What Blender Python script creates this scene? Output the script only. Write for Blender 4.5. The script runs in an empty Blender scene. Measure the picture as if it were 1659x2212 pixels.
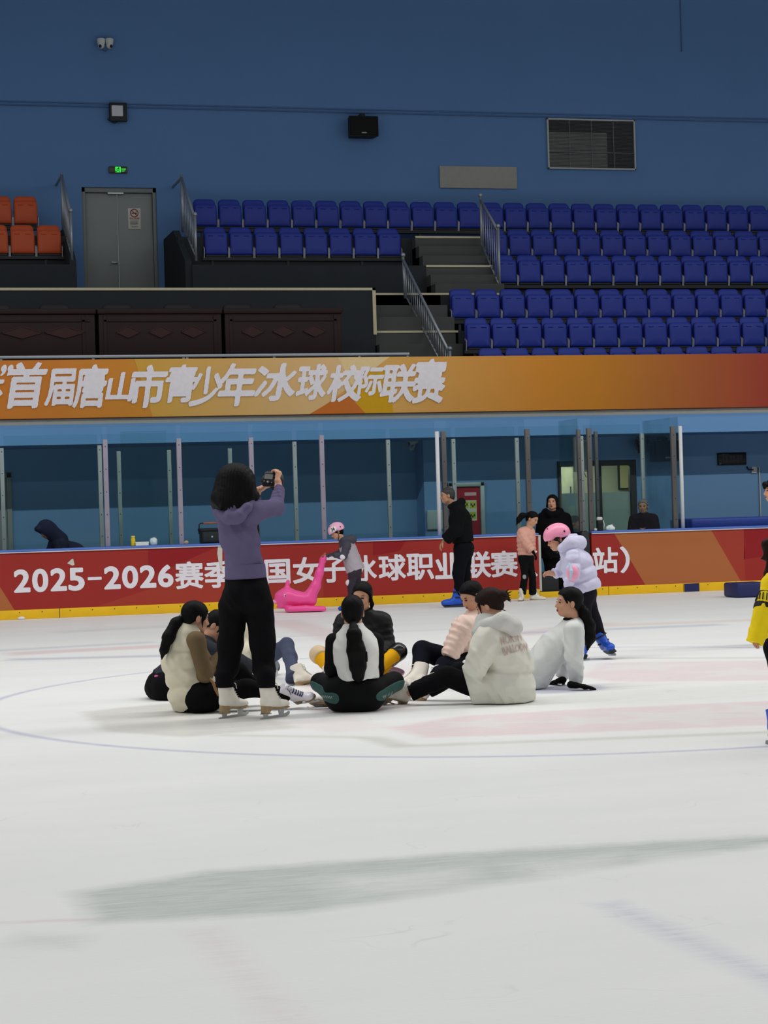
import bpy, bmesh, math, random
import numpy as np
from mathutils import Vector, Matrix

random.seed(7)
C = bpy.context.scene.collection
scene = bpy.context.scene

# ------------------------------------------------------------------ camera
IMG_W, IMG_H = 1659, 2212
F_PX = 4291.5
YAW, PITCH, ROLL = 0.254221, -0.00123327, 0.02893656
CAM_Z = 1.42151
cy_, sy_ = math.cos(YAW), math.sin(YAW)
cp_, sp_ = math.cos(PITCH), math.sin(PITCH)
cr_, sr_ = math.cos(ROLL), math.sin(ROLL)
FWD = np.array([sy_ * cp_, cy_ * cp_, sp_])
RIGHT0 = np.array([cy_, -sy_, 0.0])
DOWN0 = -np.array([-sy_ * sp_, -cy_ * sp_, cp_])
RIGHT = RIGHT0 * cr_ + DOWN0 * sr_
DOWN = -RIGHT0 * sr_ + DOWN0 * cr_
CAM = np.array([0.0, 0.0, CAM_Z])
HF = np.array([sy_, cy_, 0.0])          # level viewing direction
HR = np.array([cy_, -sy_, 0.0])         # level direction to the viewer's right

cam_data = bpy.data.cameras.new('camera')
cam = bpy.data.objects.new('camera', cam_data)
C.objects.link(cam)
m = Matrix.Identity(4)
for i in range(3):
    m[i][0] = RIGHT[i]
    m[i][1] = -DOWN[i]
    m[i][2] = -FWD[i]
    m[i][3] = CAM[i]
cam.matrix_world = m
cam_data.sensor_fit = 'VERTICAL'
cam_data.sensor_height = 36.0
cam_data.sensor_width = 27.0
cam_data.lens = F_PX / IMG_H * 36.0
cam_data.clip_start = 0.1
cam_data.clip_end = 300
scene.camera = cam

# ------------------------------------------------------------------ light
world = bpy.data.worlds.new('world')
scene.world = world
world.use_nodes = True
bg = world.node_tree.nodes['Background']
bg.inputs[0].default_value = (0.86, 0.93, 1.0, 1)
bg.inputs[1].default_value = 0.17
LAMP_Z = 11.5
for yy, watt in ((-9.0, 250), (3.5, 1350), (16.5, 3550), (27.5, 640)):
    L = bpy.data.lights.new('ceiling_strip_light', 'AREA')
    L.shape = 'RECTANGLE'
    L.size = 56.0
    L.size_y = 0.3
    L.energy = watt
    L.color = (1.0, 0.985, 0.955)
    o = bpy.data.objects.new('ceiling_strip_light', L)
    o.location = (10.0, yy, LAMP_Z)
    C.objects.link(o)
scene.view_settings.view_transform = 'Standard'
scene.view_settings.look = 'None'
scene.view_settings.exposure = 0.0
scene.view_settings.gamma = 1.0
scene.view_settings.use_curve_mapping = False
scene.cycles.max_bounces = 8
scene.cycles.transparent_max_bounces = 16
scene.cycles.use_denoising = True

# ------------------------------------------------------------------ geometry helpers
def ray(x, y):
    px, py = x - IMG_W / 2, y - IMG_H / 2
    return FWD + RIGHT * (px / F_PX) + DOWN * (py / F_PX)

def at_y(x, y, Y):
    r = ray(x, y)
    return CAM + r * (Y / r[1])

def ground(x, y, z=0.0):
    r = ray(x, y)
    return CAM + r * ((z - CAM_Z) / r[2])

def depth_of(p):
    return float(np.dot(np.asarray(p)[:2] - CAM[:2], HF[:2]))

def at_depth(x, y, d):
    r = ray(x, y)
    return CAM + r * (d / float(np.dot(r[:2], HF[:2])))

def direction(r, f, u):
    v = HR * r + HF * f + np.array([0, 0, 1.0]) * u
    return v / np.linalg.norm(v)

def unit(v):
    v = np.asarray(v, float)
    return v / (np.linalg.norm(v) + 1e-12)

# ------------------------------------------------------------------ material helpers
def s2l(c):
    return tuple(((v / 12.92) if v <= 0.04045 else ((v + 0.055) / 1.055) ** 2.4) for v in (x / 255.0 for x in c))

MATS = {}
def mat(name, rgb, rough=0.6, spec=0.3, metal=0.0, var=0.08, scale=14.0, bump=0.0, bump_scale=60.0, sheen=0.0, stretch=None, emit=None, emit_s=0.0, coat=0.0, fold=0.0, fold_scale=7.0):
    """Principled material with a little procedural unevenness; rgb is the surface colour in sRGB 0-255."""
    if name in MATS:
        return MATS[name]
    M = bpy.data.materials.new(name)
    M.use_nodes = True
    nt = M.node_tree
    b = nt.nodes['Principled BSDF']
    lin = s2l(rgb)
    tc = nt.nodes.new('ShaderNodeTexCoord')
    mp = nt.nodes.new('ShaderNodeMapping')
    nt.links.new(tc.outputs['Object'], mp.inputs['Vector'])
    if stretch:
        mp.inputs['Scale'].default_value = stretch
    n = nt.nodes.new('ShaderNodeTexNoise')
    n.inputs['Scale'].default_value = scale
    n.inputs['Detail'].default_value = 4
    nt.links.new(mp.outputs[0], n.inputs['Vector'])
    mix = nt.nodes.new('ShaderNodeMix')
    mix.data_type = 'RGBA'
    mix.inputs[6].default_value = (*[max(0, v * (1 - var)) for v in lin], 1)
    mix.inputs[7].default_value = (*[min(1, v * (1 + var)) for v in lin], 1)
    nt.links.new(n.outputs['Fac'], mix.inputs[0])
    nt.links.new(mix.outputs[2], b.inputs['Base Color'])
    b.inputs['Roughness'].default_value = rough
    b.inputs['Specular IOR Level'].default_value = spec
    b.inputs['Metallic'].default_value = metal
    if sheen:
        b.inputs['Sheen Weight'].default_value = sheen
    if coat:
        b.inputs['Coat Weight'].default_value = coat
    if emit:
        b.inputs['Emission Color'].default_value = (*s2l(emit), 1)
        b.inputs['Emission Strength'].default_value = emit_s
    if bump:
        n2 = nt.nodes.new('ShaderNodeTexNoise')
        n2.inputs['Scale'].default_value = bump_scale
        n2.inputs['Detail'].default_value = 3
        nt.links.new(mp.outputs[0], n2.inputs['Vector'])
        bp = nt.nodes.new('ShaderNodeBump')
        bp.inputs['Strength'].default_value = bump
        bp.inputs['Distance'].default_value = 0.01
        nt.links.new(n2.outputs['Fac'], bp.inputs['Height'])
        nt.links.new(bp.outputs[0], b.inputs['Normal'])
    if fold:
        n3 = nt.nodes.new('ShaderNodeTexNoise')
        n3.noise_type = 'RIDGED_MULTIFRACTAL'
        n3.inputs['Scale'].default_value = fold_scale
        n3.inputs['Detail'].default_value = 2.5
        n3.inputs['Roughness'].default_value = 0.45
        n3.inputs['Distortion'].default_value = 0.6
        nt.links.new(mp.outputs[0], n3.inputs['Vector'])
        b2 = nt.nodes.new('ShaderNodeBump')
        b2.inputs['Strength'].default_value = fold
        b2.inputs['Distance'].default_value = 0.05
        nt.links.new(n3.outputs['Fac'], b2.inputs['Height'])
        if bump: nt.links.new(bp.outputs[0], b2.inputs['Normal'])
        nt.links.new(b2.outputs[0], b.inputs['Normal'])
    MATS[name] = M
    return M

def glass_mat(name, tint, refl=0.05):
    if name in MATS:
        return MATS[name]
    M = bpy.data.materials.new(name)
    M.use_nodes = True
    nt = M.node_tree
    nt.nodes.clear()
    out = nt.nodes.new('ShaderNodeOutputMaterial')
    tr = nt.nodes.new('ShaderNodeBsdfTransparent')
    tr.inputs[0].default_value = (*tint, 1)
    gl = nt.nodes.new('ShaderNodeBsdfGlossy')
    gl.inputs['Roughness'].default_value = 0.08
    fr = nt.nodes.new('ShaderNodeFresnel')
    fr.inputs[0].default_value = 1.35
    n = nt.nodes.new('ShaderNodeTexNoise')
    n.inputs['Scale'].default_value = 1.6
    n.inputs['Detail'].default_value = 6
    tcn = nt.nodes.new('ShaderNodeTexCoord')
    nt.links.new(tcn.outputs['Object'], n.inputs['Vector'])
    ml = nt.nodes.new('ShaderNodeMath')
    ml.operation = 'MULTIPLY'
    nt.links.new(fr.outputs[0], ml.inputs[0])
    nt.links.new(n.outputs['Fac'], ml.inputs[1])
    mx = nt.nodes.new('ShaderNodeMixShader')
    nt.links.new(ml.outputs[0], mx.inputs[0])
    nt.links.new(tr.outputs[0], mx.inputs[1])
    nt.links.new(gl.outputs[0], mx.inputs[2])
    nt.links.new(mx.outputs[0], out.inputs[0])
    MATS[name] = M
    return M

# ------------------------------------------------------------------ object helpers
def tag(o, label=None, cat=None, group=None, kind=None):
    if label: o['label'] = label
    if cat: o['category'] = cat
    if group: o['group'] = group
    if kind: o['kind'] = kind
    return o

def empty(name, loc, label=None, cat=None, group=None):
    o = bpy.data.objects.new(name, None)
    o.empty_display_size = 0.1
    C.objects.link(o)
    o.location = tuple(float(v) for v in loc)
    return tag(o, label, cat, group)

class MB:
    """Collects boxes, bars, prisms and tubes and links them as ONE mesh object. Coordinates are world; build() makes them local to the parent."""
    def __init__(s):
        s.v, s.f, s.mi, s.sm = [], [], [], []
    def add(s, verts, faces, mi=0, smooth=False):
        o = len(s.v)
        s.v += [tuple(float(c) for c in p) for p in verts]
        s.f += [tuple(o + i for i in f) for f in faces]
        s.mi += [mi] * len(faces)
        s.sm += [smooth] * len(faces)
        return s
    def box(s, lo, hi, mi=0):
        x0, y0, z0 = lo; x1, y1, z1 = hi
        return s.add([(x0,y0,z0),(x1,y0,z0),(x1,y1,z0),(x0,y1,z0),(x0,y0,z1),(x1,y0,z1),(x1,y1,z1),(x0,y1,z1)],
                     [(0,3,2,1),(4,5,6,7),(0,1,5,4),(1,2,6,5),(2,3,7,6),(3,0,4,7)], mi)
    def bbox(s, lo, hi, b=0.01, mi=0):
        """box with chamfered edges"""
        bm = bmesh.new()
        bmesh.ops.create_cube(bm, size=1.0)
        lo = np.array(lo, float); hi = np.array(hi, float)
        for v in bm.verts:
            v.co = Vector(lo + (np.array(v.co) + 0.5) * (hi - lo))
        bmesh.ops.bevel(bm, geom=bm.edges[:], offset=b, segments=2, affect='EDGES', profile=0.5)
        bm.verts.index_update()
        s.add([v.co[:] for v in bm.verts], [[v.index for v in f.verts] for f in bm.faces], mi, True)
        bm.free()
        return s
    def quad(s, a, b, c, d, mi=0):
        return s.add([a, b, c, d], [(0, 1, 2, 3)], mi)
    def poly(s, pts, mi=0):
        return s.add(pts, [tuple(range(len(pts)))], mi)
    def bar(s, a, b, w, h=None, up=(0, 0, 1), mi=0):
        """rectangular bar from a to b"""
        a = np.asarray(a, float); b = np.asarray(b, float)
        h = h or w
        d = unit(b - a)
        u = np.asarray(up, float)
        if abs(np.dot(u, d)) > 0.98: u = np.array([0, 1.0, 0])
        sd = unit(np.cross(d, u)); u = np.cross(sd, d)
        P = [p + sd * sx * w / 2 + u * sz * h / 2 for p in (a, b) for sx, sz in ((-1, -1), (1, -1), (1, 1), (-1, 1))]
        return s.add(P, [(0, 1, 2, 3), (7, 6, 5, 4), (0, 4, 5, 1), (1, 5, 6, 2), (2, 6, 7, 3), (3, 7, 4, 0)], mi)
    def tube(s, pts, r, n=10, mi=0, caps=True):
        pts = [np.asarray(p, float) for p in pts]
        rs = r if hasattr(r, '__len__') else [r] * len(pts)
        V, Fc = [], []
        prev = None
        for i, p in enumerate(pts):
            d = unit((pts[min(i + 1, len(pts) - 1)] - pts[max(i - 1, 0)]))
            if prev is None:
                u = np.array([0, 0, 1.0]) if abs(d[2]) < 0.9 else np.array([1.0, 0, 0])
            else:
                u = prev
            u = unit(u - d * np.dot(u, d)); w = np.cross(d, u); prev = u
            for k in range(n):
                a = 2 * math.pi * k / n
                V.append(p + (u * math.cos(a) + w * math.sin(a)) * rs[i])
        for i in range(len(pts) - 1):
            for k in range(n):
                k2 = (k + 1) % n
                Fc.append((i * n + k, i * n + k2, (i + 1) * n + k2, (i + 1) * n + k))
        if caps:
            Fc.append(tuple(range(n - 1, -1, -1)))
            Fc.append(tuple((len(pts) - 1) * n + k for k in range(n)))
        return s.add(V, Fc, mi, True)
    def ball(s, c, r, mi=0, n=10, sc=(1, 1, 1)):
        V, Fc = [], []
        c = np.asarray(c, float)
        for i in range(n + 1):
            th = math.pi * i / n
            for k in range(n * 2):
                ph = math.pi * k / n
                V.append(c + np.array([math.sin(th) * math.cos(ph) * sc[0], math.sin(th) * math.sin(ph) * sc[1], math.cos(th) * sc[2]]) * r)
        for i in range(n):
            for k in range(n * 2):
                k2 = (k + 1) % (n * 2)
                Fc.append((i * 2 * n + k, (i + 1) * 2 * n + k, (i + 1) * 2 * n + k2, i * 2 * n + k2))
        return s.add(V, Fc, mi, True)
    def lathe(s, c, prof, n=20, mi=0):
        """profile of (radius, z) around the vertical through c"""
        c = np.asarray(c, float)
        V, Fc = [], []
        for r, z in prof:
            for k in range(n):
                a = 2 * math.pi * k / n
                V.append(c + np.array([r * math.cos(a), r * math.sin(a), z]))
        for i in range(len(prof) - 1):
            for k in range(n):
                k2 = (k + 1) % n
                Fc.append((i * n + k, i * n + k2, (i + 1) * n + k2, (i + 1) * n + k))
        Fc.append(tuple(range(n - 1, -1, -1)))
        Fc.append(tuple((len(prof) - 1) * n + k for k in range(n)))
        return s.add(V, Fc, mi, True)
    def prism(s, pts, off, mi=0):
        """closed outline extruded by the vector off"""
        off = np.asarray(off, float)
        P = [np.asarray(p, float) for p in pts]
        n = len(P)
        V = P + [p + off for p in P]
        Fc = [tuple(range(n)), tuple(range(2 * n - 1, n - 1, -1))]
        for k in range(n):
            k2 = (k + 1) % n
            Fc.append((k, n + k, n + k2, k2))
        return s.add(V, Fc, mi)
    def build(s, name, mats, parent=None, origin=None, fix=True):
        me = bpy.data.meshes.new(name)
        o0 = np.array(origin, float) if origin is not None else (world_loc(parent) if parent is not None else np.zeros(3))
        me.from_pydata([tuple(np.array(p) - o0) for p in s.v], [], s.f)
        if not isinstance(mats, (list, tuple)): mats = [mats]
        for mm in mats: me.materials.append(mm)
        me.polygons.foreach_set('material_index', s.mi)
        me.polygons.foreach_set('use_smooth', s.sm)
        me.update()
        if fix:
            bm = bmesh.new(); bm.from_mesh(me)
            bmesh.ops.recalc_face_normals(bm, faces=bm.faces)
            bm.to_mesh(me); bm.free()
        o = bpy.data.objects.new(name, me)
        C.objects.link(o)
        if parent is not None:
            o.parent = parent
            o.location = tuple(o0 - world_loc(parent))
        else:
            o.location = tuple(o0)
        return o

def world_loc(o):
    p = np.zeros(3)
    while o is not None:
        p = p + np.array(o.location)
        o = o.parent
    return p

def structure(name, mb, mats, parent=None, **kw):
    o = mb.build(name, mats, parent, **kw)
    if parent is None:
        o['kind'] = 'structure'
    return o

def copy_tree(o, parent=None):
    c = o.copy()
    C.objects.link(c)
    if parent is not None:
        c.parent = parent
    for ch in [x for x in bpy.data.objects if x.parent == o]:
        copy_tree(ch, c)
    return c

# text turned into flat polygons, fitted into a box on a vertical wall facing the viewer
def glyph(txt, shear=0.0):
    cu = bpy.data.curves.new('text', 'FONT')
    cu.body = txt
    cu.size = 1.0
    cu.shear = shear
    cu.resolution_u = 6
    ob = bpy.data.objects.new('text', cu)
    C.objects.link(ob)
    dg = bpy.context.evaluated_depsgraph_get()
    me = bpy.data.meshes.new_from_object(ob.evaluated_get(dg))
    bm = bmesh.new(); bm.from_mesh(me)
    bmesh.ops.remove_doubles(bm, verts=bm.verts, dist=1e-5)
    bmesh.ops.triangulate(bm, faces=bm.faces[:])
    bm.verts.index_update()
    V = np.array([v.co[:] for v in bm.verts]) if len(bm.verts) else np.zeros((0, 3))
    Fc = [[v.index for v in f.verts] for f in bm.faces]
    bm.free()
    bpy.data.objects.remove(ob); bpy.data.curves.remove(cu); bpy.data.meshes.remove(me)
    return V, Fc

def box_blur(A, k):
    for ax in (0, 1):
        c = np.cumsum(np.pad(A, [(k + 1, k) if i == ax else (0, 0) for i in (0, 1)], mode='edge'), axis=ax)
        A = (np.take(c, range(2 * k + 1, c.shape[ax]), ax) - np.take(c, range(0, c.shape[ax] - 2 * k - 1), ax)) / (2 * k + 1)
    return A

def brushed(txt, nib=(0.03, 0.03, 0.0), shear=0.0, dry=0.0, seed=0, n=150):
    """heavier lettering: the thin letter swept by an elliptical nib; dry > 0 frays the edges like a dry brush"""
    V, Fc = glyph(txt, shear)
    if not len(V): return V, Fc
    a, b = V.min(0), V.max(0)
    pad = max(nib[0], nib[1]) + 0.02
    s = n / max(b[0] - a[0], b[1] - a[1], 0.3)
    W, H = int((b[0] - a[0] + 2 * pad) * s) + 2, int((b[1] - a[1] + 2 * pad) * s) + 2
    A = np.zeros((W, H), bool)
    P = (V[:, :2] - a[:2] + pad) * s
    for f in Fc:
        t = P[f]; lo = np.floor(t.min(0)).astype(int); hi = np.ceil(t.max(0)).astype(int) + 1
        X_, Y_ = np.meshgrid(np.arange(lo[0], hi[0]), np.arange(lo[1], hi[1]), indexing='ij')
        e = [(t[(i + 1) % 3][0] - t[i][0]) * (Y_ - t[i][1]) - (t[(i + 1) % 3][1] - t[i][1]) * (X_ - t[i][0]) for i in range(3)]
        ins = ((e[0] >= 0) & (e[1] >= 0) & (e[2] >= 0)) | ((e[0] <= 0) & (e[1] <= 0) & (e[2] <= 0))
        A[lo[0]:hi[0], lo[1]:hi[1]] |= ins[:A.shape[0] - lo[0], :A.shape[1] - lo[1]]
    R = int(max(nib[0], nib[1]) * s) + 1
    ca, sa = math.cos(nib[2]), math.sin(nib[2])
    B = A.copy()
    Ap = np.pad(A, R)
    for i in range(-R, R + 1):
        for k in range(-R, R + 1):
            u, v = (i * ca + k * sa) / (nib[0] * s + 1e-6), (-i * sa + k * ca) / (nib[1] * s + 1e-6)
            if u * u + v * v <= 1: B |= Ap[R + i:R + i + W, R + k:R + k + H]
    D = box_blur(B.astype(float), 1) - 0.5
    if dry:
        rs = np.random.RandomState(seed)
        N1 = box_blur(rs.rand(W, H), 1); N2 = box_blur(rs.rand(W, H), 4)
        g = np.arange(W)[:, None] * 0.55 + np.arange(H)[None, :] * 0.85
        st = np.sin((np.arange(W)[:, None] * 0.85 - np.arange(H)[None, :] * 0.5) * 0.9 + rs.rand() * 6 + N2 * 14)
        edge = box_blur(B.astype(float), 3)
        D = np.minimum(D, edge - 0.5 - dry * (0.5 * st + 2.2 * (N1 - 0.5)) - 0.02)
    D[0] = D[-1] = -0.5; D[:, 0] = D[:, -1] = -0.5
    S = D > 0
    out, faces = [], []
    full = S[:-1, :-1] & S[1:, :-1] & S[1:, 1:] & S[:-1, 1:]
    anyc = S[:-1, :-1] | S[1:, :-1] | S[1:, 1:] | S[:-1, 1:]
    for k in range(H - 1):                                # runs of full cells
        row = np.flatnonzero(np.diff(np.concatenate([[0], full[:, k].astype(np.int8), [0]])))
        for i0, i1 in zip(row[::2], row[1::2]):
            o = len(out); out += [(i0, k), (i1, k), (i1, k + 1), (i0, k + 1)]; faces.append((o, o + 1, o + 2, o + 3))
    for i, k in np.argwhere(anyc & ~full):                # clipped border cells
        c = [(i, k), (i + 1, k), (i + 1, k + 1), (i, k + 1)]; poly = []
        for q in range(4):
            p0, p1 = c[q], c[(q + 1) % 4]; d0, d1 = D[p0], D[p1]
            if d0 > 0: poly.append(p0)
            if (d0 > 0) != (d1 > 0):
                t = d0 / (d0 - d1); poly.append((p0[0] + (p1[0] - p0[0]) * t, p0[1] + (p1[1] - p0[1]) * t))
        if len(poly) >= 3:
            o = len(out); out += poly; faces.append(tuple(range(o, o + len(poly))))
    return np.array([(p[0], p[1], 0.0) for p in out]), faces

def put_text(mb, txt, x0, x1, z0, z1, Y, mi=0, bold=0.02, **kw):
    nib = bold if hasattr(bold, '__len__') else (bold, bold, 0.0)
    V, Fc = brushed(txt, nib, **kw)
    if not len(V): return
    a, b = V.min(0), V.max(0)
    mb.add([(x0 + (v[0] - a[0]) / (b[0] - a[0] + 1e-9) * (x1 - x0), Y, z0 + (v[1] - a[1]) / (b[1] - a[1] + 1e-9) * (z1 - z0)) for v in V], Fc, mi)
# ------------------------------------------------------------------ node expressions
class X:
    nt = None
    def __init__(s, sock): s.k = sock
    @staticmethod
    def n(op, *a, clamp=False):
        nd = X.nt.nodes.new('ShaderNodeMath')
        nd.operation = op
        nd.use_clamp = clamp
        for i, v in enumerate(a):
            if isinstance(v, X): X.nt.links.new(v.k, nd.inputs[i])
            else: nd.inputs[i].default_value = float(v)
        return X(nd.outputs[0])
    def __add__(s, o): return X.n('ADD', s, o)
    __radd__ = __add__
    def __sub__(s, o): return X.n('SUBTRACT', s, o)
    def __rsub__(s, o): return X.n('SUBTRACT', o, s)
    def __mul__(s, o): return X.n('MULTIPLY', s, o)
    __rmul__ = __mul__
    def max(s, o): return X.n('MAXIMUM', s, o)
    def min(s, o): return X.n('MINIMUM', s, o)
    def abs(s): return X.n('ABSOLUTE', s)

def smooth_inside(d, soft):
    """1 inside (d<0), 0 outside, soft edge"""
    return X.n('SUBTRACT', 0.5, d * (0.5 / soft), clamp=True)

# ------------------------------------------------------------------ ice
def ice_material():
    M = bpy.data.materials.new('scraped_white_ice')
    M.use_nodes = True
    nt = M.node_tree
    X.nt = nt
    b = nt.nodes['Principled BSDF']
    geo = nt.nodes.new('ShaderNodeNewGeometry')
    sep = nt.nodes.new('ShaderNodeSeparateXYZ')
    nt.links.new(geo.outputs['Position'], sep.inputs[0])
    x, y = X(sep.outputs[0]), X(sep.outputs[1])
    def noise(scale, detail=3, sx=1.0, sy=1.0, rot=0.0, out='Fac', rough=0.55):
        mp = nt.nodes.new('ShaderNodeMapping')
        mp.inputs['Scale'].default_value = (sx, sy, 1)
        mp.inputs['Rotation'].default_value = (0, 0, rot)
        nt.links.new(geo.outputs['Position'], mp.inputs[0])
        nz = nt.nodes.new('ShaderNodeTexNoise')
        nz.inputs['Scale'].default_value = scale
        nz.inputs['Detail'].default_value = detail
        nz.inputs['Roughness'].default_value = rough
        nt.links.new(mp.outputs[0], nz.inputs['Vector'])
        return X(nz.outputs[0])
    wob = (noise(6, 4) - 0.5) * 0.09 + (noise(40, 2, 0.5, 2) - 0.5) * 0.05
    streak = noise(9, 5, 0.35, 3.0, 0.2, rough=0.7)
    wear = X.n('MULTIPLY_ADD', streak, 2.4, -0.6, clamp=True)         # how much paint still shows
    col = nt.nodes.new('ShaderNodeRGB')
    base = (0.872, 0.878, 0.862, 1)
    col.outputs[0].default_value = base
    cur = col.outputs[0]
    def paint(mask, rgb, amount):
        nonlocal cur
        mx = nt.nodes.new('ShaderNodeMix')
        mx.data_type = 'RGBA'
        k = mask * amount
        nt.links.new(k.k, mx.inputs[0])
        nt.links.new(cur, mx.inputs[6])
        mx.inputs[7].default_value = (*s2l(rgb), 1)
        cur = mx.outputs[2]
    def polymask(pix, soft=0.06, w=1.0):
        """convex outline given as points of the photograph lying on the ice"""
        P = [ground(a, c)[:2] for a, c in pix]
        cen = np.mean(P, axis=0)
        d = None
        for i in range(len(P)):
            p, q = P[i], P[(i + 1) % len(P)]
            t = unit(q - p); nrm = np.array([t[1], -t[0]])
            if np.dot(cen - p, nrm) > 0: nrm = -nrm
            e = x * nrm[0] + y * nrm[1] - float(np.dot(p, nrm))
            d = e if d is None else d.max(e)
        return smooth_inside(d + wob * w, soft)
    def segmask(a, c, width, soft=0.03):
        p, q = ground(*a)[:2], ground(*c)[:2]
        t = unit(q - p); L = np.linalg.norm(q - p)
        along = (x - p[0]) * t[0] + (y - p[1]) * t[1]
        off = ((x - p[0]) * t[1] - (y - p[1]) * t[0]).abs() - width / 2
        end = ((along - L / 2).abs()) - L / 2
        return smooth_inside(off.max(end) + wob * 0.25, soft)
    def star(cx, cy, r, rot):
        dx, dy = x - cx, y - cy
        ang = X.n('ARCTAN2', dy, dx) + rot
        k = 2 * math.pi / 5
        am = (X.n('FLOORED_MODULO', ang, k) - k / 2).abs()
        rad = X.n('SQRT', dx * dx + dy * dy)
        px, py = rad * X.n('COSINE', am), rad * X.n('SINE', am)
        # line from the inner corner (am=0) to the tip (am=k/2)
        ri = r * 0.42
        tip = np.array([r * math.cos(k / 2), r * math.sin(k / 2)]); inn = np.array([ri, 0.0])
        t = unit(tip - inn); nrm = np.array([t[1], -t[0]])
        if np.dot(nrm, inn) < 0: nrm = -nrm
        return smooth_inside(px * nrm[0] + py * nrm[1] - float(np.dot(inn, nrm)) + wob * 0.4, 0.04)
    full = wear * 0.45 + 0.55
    # faded logo: red fields with white stars, beige edging
    paint(polymask([(838, 1572), (930, 1596), (1250, 1583), (2100, 1556), (2100, 1500), (1659, 1514), (1300, 1530), (1000, 1546)]) * full, (226, 186, 192), 0.62)
    paint(polymask([(1250, 1462), (1300, 1432), (2100, 1420), (2100, 1466), (1659, 1470), (1360, 1478)]) * full, (226, 188, 193), 0.55)
    paint(polymask([(560, 1560), (720, 1583), (860, 1572), (760, 1548)]) * wear, (232, 205, 208), 0.5)
    paint(polymask([(640, 1500), (690, 1540), (880, 1538), (1000, 1470), (860, 1430), (690, 1440)]) * wear, (230, 198, 203), 0.45)
    paint(polymask([(176, 1538), (330, 1522), (480, 1512), (640, 1572), (400, 1592), (226, 1580)]) * full, (196, 192, 182), 0.75)
    paint(polymask([(1000, 1500), (1659, 1474), (2100, 1470), (2100, 1500), (1400, 1520), (1000, 1540)], 0.2) * wear, (214, 215, 205), 0.55)
    for a, c, wd in (((470, 1588), (800, 1593), 0.10), ((800, 1593), (866, 1612), 0.16), ((850, 1613), (2000, 1569), 0.13), ((1320, 1422), (2000, 1420), 0.16)):
        paint(segmask(a, c, wd, 0.05) * full, (200, 198, 186), 0.7)
    for a, r, ro in (((1470, 1548), 0.62, 0.4), ((1260, 1557), 0.36, 0.9), ((1040, 1563), 0.36, 0.2), ((1659, 1532), 0.5, 0.7), ((1390, 1440), 0.55, 0.3), ((1600, 1452), 0.5, 0.1)):
        g = ground(*a)
        paint(star(g[0], g[1], r, ro), (230, 233, 230), 0.55)
    # blue lines
    cxy = (4.97096, 14.70937)
    dx, dy = x - cxy[0], y - cxy[1]
    rr = X.n('SQRT', dx * dx + dy * dy)
    paint(smooth_inside((rr - 4.23).abs() - 0.028 + wob * 0.15, 0.03) * (wear * 0.4 + 0.6), (150, 150, 200), 0.75)
    g = ground(1200, 1488)
    dx, dy = x - g[0], y - g[1]
    paint(smooth_inside(X.n('SQRT', dx * dx + dy * dy) - 0.38 + wob, 0.05) * full, (176, 178, 212), 0.7)
    paint(segmask((1310, 1950), (1720, 2140), 0.10, 0.06) * wear, (170, 172, 205), 0.6)
    paint(segmask((-60, 1996), (215, 1985), 0.03, 0.03) * wear, (205, 130, 140), 0.6)
    paint(segmask((440, 2010), (640, 2230), 0.07, 0.08) * wear, (225, 190, 192), 0.5)
    # far markings
    for a, c, wd, rgb, am in (((20, 1425), (420, 1415), 0.28, (160, 165, 190), 0.75), ((20, 1413), (420, 1392), 0.5, (225, 185, 188), 0.7), ((-30, 1407), (330, 1387), 0.3, (150, 160, 185), 0.45),
                              ((600, 1340), (760, 1385), 0.5, (228, 195, 198), 0.7), ((1110, 1372), (1310, 1345), 0.5, (226, 190, 192), 0.6), ((1110, 1368), (1560, 1349), 0.35, (160, 175, 210), 0.6),
                              ((1290, 1352), (1659, 1338), 0.4, (225, 200, 190), 0.6), ((560, 1378), (1000, 1358), 0.06, (150, 160, 190), 0.5), ((120, 1366), (420, 1350), 0.5, (205, 208, 210), 0.5)):
        paint(segmask(a, c, wd, 0.1) * full, rgb, am)
    # grey-green advertising band with rubbed-out letters
    band = polymask([(160, 1928), (560, 1866), (1100, 1836), (2000, 1772), (2000, 1880), (1300, 1938), (640, 1972), (235, 2030)], 0.07)
    gaps = polymask([(690, 1900), (1010, 1872), (1040, 1915), (740, 1942)], 0.12).max(polymask([(1110, 1865), (1330, 1846), (1350, 1888), (1130, 1902)], 0.12)).max(polymask([(1380, 1846), (1510, 1836), (1530, 1870), (1390, 1880)], 0.1))
    blot = X.n('MULTIPLY_ADD', noise(3.2, 4), 3.0, -0.9, clamp=True)
    band = band * (1.0 - gaps * (blot * 0.4 + 0.3))
    paint(band * (wear * 0.45 + 0.55), (178, 186, 181), 0.95)
    paint(polymask([(15, 2040), (60, 2020), (175, 2022), (150, 2046)], 0.08) * full, (192, 198, 194), 0.6)
    # scraped snow and hairline cuts
    snow = X.n('MULTIPLY_ADD', noise(22, 6, 0.25, 2.2, 0.15, rough=0.75), 4.0, -1.75, clamp=True)
    paint(snow, (240, 243, 242), 0.35)
    dull = X.n('MULTIPLY_ADD', noise(0.9, 4, 0.5, 1.3), 2.2, -0.65, clamp=True)
    paint(dull, (198, 203, 203), 0.22)
    wv = nt.nodes.new('ShaderNodeTexVoronoi')
    wv.feature = 'DISTANCE_TO_EDGE'
    wv.inputs['Scale'].default_value = 1.1
    mpv = nt.nodes.new('ShaderNodeMapping')
    mpv.inputs['Rotation'].default_value = (0, 0, 0.5)
    mpv.inputs['Scale'].default_value = (0.6, 2.0, 1)
    nd = nt.nodes.new('ShaderNodeTexNoise'); nd.inputs['Scale'].default_value = 2.5
    nt.links.new(geo.outputs['Position'], nd.inputs['Vector'])
    va = nt.nodes.new('ShaderNodeVectorMath'); va.operation = 'MULTIPLY_ADD'
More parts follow.
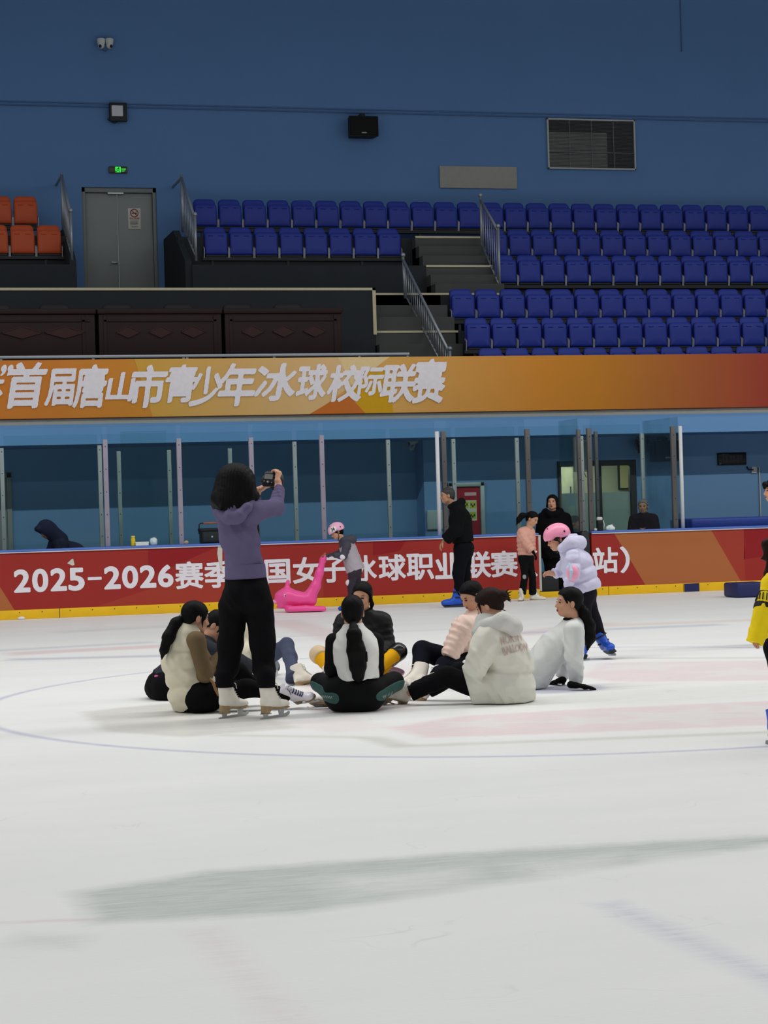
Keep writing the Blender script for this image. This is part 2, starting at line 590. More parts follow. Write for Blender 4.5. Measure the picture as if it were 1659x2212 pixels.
    nt.links.new(nd.outputs['Color'], va.inputs[0]); va.inputs[1].default_value = (0.9, 0.9, 0); nt.links.new(geo.outputs['Position'], va.inputs[2])
    nt.links.new(va.outputs[0], mpv.inputs[0]); nt.links.new(mpv.outputs[0], wv.inputs['Vector'])
    cut = smooth_inside(X(wv.outputs['Distance']) - 0.003, 0.004) * X.n('MULTIPLY_ADD', noise(2, 2), 4.0, -2.0, clamp=True)
    paint(cut, (165, 172, 172), 0.4)
    nt.links.new(cur, b.inputs['Base Color'])
    b.inputs['Roughness'].default_value = 0.42
    b.inputs['Specular IOR Level'].default_value = 0.22
    bp = nt.nodes.new('ShaderNodeBump')
    bp.inputs['Strength'].default_value = 0.25
    bp.inputs['Distance'].default_value = 0.01
    nt.links.new(noise(30, 5, 0.3, 2.0, 0.15, rough=0.7).k, bp.inputs['Height'])
    nt.links.new(bp.outputs[0], b.inputs['Normal'])
    return M

Y_B = 28.865        # face of the dasher boards
Y_S = 31.5          # front of the stands
Y_W = 33.2          # wall below the stands
Y_H = 38.9          # tall rear wall of the hall
HB = 0.984          # board height

mb = MB()
mb.quad((-14, -2, 0), (40, -2, 0), (40, Y_B + 0.02, 0), (-14, Y_B + 0.02, 0))
structure('floor', mb, ice_material(), fix=False)
mb = MB(); mb.quad((-14, Y_B + 0.02, 0.0), (46, Y_B + 0.02, 0.0), (46, Y_H, 0.0), (-14, Y_H, 0.0))
structure('floor_behind_boards', mb, mat('grey_rubber_floor', (70, 74, 78), 0.8), fix=False)

blue_wall = mat('blue_wall_paint', (90, 127, 175), 0.75, 0.2, var=0.05, scale=0.9, bump=0.12, bump_scale=30)
# rear wall of the hall, its doorway cut out
dx0, dx1 = at_y(179, 500, Y_H)[0], at_y(340, 500, Y_H)[0]
dz1 = at_y(260, 405, Y_H)[2]
mb = MB()
mb.quad((-14, Y_H, 0), (dx0, Y_H, 0), (dx0, Y_H, 14), (-14, Y_H, 14))
mb.quad((dx1, Y_H, 0), (46, Y_H, 0), (46, Y_H, 14), (dx1, Y_H, 14))
mb.quad((dx0, Y_H, dz1), (dx1, Y_H, dz1), (dx1, Y_H, 14), (dx0, Y_H, 14))
for a in (dx0, dx1):
    mb.quad((a, Y_H, 4.5), (a, Y_H + 0.25, 4.5), (a, Y_H + 0.25, dz1), (a, Y_H, dz1))
mb.quad((dx0, Y_H, dz1), (dx1, Y_H, dz1), (dx1, Y_H + 0.25, dz1), (dx0, Y_H + 0.25, dz1))
structure('wall_rear', mb, blue_wall, fix=False)
# a shallow vertical strip of plaster joint high on the wall
mb = MB(); p0, p1 = at_y(1469, 0, Y_H), at_y(1472, 112, Y_H)
mb.bar((p0[0], Y_H - 0.01, p1[2]), (p0[0], Y_H - 0.01, 13), 0.02)
structure('trim_1', mb, mat('blue_joint', (70, 100, 145), 0.8))

# grey double door
door_m = mat('grey_steel_door', (134, 139, 138), 0.5, 0.4, var=0.04, scale=2)
frame_m = mat('grey_door_frame', (118, 122, 122), 0.5, 0.4)
door = empty('door_1', ((dx0 + dx1) / 2, Y_H + 0.14, 5.3)); door['kind'] = 'structure'
zb = 5.3
mb = MB()
for a, c in ((dx0, dx0 + 0.07), (dx1 - 0.07, dx1)):
    mb.bbox((a, Y_H + 0.04, zb), (c, Y_H + 0.2, dz1), 0.006)
mb.bbox((dx0, Y_H + 0.04, dz1 - 0.09), (dx1, Y_H + 0.2, dz1), 0.006)
mb.build('door_frame', frame_m, door)
xm = at_y(257, 500, Y_H)[0]
for a, c in ((dx0 + 0.075, xm - 0.006), (xm + 0.006, dx1 - 0.075)):
    mb = MB(); mb.bbox((a, Y_H + 0.12, zb), (c, Y_H + 0.17, dz1 - 0.095), 0.006)
    mb.build('door_leaf', door_m, door)
steel = mat('brushed_steel', (175, 178, 182), 0.35, 0.5, metal=0.9)
p = at_y(250, 566, Y_H)
mb = MB(); mb.bbox((xm - 0.16, Y_H + 0.04, p[2] - 0.012), (xm - 0.03, Y_H + 0.065, p[2] + 0.012), 0.006); mb.tube([(xm - 0.04, Y_H + 0.05, p[2]), (xm - 0.04, Y_H + 0.125, p[2])], 0.012)
mb.build('door_handle', steel, door)
a = at_y(233, 415, Y_H); c = at_y(268, 416, Y_H)
mb = MB(); mb.bbox((a[0], Y_H + 0.05, a[2] - 0.03), (c[0], Y_H + 0.118, a[2] + 0.02), 0.006)
mb.build('door_closer', steel, door)

# strip of plain wall under the seats is the stepped concrete stand
dark_con = mat('dark_grey_stand_paint', (46, 50, 54), 0.85, 0.15, var=0.12, scale=2.5)
step_con = mat('grey_step_paint', (76, 77, 77), 0.8, 0.2, var=0.12, scale=3)
cream = mat('cream_stair_nosing', (196, 188, 158), 0.6, 0.3)
# ------------------------------------------------------------------ stepped stand
XL, XR = -12.0, 44.0
AX0, AX1 = 3.77, 5.80          # aisle in front of the grey door
SX0, SX1 = 9.20, 11.75         # stairway
TR = [(6.67, 37.15, 38.9), (6.02, 36.2, 37.15), (5.40, 35.4, 36.2), (4.62, 34.5, 35.4), (3.97, 33.5, 34.5), (3.25, 31.62, 33.5)]
mb = MB()
# seat terraces beyond the stairway
for z, y0, y1 in TR:
    mb.box((10.4 if z < 5.5 else 11.72, y0, 2.7), (XR, y1, z))
mb.box((10.37, 37.15, 2.7), (11.72, 38.9, 6.67))
# block of two rows between aisle and stairway, block with the orange seats
mb.box((AX1, 37.15, 2.7), (10.37, 38.9, 6.67)); mb.box((AX1 + 0.1, 36.2, 2.7), (10.37, 37.15, 6.02))
mb.box((XL, 37.15, 2.7), (AX0, 38.9, 6.67)); mb.box((XL, 36.2, 2.7), (AX0, 37.15, 6.02))
# sloping side cheeks along the door aisle
for xa in (AX1 - 0.02, AX0 - 0.10):
    mb.prism([(xa, 36.25, 5.4), (xa, 38.85, 5.4), (xa, 38.85, 6.85), (xa, 37.6, 6.85), (xa, 36.25, 6.1)], (0.12, 0, 0))
# landing and desk platform
mb.box((XL, 34.37, 2.7), (8.86, 38.9, 5.36)); mb.box((8.86, 35.4, 2.7), (10.4, 38.9, 5.40))
mb.box((XL, 31.62, 2.7), (8.86, 34.37, 3.6)); mb.box((8.86, 31.62, 2.7), (10.4, 33.6, 3.6))
structure('floor_of_stand', mb, dark_con, origin=(10, 35, 3))

steps = MB(); noz = MB()
def flight(xa, xb, ya, yb, z_low, z_high, n, last=True):
    """n steps rising from z_low at ya to z_high at yb"""
    for i in range(n):
        z1 = z_low + (z_high - z_low) * (i + 1) / n
        y0 = ya + (yb - ya) * i / (n - 1 if n > 1 else 1)
        steps.box((xa, y0, 3.0), (xb, yb + 0.9, z1))
flight(10.37, 11.72, 35.62, 36.2, 5.40, 6.02, 3)
flight(10.37, 11.72, 36.42, 36.9, 6.02, 6.67, 3)
flight(8.9, 10.4, 34.55, 35.4, 4.62, 5.40, 3)
flight(8.9, 10.45, 33.7, 34.5, 3.6, 4.62, 4)
structure('trim_2', steps, step_con, origin=(10, 36, 5))
for xa, xb, y, z in ((10.37, 11.72, 36.9, 6.67), (10.37, 11.72, 36.2, 6.02), (9.1, 11.9, 35.4, 5.40), (8.92, 10.45, 34.5, 4.62)):
    noz.box((xa, y - 0.012, z - 0.03), (xb, y + 0.05, z + 0.008))
noz.box((XL, 34.35, 5.34), (8.89, 34.45, 5.385)); noz.box((8.83, 34.35, 4.55), (8.89, 34.4, 5.385))
structure('trim_3', noz, cream, origin=(10, 36, 5))

# ------------------------------------------------------------------ folded stadium seats
blue_pl = mat('blue_seat_plastic', (27, 49, 147), 0.5, 0.35, var=0.06, scale=3)
orange_pl = mat('orange_seat_plastic', (186, 74, 30), 0.5, 0.35, var=0.06, scale=3)
black_st = mat('black_painted_steel', (32, 34, 38), 0.55, 0.35)
bracket_m = mat('pale_grey_steel', (168, 170, 174), 0.4, 0.5, metal=0.5)

def rounded_panel(w, h, r, t, y, z0, lean, dome=0.02, n=7):
    """moulded panel: rounded top corners, slightly bulged face; returns world-local verts and faces. faces -Y."""
    out = []
    for cx, cz, a0 in ((w / 2 - r, h - r, 0), (-(w / 2 - r), h - r, math.pi / 2)):
        for i in range(n):
            a = a0 + math.pi / 2 * i / (n - 1)
            out.append((cx + r * math.cos(a), cz + r * math.sin(a)))
    rb = r * 0.3
    for cx, cz, a0 in ((-(w / 2 - rb), rb, math.pi), (w / 2 - rb, rb, 1.5 * math.pi)):
        for i in range(4):
            a = a0 + math.pi / 2 * i / 3
            out.append((cx + rb * math.cos(a), cz + rb * math.sin(a)))
    N = len(out)
    rings = [(1.0, t), (1.0, 0.012), (0.955, -0.004), (0.80, -dome * 0.75), (0.35, -dome)]
    V, Fc = [], []
    for sc, dy in rings:
        for (px, pz) in out:
            zz = h / 2 + (pz - h / 2) * sc
            V.append((px * sc, y + dy + lean * zz, z0 + zz))
    for k in range(len(rings) - 1):
        for i in range(N):
            j = (i + 1) % N
            Fc.append((k * N + i, k * N + j, (k + 1) * N + j, (k + 1) * N + i))
    Fc.append(tuple((len(rings) - 1) * N + i for i in range(N)))
    Fc.append(tuple(N - 1 - i for i in range(N)))
    return V, Fc

def make_seat(pl, loc, label, group):
    """loc is the bottom middle of the folded pan, at its front"""
    r = empty('stadium_seat', loc, label, 'seat', group)
    x0, y0, z0 = loc
    o3 = np.array(loc)
    V, Fc = rounded_panel(0.425, 0.50, 0.085, 0.05, 0.11, 0.045, 0.10)
    m1 = MB(); m1.add(o3 + np.array(V), Fc, 0, True); m1.build('backrest', pl, r)
    V, Fc = rounded_panel(0.435, 0.43, 0.06, 0.07, 0.0, 0.0, 0.03)
    m1 = MB(); m1.add(o3 + np.array(V), Fc, 0, True)
    for sx in (-0.1, 0.1):                      # moulded finger recesses near the top edge
        m1.bbox(o3 + (sx - 0.05, -0.022, 0.352), o3 + (sx + 0.05, 0.0, 0.366), 0.004)
    m1.build('seat', pl, r)
    for sx in (-1, 1):
        m1 = MB(); xx = x0 + sx * 0.232
        m1.bar((xx, y0 + 0.005, z0 + 0.12), (xx, y0 + 0.03, z0 - 0.055), 0.014, 0.03, up=(0, 1, 0))
        m1.bar((xx, y0 + 0.005, z0 + 0.12), (xx, y0 + 0.10, z0 + 0.16), 0.014, 0.03)
        m1.build('bracket', bracket_m, r)
    m1 = MB(); m1.box((x0 - 0.20, y0 + 0.02, z0 - 0.03), (x0 + 0.20, y0 + 0.12, z0 - 0.004)); m1.build('hinge_plate', black_st, r)
    return r

ORD = ['first', 'second', 'third', 'fourth', 'fifth', 'sixth', 'seventh', 'eighth', 'ninth', 'tenth', 'eleventh', 'twelfth', 'thirteenth', 'fourteenth', 'fifteenth',
       'sixteenth', 'seventeenth', 'eighteenth', 'nineteenth', 'twentieth', 'twenty-first', 'twenty-second', 'twenty-third', 'twenty-fourth', 'twenty-fifth', 'twenty-sixth', 'twenty-seventh', 'twenty-eighth']
PITCH_X = 0.4852
protos = {}
def seat_row(pl, key, x_first, n, y, ztop, rowname, group):
    for i in range(n):
        loc = np.array([x_first + i * PITCH_X + 0.215, y - 0.12, ztop - 0.545])
        lab = '%s folded seat, %s from the left in the %s' % (key, ORD[i], rowname)
        if key not in protos:
            protos[key] = make_seat(pl, loc, lab, group)
        else:
            c = protos[key].copy(); C.objects.link(c)
            c.location = loc; c['label'] = lab; c['group'] = group
            for ch in protos[key].children:
                d = ch.copy(); C.objects.link(d); d.parent = c
    # carrying beam and posts of the row
    r = empty('seat_beam', (x_first, y, ztop - 0.6), 'black steel beam carrying the %s seats of the %s' % (key, rowname), 'beam', 'seat carrying beams')
    m1 = MB(); m1.box((x_first - 0.05, y - 0.10, ztop - 0.65), (x_first + n * PITCH_X, y + 0.02, ztop - 0.585)); m1.build('rail', black_st, r)
    k = 0
    while k < n:
        xx = x_first + (k + 0.25) * PITCH_X
        m1 = MB(); m1.box((xx, y - 0.07, ztop - 0.86), (xx + 0.05, y - 0.01, ztop - 0.64)); m1.build('post', black_st, r)
        k += 3
seat_row(blue_pl, 'blue', 6.27, 28, 38.1, 7.54, 'topmost row', 'blue seats of the topmost row')
seat_row(blue_pl, 'blue', 6.30, 8, 37.2, 6.87, 'short row beside the grey door', 'blue seats of the short row')
seat_row(blue_pl, 'blue', 11.86, 15, 37.2, 6.872, 'second row beyond the stairs', 'blue seats of the second row')
seat_row(blue_pl, 'blue', 11.70, 14, 36.2, 6.23, 'third row beyond the stairs', 'blue seats of the third row')
seat_row(blue_pl, 'blue', 10.47, 15, 35.0, 5.44, 'fourth row beyond the stairs', 'blue seats of the fourth row')
seat_row(blue_pl, 'blue', 10.43, 14, 34.0, 4.81, 'fifth row beyond the stairs', 'blue seats of the fifth row')
seat_row(blue_pl, 'blue', 10.37, 13, 33.0, 4.18, 'lowest row above the banner', 'blue seats of the lowest row')
xo1 = at_y(30, 460, 38.1)[0]; xo2 = at_y(80, 520, 37.2)[0]
seat_row(orange_pl, 'orange', xo1 - 2 * PITCH_X, 3, 38.1, 7.555, 'upper row by the door', 'orange seats')
seat_row(orange_pl, 'orange', xo2 - 3 * PITCH_X, 4, 37.2, 6.88, 'lower row by the door', 'orange seats')
# ------------------------------------------------------------------ railings
rail_m = mat('dull_stainless_rail', (150, 156, 164), 0.4, 0.5, metal=0.55)
def railing(name, label, top, foot, level_to=None, n=9, ball_ends=(True, True)):
    """sloping balustrade: top and foot are [(x,y,z) upper, (x,y,z) lower] of handrail and base line"""
    (ta, tb), (fa, fb) = [np.array(t, float) for t in top], [np.array(t, float) for t in foot]
    ta, tb = [np.array(t, float) for t in top]; fa, fb = [np.array(t, float) for t in foot]
    r = empty(name, fb, label, 'railing', 'stair railings')
    mb = MB(); mb.tube([ta, tb], 0.028)
    if level_to is not None: mb.tube([ta, level_to], 0.028)
    mb.build('handrail', rail_m, r)
    lo = (fa + (ta - fa) * 0.10, fb + (tb - fb) * 0.10)
    mb = MB(); mb.tube([lo[0], lo[1]], 0.018); mb.build('bottom_rail', rail_m, r)
    for p, q, bl in ((fa, ta, ball_ends[0]), (fb, tb, ball_ends[1])):
        mb = MB(); e = q + (0, 0, 0.06)
        mb.tube([p, e], 0.026)
        if bl: mb.ball(e + (0, 0, 0.035), 0.045)
        mb.build('newel_post', rail_m, r)
    for i in range(1, n):
        t = i / n
        mb = MB(); mb.tube([lo[0] + (lo[1] - lo[0]) * t, ta + (tb - ta) * t], 0.011, n=6); mb.build('baluster', rail_m, r)
    return r
# door aisle railings, stairs upper and lower
def aisle_rail(px_top, px_foot_post, label):
    xa = at_y(*px_top, 37.75); xb = at_y(*px_foot_post[0], 36.3); fb = at_y(*px_foot_post[1], 36.3)
    X0 = (xa[0] + xb[0]) / 2
    top = [(X0, 37.75, xa[2]), (X0, 36.3, xb[2])]
    foot = [(X0, 37.75, 6.85), (X0, 36.3, 6.1)]
    railing('stair_railing', label, top, foot, level_to=(X0, 38.85, xa[2]), n=8, ball_ends=(False, True))
aisle_rail((136, 379), ((150, 466), (153, 570)), 'steel railing beside the orange seats by the grey door')
aisle_rail((398, 384), ((415, 474), (416, 570)), 'steel railing between grey door and blue seats')
p = [at_y(1019, 432, 36.75), at_y(1057, 500, 35.75)]
railing('stair_railing', 'steel railing on the upper flight of stairs', [(11.66, 36.75, p[0][2]), (11.66, 35.7, p[1][2])], [(11.66, 36.75, 6.4), (11.66, 35.7, 5.45)], n=8)
p = [at_y(872, 562, 35.3), at_y(972, 765, 33.4)]
railing('stair_railing', 'long steel railing on the lower flight of stairs', [(at_y(872, 600, 35.3)[0], 35.3, p[0][2]), (p[1][0], 33.4, p[1][2])], [(at_y(875, 640, 35.3)[0], 35.3, 5.3), (p[1][0], 33.4, 3.6)], n=20)

# ------------------------------------------------------------------ desks and chairs on the platform
wood_m = mat('dark_red_lacquered_wood', (36, 19, 21), 0.55, 0.2, var=0.25, scale=5, stretch=(0.4, 4, 4))
wood_hi = mat('reddish_wood_inlay', (52, 25, 25), 0.5, 0.25)
seat_black = mat('black_leatherette', (26, 27, 30), 0.55, 0.3)
Yd = 32.75
edges = [at_y(px, 700, Yd)[0] for px in (-262, 209, 482, 741)]
zt = at_y(500, 666, Yd)[2]
names = ['dark red wooden desk cut by the edge, widest of the row', 'dark red wooden desk in the middle of the row', 'dark red wooden desk at the end nearest the stairs']
for i in range(3):
    xa, xb = edges[i] + 0.01, edges[i + 1] - 0.01
    r = empty('desk', ((xa + xb) / 2, Yd, 3.6), names[i], 'desk', 'desks on the platform')
    mb = MB(); mb.bbox((xa, Yd - 0.03, zt - 0.09), (xb, Yd + 0.6, zt), 0.012); mb.build('desktop', wood_m, r)
    mb = MB(); mb.bbox((xa + 0.02, Yd, 3.62), (xb - 0.02, Yd + 0.04, zt - 0.09), 0.008)
    for k in (0.06, 0.94):
        xx = xa + (xb - xa) * k; mb.bbox((xx - 0.03, Yd - 0.012, 3.66), (xx + 0.03, Yd + 0.01, zt - 0.12), 0.005)
    for zz in (3.7, zt - 0.2): mb.bbox((xa + 0.1, Yd - 0.012, zz - 0.02), (xb - 0.1, Yd + 0.01, zz + 0.02), 0.005)
    mb.build('front_panel', wood_m, r)
    for sx in (xa + 0.02, xb - 0.06):
        mb = MB(); mb.box((sx, Yd + 0.04, 3.6), (sx + 0.04, Yd + 0.58, zt - 0.09)); mb.build('side_panel', wood_m, r)
    zc = at_y(500, 716, Yd)[2]
    for k in ((0.24, 0.5, 0.76) if i else (0.45, 0.65, 0.85)):
        cx = xa + (xb - xa) * k; hw, hh = (xb - xa) * 0.095, 0.095
        mb = MB()
        o = [(cx - hw, zc), (cx, zc + hh), (cx + hw, zc), (cx, zc - hh)]
        mb.prism([(a, Yd - 0.012, c) for a, c in o], (0, 0.02, 0))
        for q in range(4):
            a, c = o[q], o[(q + 1) % 4]
            mb.bar((a[0], Yd - 0.015, a[1]), (c[0], Yd - 0.015, c[1]), 0.014, 0.014, up=(0, 1, 0))
        mb.build('diamond_inlay', wood_hi, r)
chl = ['black office chair at the leftmost end behind the wide desk', 'black office chair behind the wide desk, second along', 'black office chair behind the middle desk', 'black office chair behind the joint of two desks',
       'black office chair behind the desk nearest the stairs', 'black office chair last in the row towards the stairs']
for i, px in enumerate((-10, 117, 253, 385, 513, 622)):
    c = at_y(px, 658, 33.55); hw = 0.24
    r = empty('office_chair', (c[0], 33.55, 3.6), chl[i], 'chair', 'chairs behind the desks')
    zc = at_y(300, 655, 33.5)[2]
    V, Fc = rounded_panel(0.50, 0.62, 0.09, 0.07, 33.5, zc - 0.62, 0.08, 0.03)
    mb = MB(); mb.add(np.array(V) + (c[0], 0, 0), Fc, 0, True); mb.build('backrest', seat_black, r)
    mb = MB(); mb.bbox((c[0] - 0.25, 33.36, 4.05), (c[0] + 0.25, 33.8, 4.14), 0.03); mb.build('seat', seat_black, r)
    mb = MB(); mb.tube([(c[0], 33.62, 3.66), (c[0], 33.62, 4.06)], 0.03)
    for k in range(5):
        a = k * 2 * math.pi / 5; mb.bar((c[0], 33.62, 3.68), (c[0] + 0.27 * math.cos(a), 33.62 + 0.27 * math.sin(a), 3.63), 0.04, 0.04)
    mb.build('pedestal', black_st, r)
# tubular rail in front of the desks, just above the banner
ya = Y_S + 0.12
zr = at_y(400, 769, ya)[2]
r = empty('guard_rail', (4, ya, zr), 'pale steel guard rail above the banner in front of the desks', 'railing')
mb = MB(); xe = at_y(884, 768, ya)[0]; mb.bbox((XL, ya - 0.03, zr - 0.025), (xe, ya + 0.03, zr + 0.025), 0.008); mb.build('top_rail', rail_m, r)
for px in (-200, 2, 201, 396, 404, 592, 776, 880):
    xx = at_y(px, 772, ya)[0]; mb = MB(); mb.box((xx - 0.02, ya - 0.02, 3.2), (xx + 0.02, ya + 0.02, zr - 0.02)); mb.build('post', rail_m, r)
# ------------------------------------------------------------------ front of the stand: fascia, steel strip, banner
ZF0, ZF1 = 2.587, 2.905
mb = MB()
mb.box((-14, Y_S, ZF0), (46, Y_S + 0.25, ZF1)); mb.box((-14, Y_S + 0.25, ZF0), (46, 38.85, ZF0 + 0.1))
structure('beam', mb, mat('light_blue_fascia_paint', (112, 158, 208), 0.7, 0.2, var=0.04, scale=1.2), origin=(10, Y_S, 2.6))
mb = MB(); mb.box((-14, Y_S + 0.0, ZF1), (46, Y_S + 0.03, 3.05))
structure('trim_4', mb, mat('dented_stainless_cladding', (176, 176, 170), 0.3, 0.5, metal=0.35, bump=0.55, bump_scale=2.2), origin=(10, Y_S, 3))
mb = MB(); mb.box((-14, Y_S + 0.04, 3.0), (46, Y_S + 0.12, 3.9))
structure('wall_parapet', mb, dark_con, origin=(10, Y_S, 3))

def gradient_mat(name, stops, lo, hi, var=0.06):
    """fabric or film printed with a colour run along X (world metres)"""
    M = bpy.data.materials.new(name); M.use_nodes = True
    nt = M.node_tree; b = nt.nodes['Principled BSDF']
    geo = nt.nodes.new('ShaderNodeNewGeometry'); sep = nt.nodes.new('ShaderNodeSeparateXYZ'); nt.links.new(geo.outputs['Position'], sep.inputs[0])
    mr = nt.nodes.new('ShaderNodeMapRange'); mr.inputs[1].default_value = lo; mr.inputs[2].default_value = hi; nt.links.new(sep.outputs[0], mr.inputs[0])
    cr = nt.nodes.new('ShaderNodeValToRGB')
    el = cr.color_ramp.elements
    while len(el) > 1: el.remove(el[-1])
    el[0].position = stops[0][0]; el[0].color = (*s2l(stops[0][1]), 1)
    for p, c in stops[1:]:
        e = el.new(p); e.color = (*s2l(c), 1)
    nt.links.new(mr.outputs[0], cr.inputs[0])
    nz = nt.nodes.new('ShaderNodeTexNoise'); nz.inputs['Scale'].default_value = 1.5; nz.inputs['Detail'].default_value = 5
    nt.links.new(geo.outputs['Position'], nz.inputs['Vector'])
    mx = nt.nodes.new('ShaderNodeMix'); mx.data_type = 'RGBA'; mx.blend_type = 'MULTIPLY'; mx.inputs[0].default_value = 1.0
    m2 = nt.nodes.new('ShaderNodeMapRange'); m2.inputs[3].default_value = 1 - var; m2.inputs[4].default_value = 1 + var; nt.links.new(nz.outputs['Fac'], m2.inputs[0])
    nt.links.new(cr.outputs[0], mx.inputs[6]); nt.links.new(m2.outputs[0], mx.inputs[7]); nt.links.new(mx.outputs[2], b.inputs['Base Color'])
    b.inputs['Roughness'].default_value = 0.6; b.inputs['Specular IOR Level'].default_value = 0.2
    return M

Yb = Y_S - 0.05
bz0, bz1 = at_y(830, 892.5, Yb)[2], at_y(830, 771, Yb)[2]
bx = lambda px, py=830: at_y(px, py, Yb)[0]
ban = empty('banner', (8, Yb, bz0), 'long orange fabric banner with white brush lettering hung along the stand front', 'banner')
BL, BR = bx(-420), bx(1659 + 420)
g1 = gradient_mat('orange_banner_print', [(0.0, (196, 112, 44)), (0.18, (204, 124, 46)), (0.34, (206, 148, 52)), (0.46, (214, 166, 92)), (0.60, (204, 132, 44)), (0.65, (192, 124, 36)), (0.70, (176, 106, 44)), (0.755, (166, 86, 46)), (0.80, (160, 66, 46)), (0.835, (154, 46, 44)), (1.0, (150, 38, 40))], BL, BR)
def flat(mbx, pix, Y, mi, dy):
    mbx.poly([(at_y(a, c, Y)[0], Y - dy, min(max(at_y(a, c, Y)[2], -9), 9)) for a, c in pix], mi)
mb = MB()
nx = 60
for i in range(nx):                                 # the hung cloth billows a little
    xa, xb = BL + (BR - BL) * i / nx, BL + (BR - BL) * (i + 1) / nx
    mb.quad((xa, Yb, bz0), (xb, Yb, bz0), (xb, Yb, bz1), (xa, Yb, bz1), 0)
def zc(v): return min(max(v, bz0), bz1)
def flatb(pix, mi, dy):
    mb.poly([(at_y(a, c, Yb)[0], Yb - dy, zc(at_y(a, c, Yb)[2])) for a, c in pix], mi)
flatb([(290, 760), (842, 760), (675, 910), (330, 910)], 1, 0.003)
flatb([(730, 760), (842, 760), (760, 832)], 2, 0.005)
flatb([(668, 915), (748, 848), (790, 915)], 3, 0.006)
flatb([(748, 848), (800, 800), (836, 800), (850, 915), (784, 915)], 4, 0.0055)
mb.build('fabric', [g1, gradient_mat('sand_panel_print', [(0, (206, 158, 62)), (0.5, (214, 172, 110)), (1, (222, 186, 138))], bx(300), bx(820)), mat('pale_sand_print', (226, 198, 146), 0.6, 0.2), mat('rust_triangle_print', (196, 108, 40), 0.6, 0.2), mat('mustard_panel_print', (206, 156, 22), 0.6, 0.2)], ban)
mb = MB()
def bchar(ch, box, crop, sc, i):
    (x0, x1, y0, y1), (ox, oy) = box, crop
    a = at_y(ox + x0 / sc, oy + y1 / sc, Yb); c = at_y(ox + x1 / sc, oy + y0 / sc, Yb)
    put_text(mb, ch, a[0], c[0], a[2], c[2], Yb - 0.012 - 0.0008 * (i % 20), 0, bold=(0.052, 0.020, 0.75), shear=0.20, dry=0.30, seed=i, n=170)
row1 = [('”', (2, 86, 112, 186)), ('首', (45, 305, 95, 395)), ('届', (282, 490, 135, 378)), ('唐', (462, 695, 108, 392)), ('山', (672, 866, 158, 350)), ('市', (842, 1075, 112, 392)),
        ('青', (1062, 1265, 110, 358)), ('少', (1205, 1420, 122, 382)), ('年', (1392, 1640, 100, 382))]
row2 = [('冰', (140, 415, 100, 348)), ('球', (410, 615, 105, 342)), ('校', (610, 850, 110, 352)), ('际', (800, 975, 122, 312)), ('联', (948, 1180, 105, 358)), ('赛', (1155, 1375, 72, 362))]
for i, (ch, bxx) in enumerate(row1): bchar(ch, bxx, (0, 750), 2.9625, i)
for i, (ch, bxx) in enumerate(row2): bchar(ch, bxx, (500, 750), 2.9625, 20 + i)
bchar('杯', (-180, 28, 190, 385), (0, 750), 2.9625, 44)
mb.build('lettering', mat('white_banner_lettering', (232, 226, 232), 0.6, 0.2), ban, fix=False)
mb = MB(); mb.box((BL, Yb - 0.01, bz0 - 0.012), (BR, Yb + 0.02, bz0 + 0.004)); mb.build('hem', mat('dark_banner_hem', (70, 34, 24), 0.7), ban)

# ------------------------------------------------------------------ dasher boards
red = mat('red_board_film', (160, 44, 38), 0.45, 0.3, var=0.05, scale=1.2)
red_d = mat('crimson_board_film', (148, 22, 30), 0.45, 0.3, var=0.05, scale=1.2)
red_l = mat('brick_red_board_film', (166, 58, 42), 0.45, 0.3, var=0.05, scale=1.2)
org = mat('burnt_orange_board_film', (176, 104, 58), 0.45, 0.3, var=0.05, scale=1.2)
yel = mat('yellow_kick_plate', (238, 190, 22), 0.5, 0.35, var=0.12, scale=4)
cap_m = mat('blue_board_cap', (84, 118, 200), 0.45, 0.35)
white_film = mat('white_film_lettering', (236, 232, 240), 0.45, 0.3)
navy = mat('navy_blue_vinyl', (38, 42, 92), 0.55, 0.3)
ZK = (at_y(480, 1301, Y_B)[2] + at_y(1293, 1266.7, Y_B)[2]) / 2
GL = at_y(1165, 1240, Y_B)[0]; GR = at_y(1279, 1200, Y_B)[0]
def board(label, xa, xb, polys, seams):
    r = empty('dasher_board', ((xa + xb) / 2, Y_B, 0), label, 'rink board', 'dasher boards')
    mb = MB(); mb.box((xa, Y_B, ZK), (xb, Y_B + 0.1, HB - 0.02), 0)
    for pts, mi, dy in polys:
        P = []
        for a, c in pts:
            q = at_y(a, c, Y_B); P.append((min(max(q[0], xa), xb), Y_B - dy, min(max(q[2], ZK), HB - 0.02)))
        mb.poly(P, mi)
    mb.build('panel', [red, red_d, red_l, org], r)
    mb = MB(); mb.bbox((xa, Y_B - 0.03, HB - 0.02), (xb, Y_B + 0.13, HB + 0.012), 0.008); mb.build('cap_rail', cap_m, r)
    mb = MB(); mb.bbox((xa, Y_B - 0.03, HB - 0.034), (xb, Y_B + 0.0, HB - 0.02), 0.004); mb.build('cap_edge', mat('white_cap_edge', (215, 215, 220), 0.4), r)
    xs = [xa] + [at_y(s, 1310, Y_B)[0] for s in seams] + [xb]
    xs = [v for v in xs if xa <= v <= xb]
    for i in range(len(xs) - 1):
        mb = MB(); mb.bbox((xs[i] + 0.004, Y_B - 0.02, 0.0), (xs[i + 1] - 0.004, Y_B + 0.02, ZK), 0.006)
        xx = xs[i] + 0.15
        while xx < xs[i + 1]:
            mb.tube([(xx, Y_B - 0.024, ZK - 0.035), (xx, Y_B - 0.015, ZK - 0.035)], 0.008, n=6, mi=1); xx += 0.32
        mb.build('kick_plate', [yel, black_st], r)
    return r
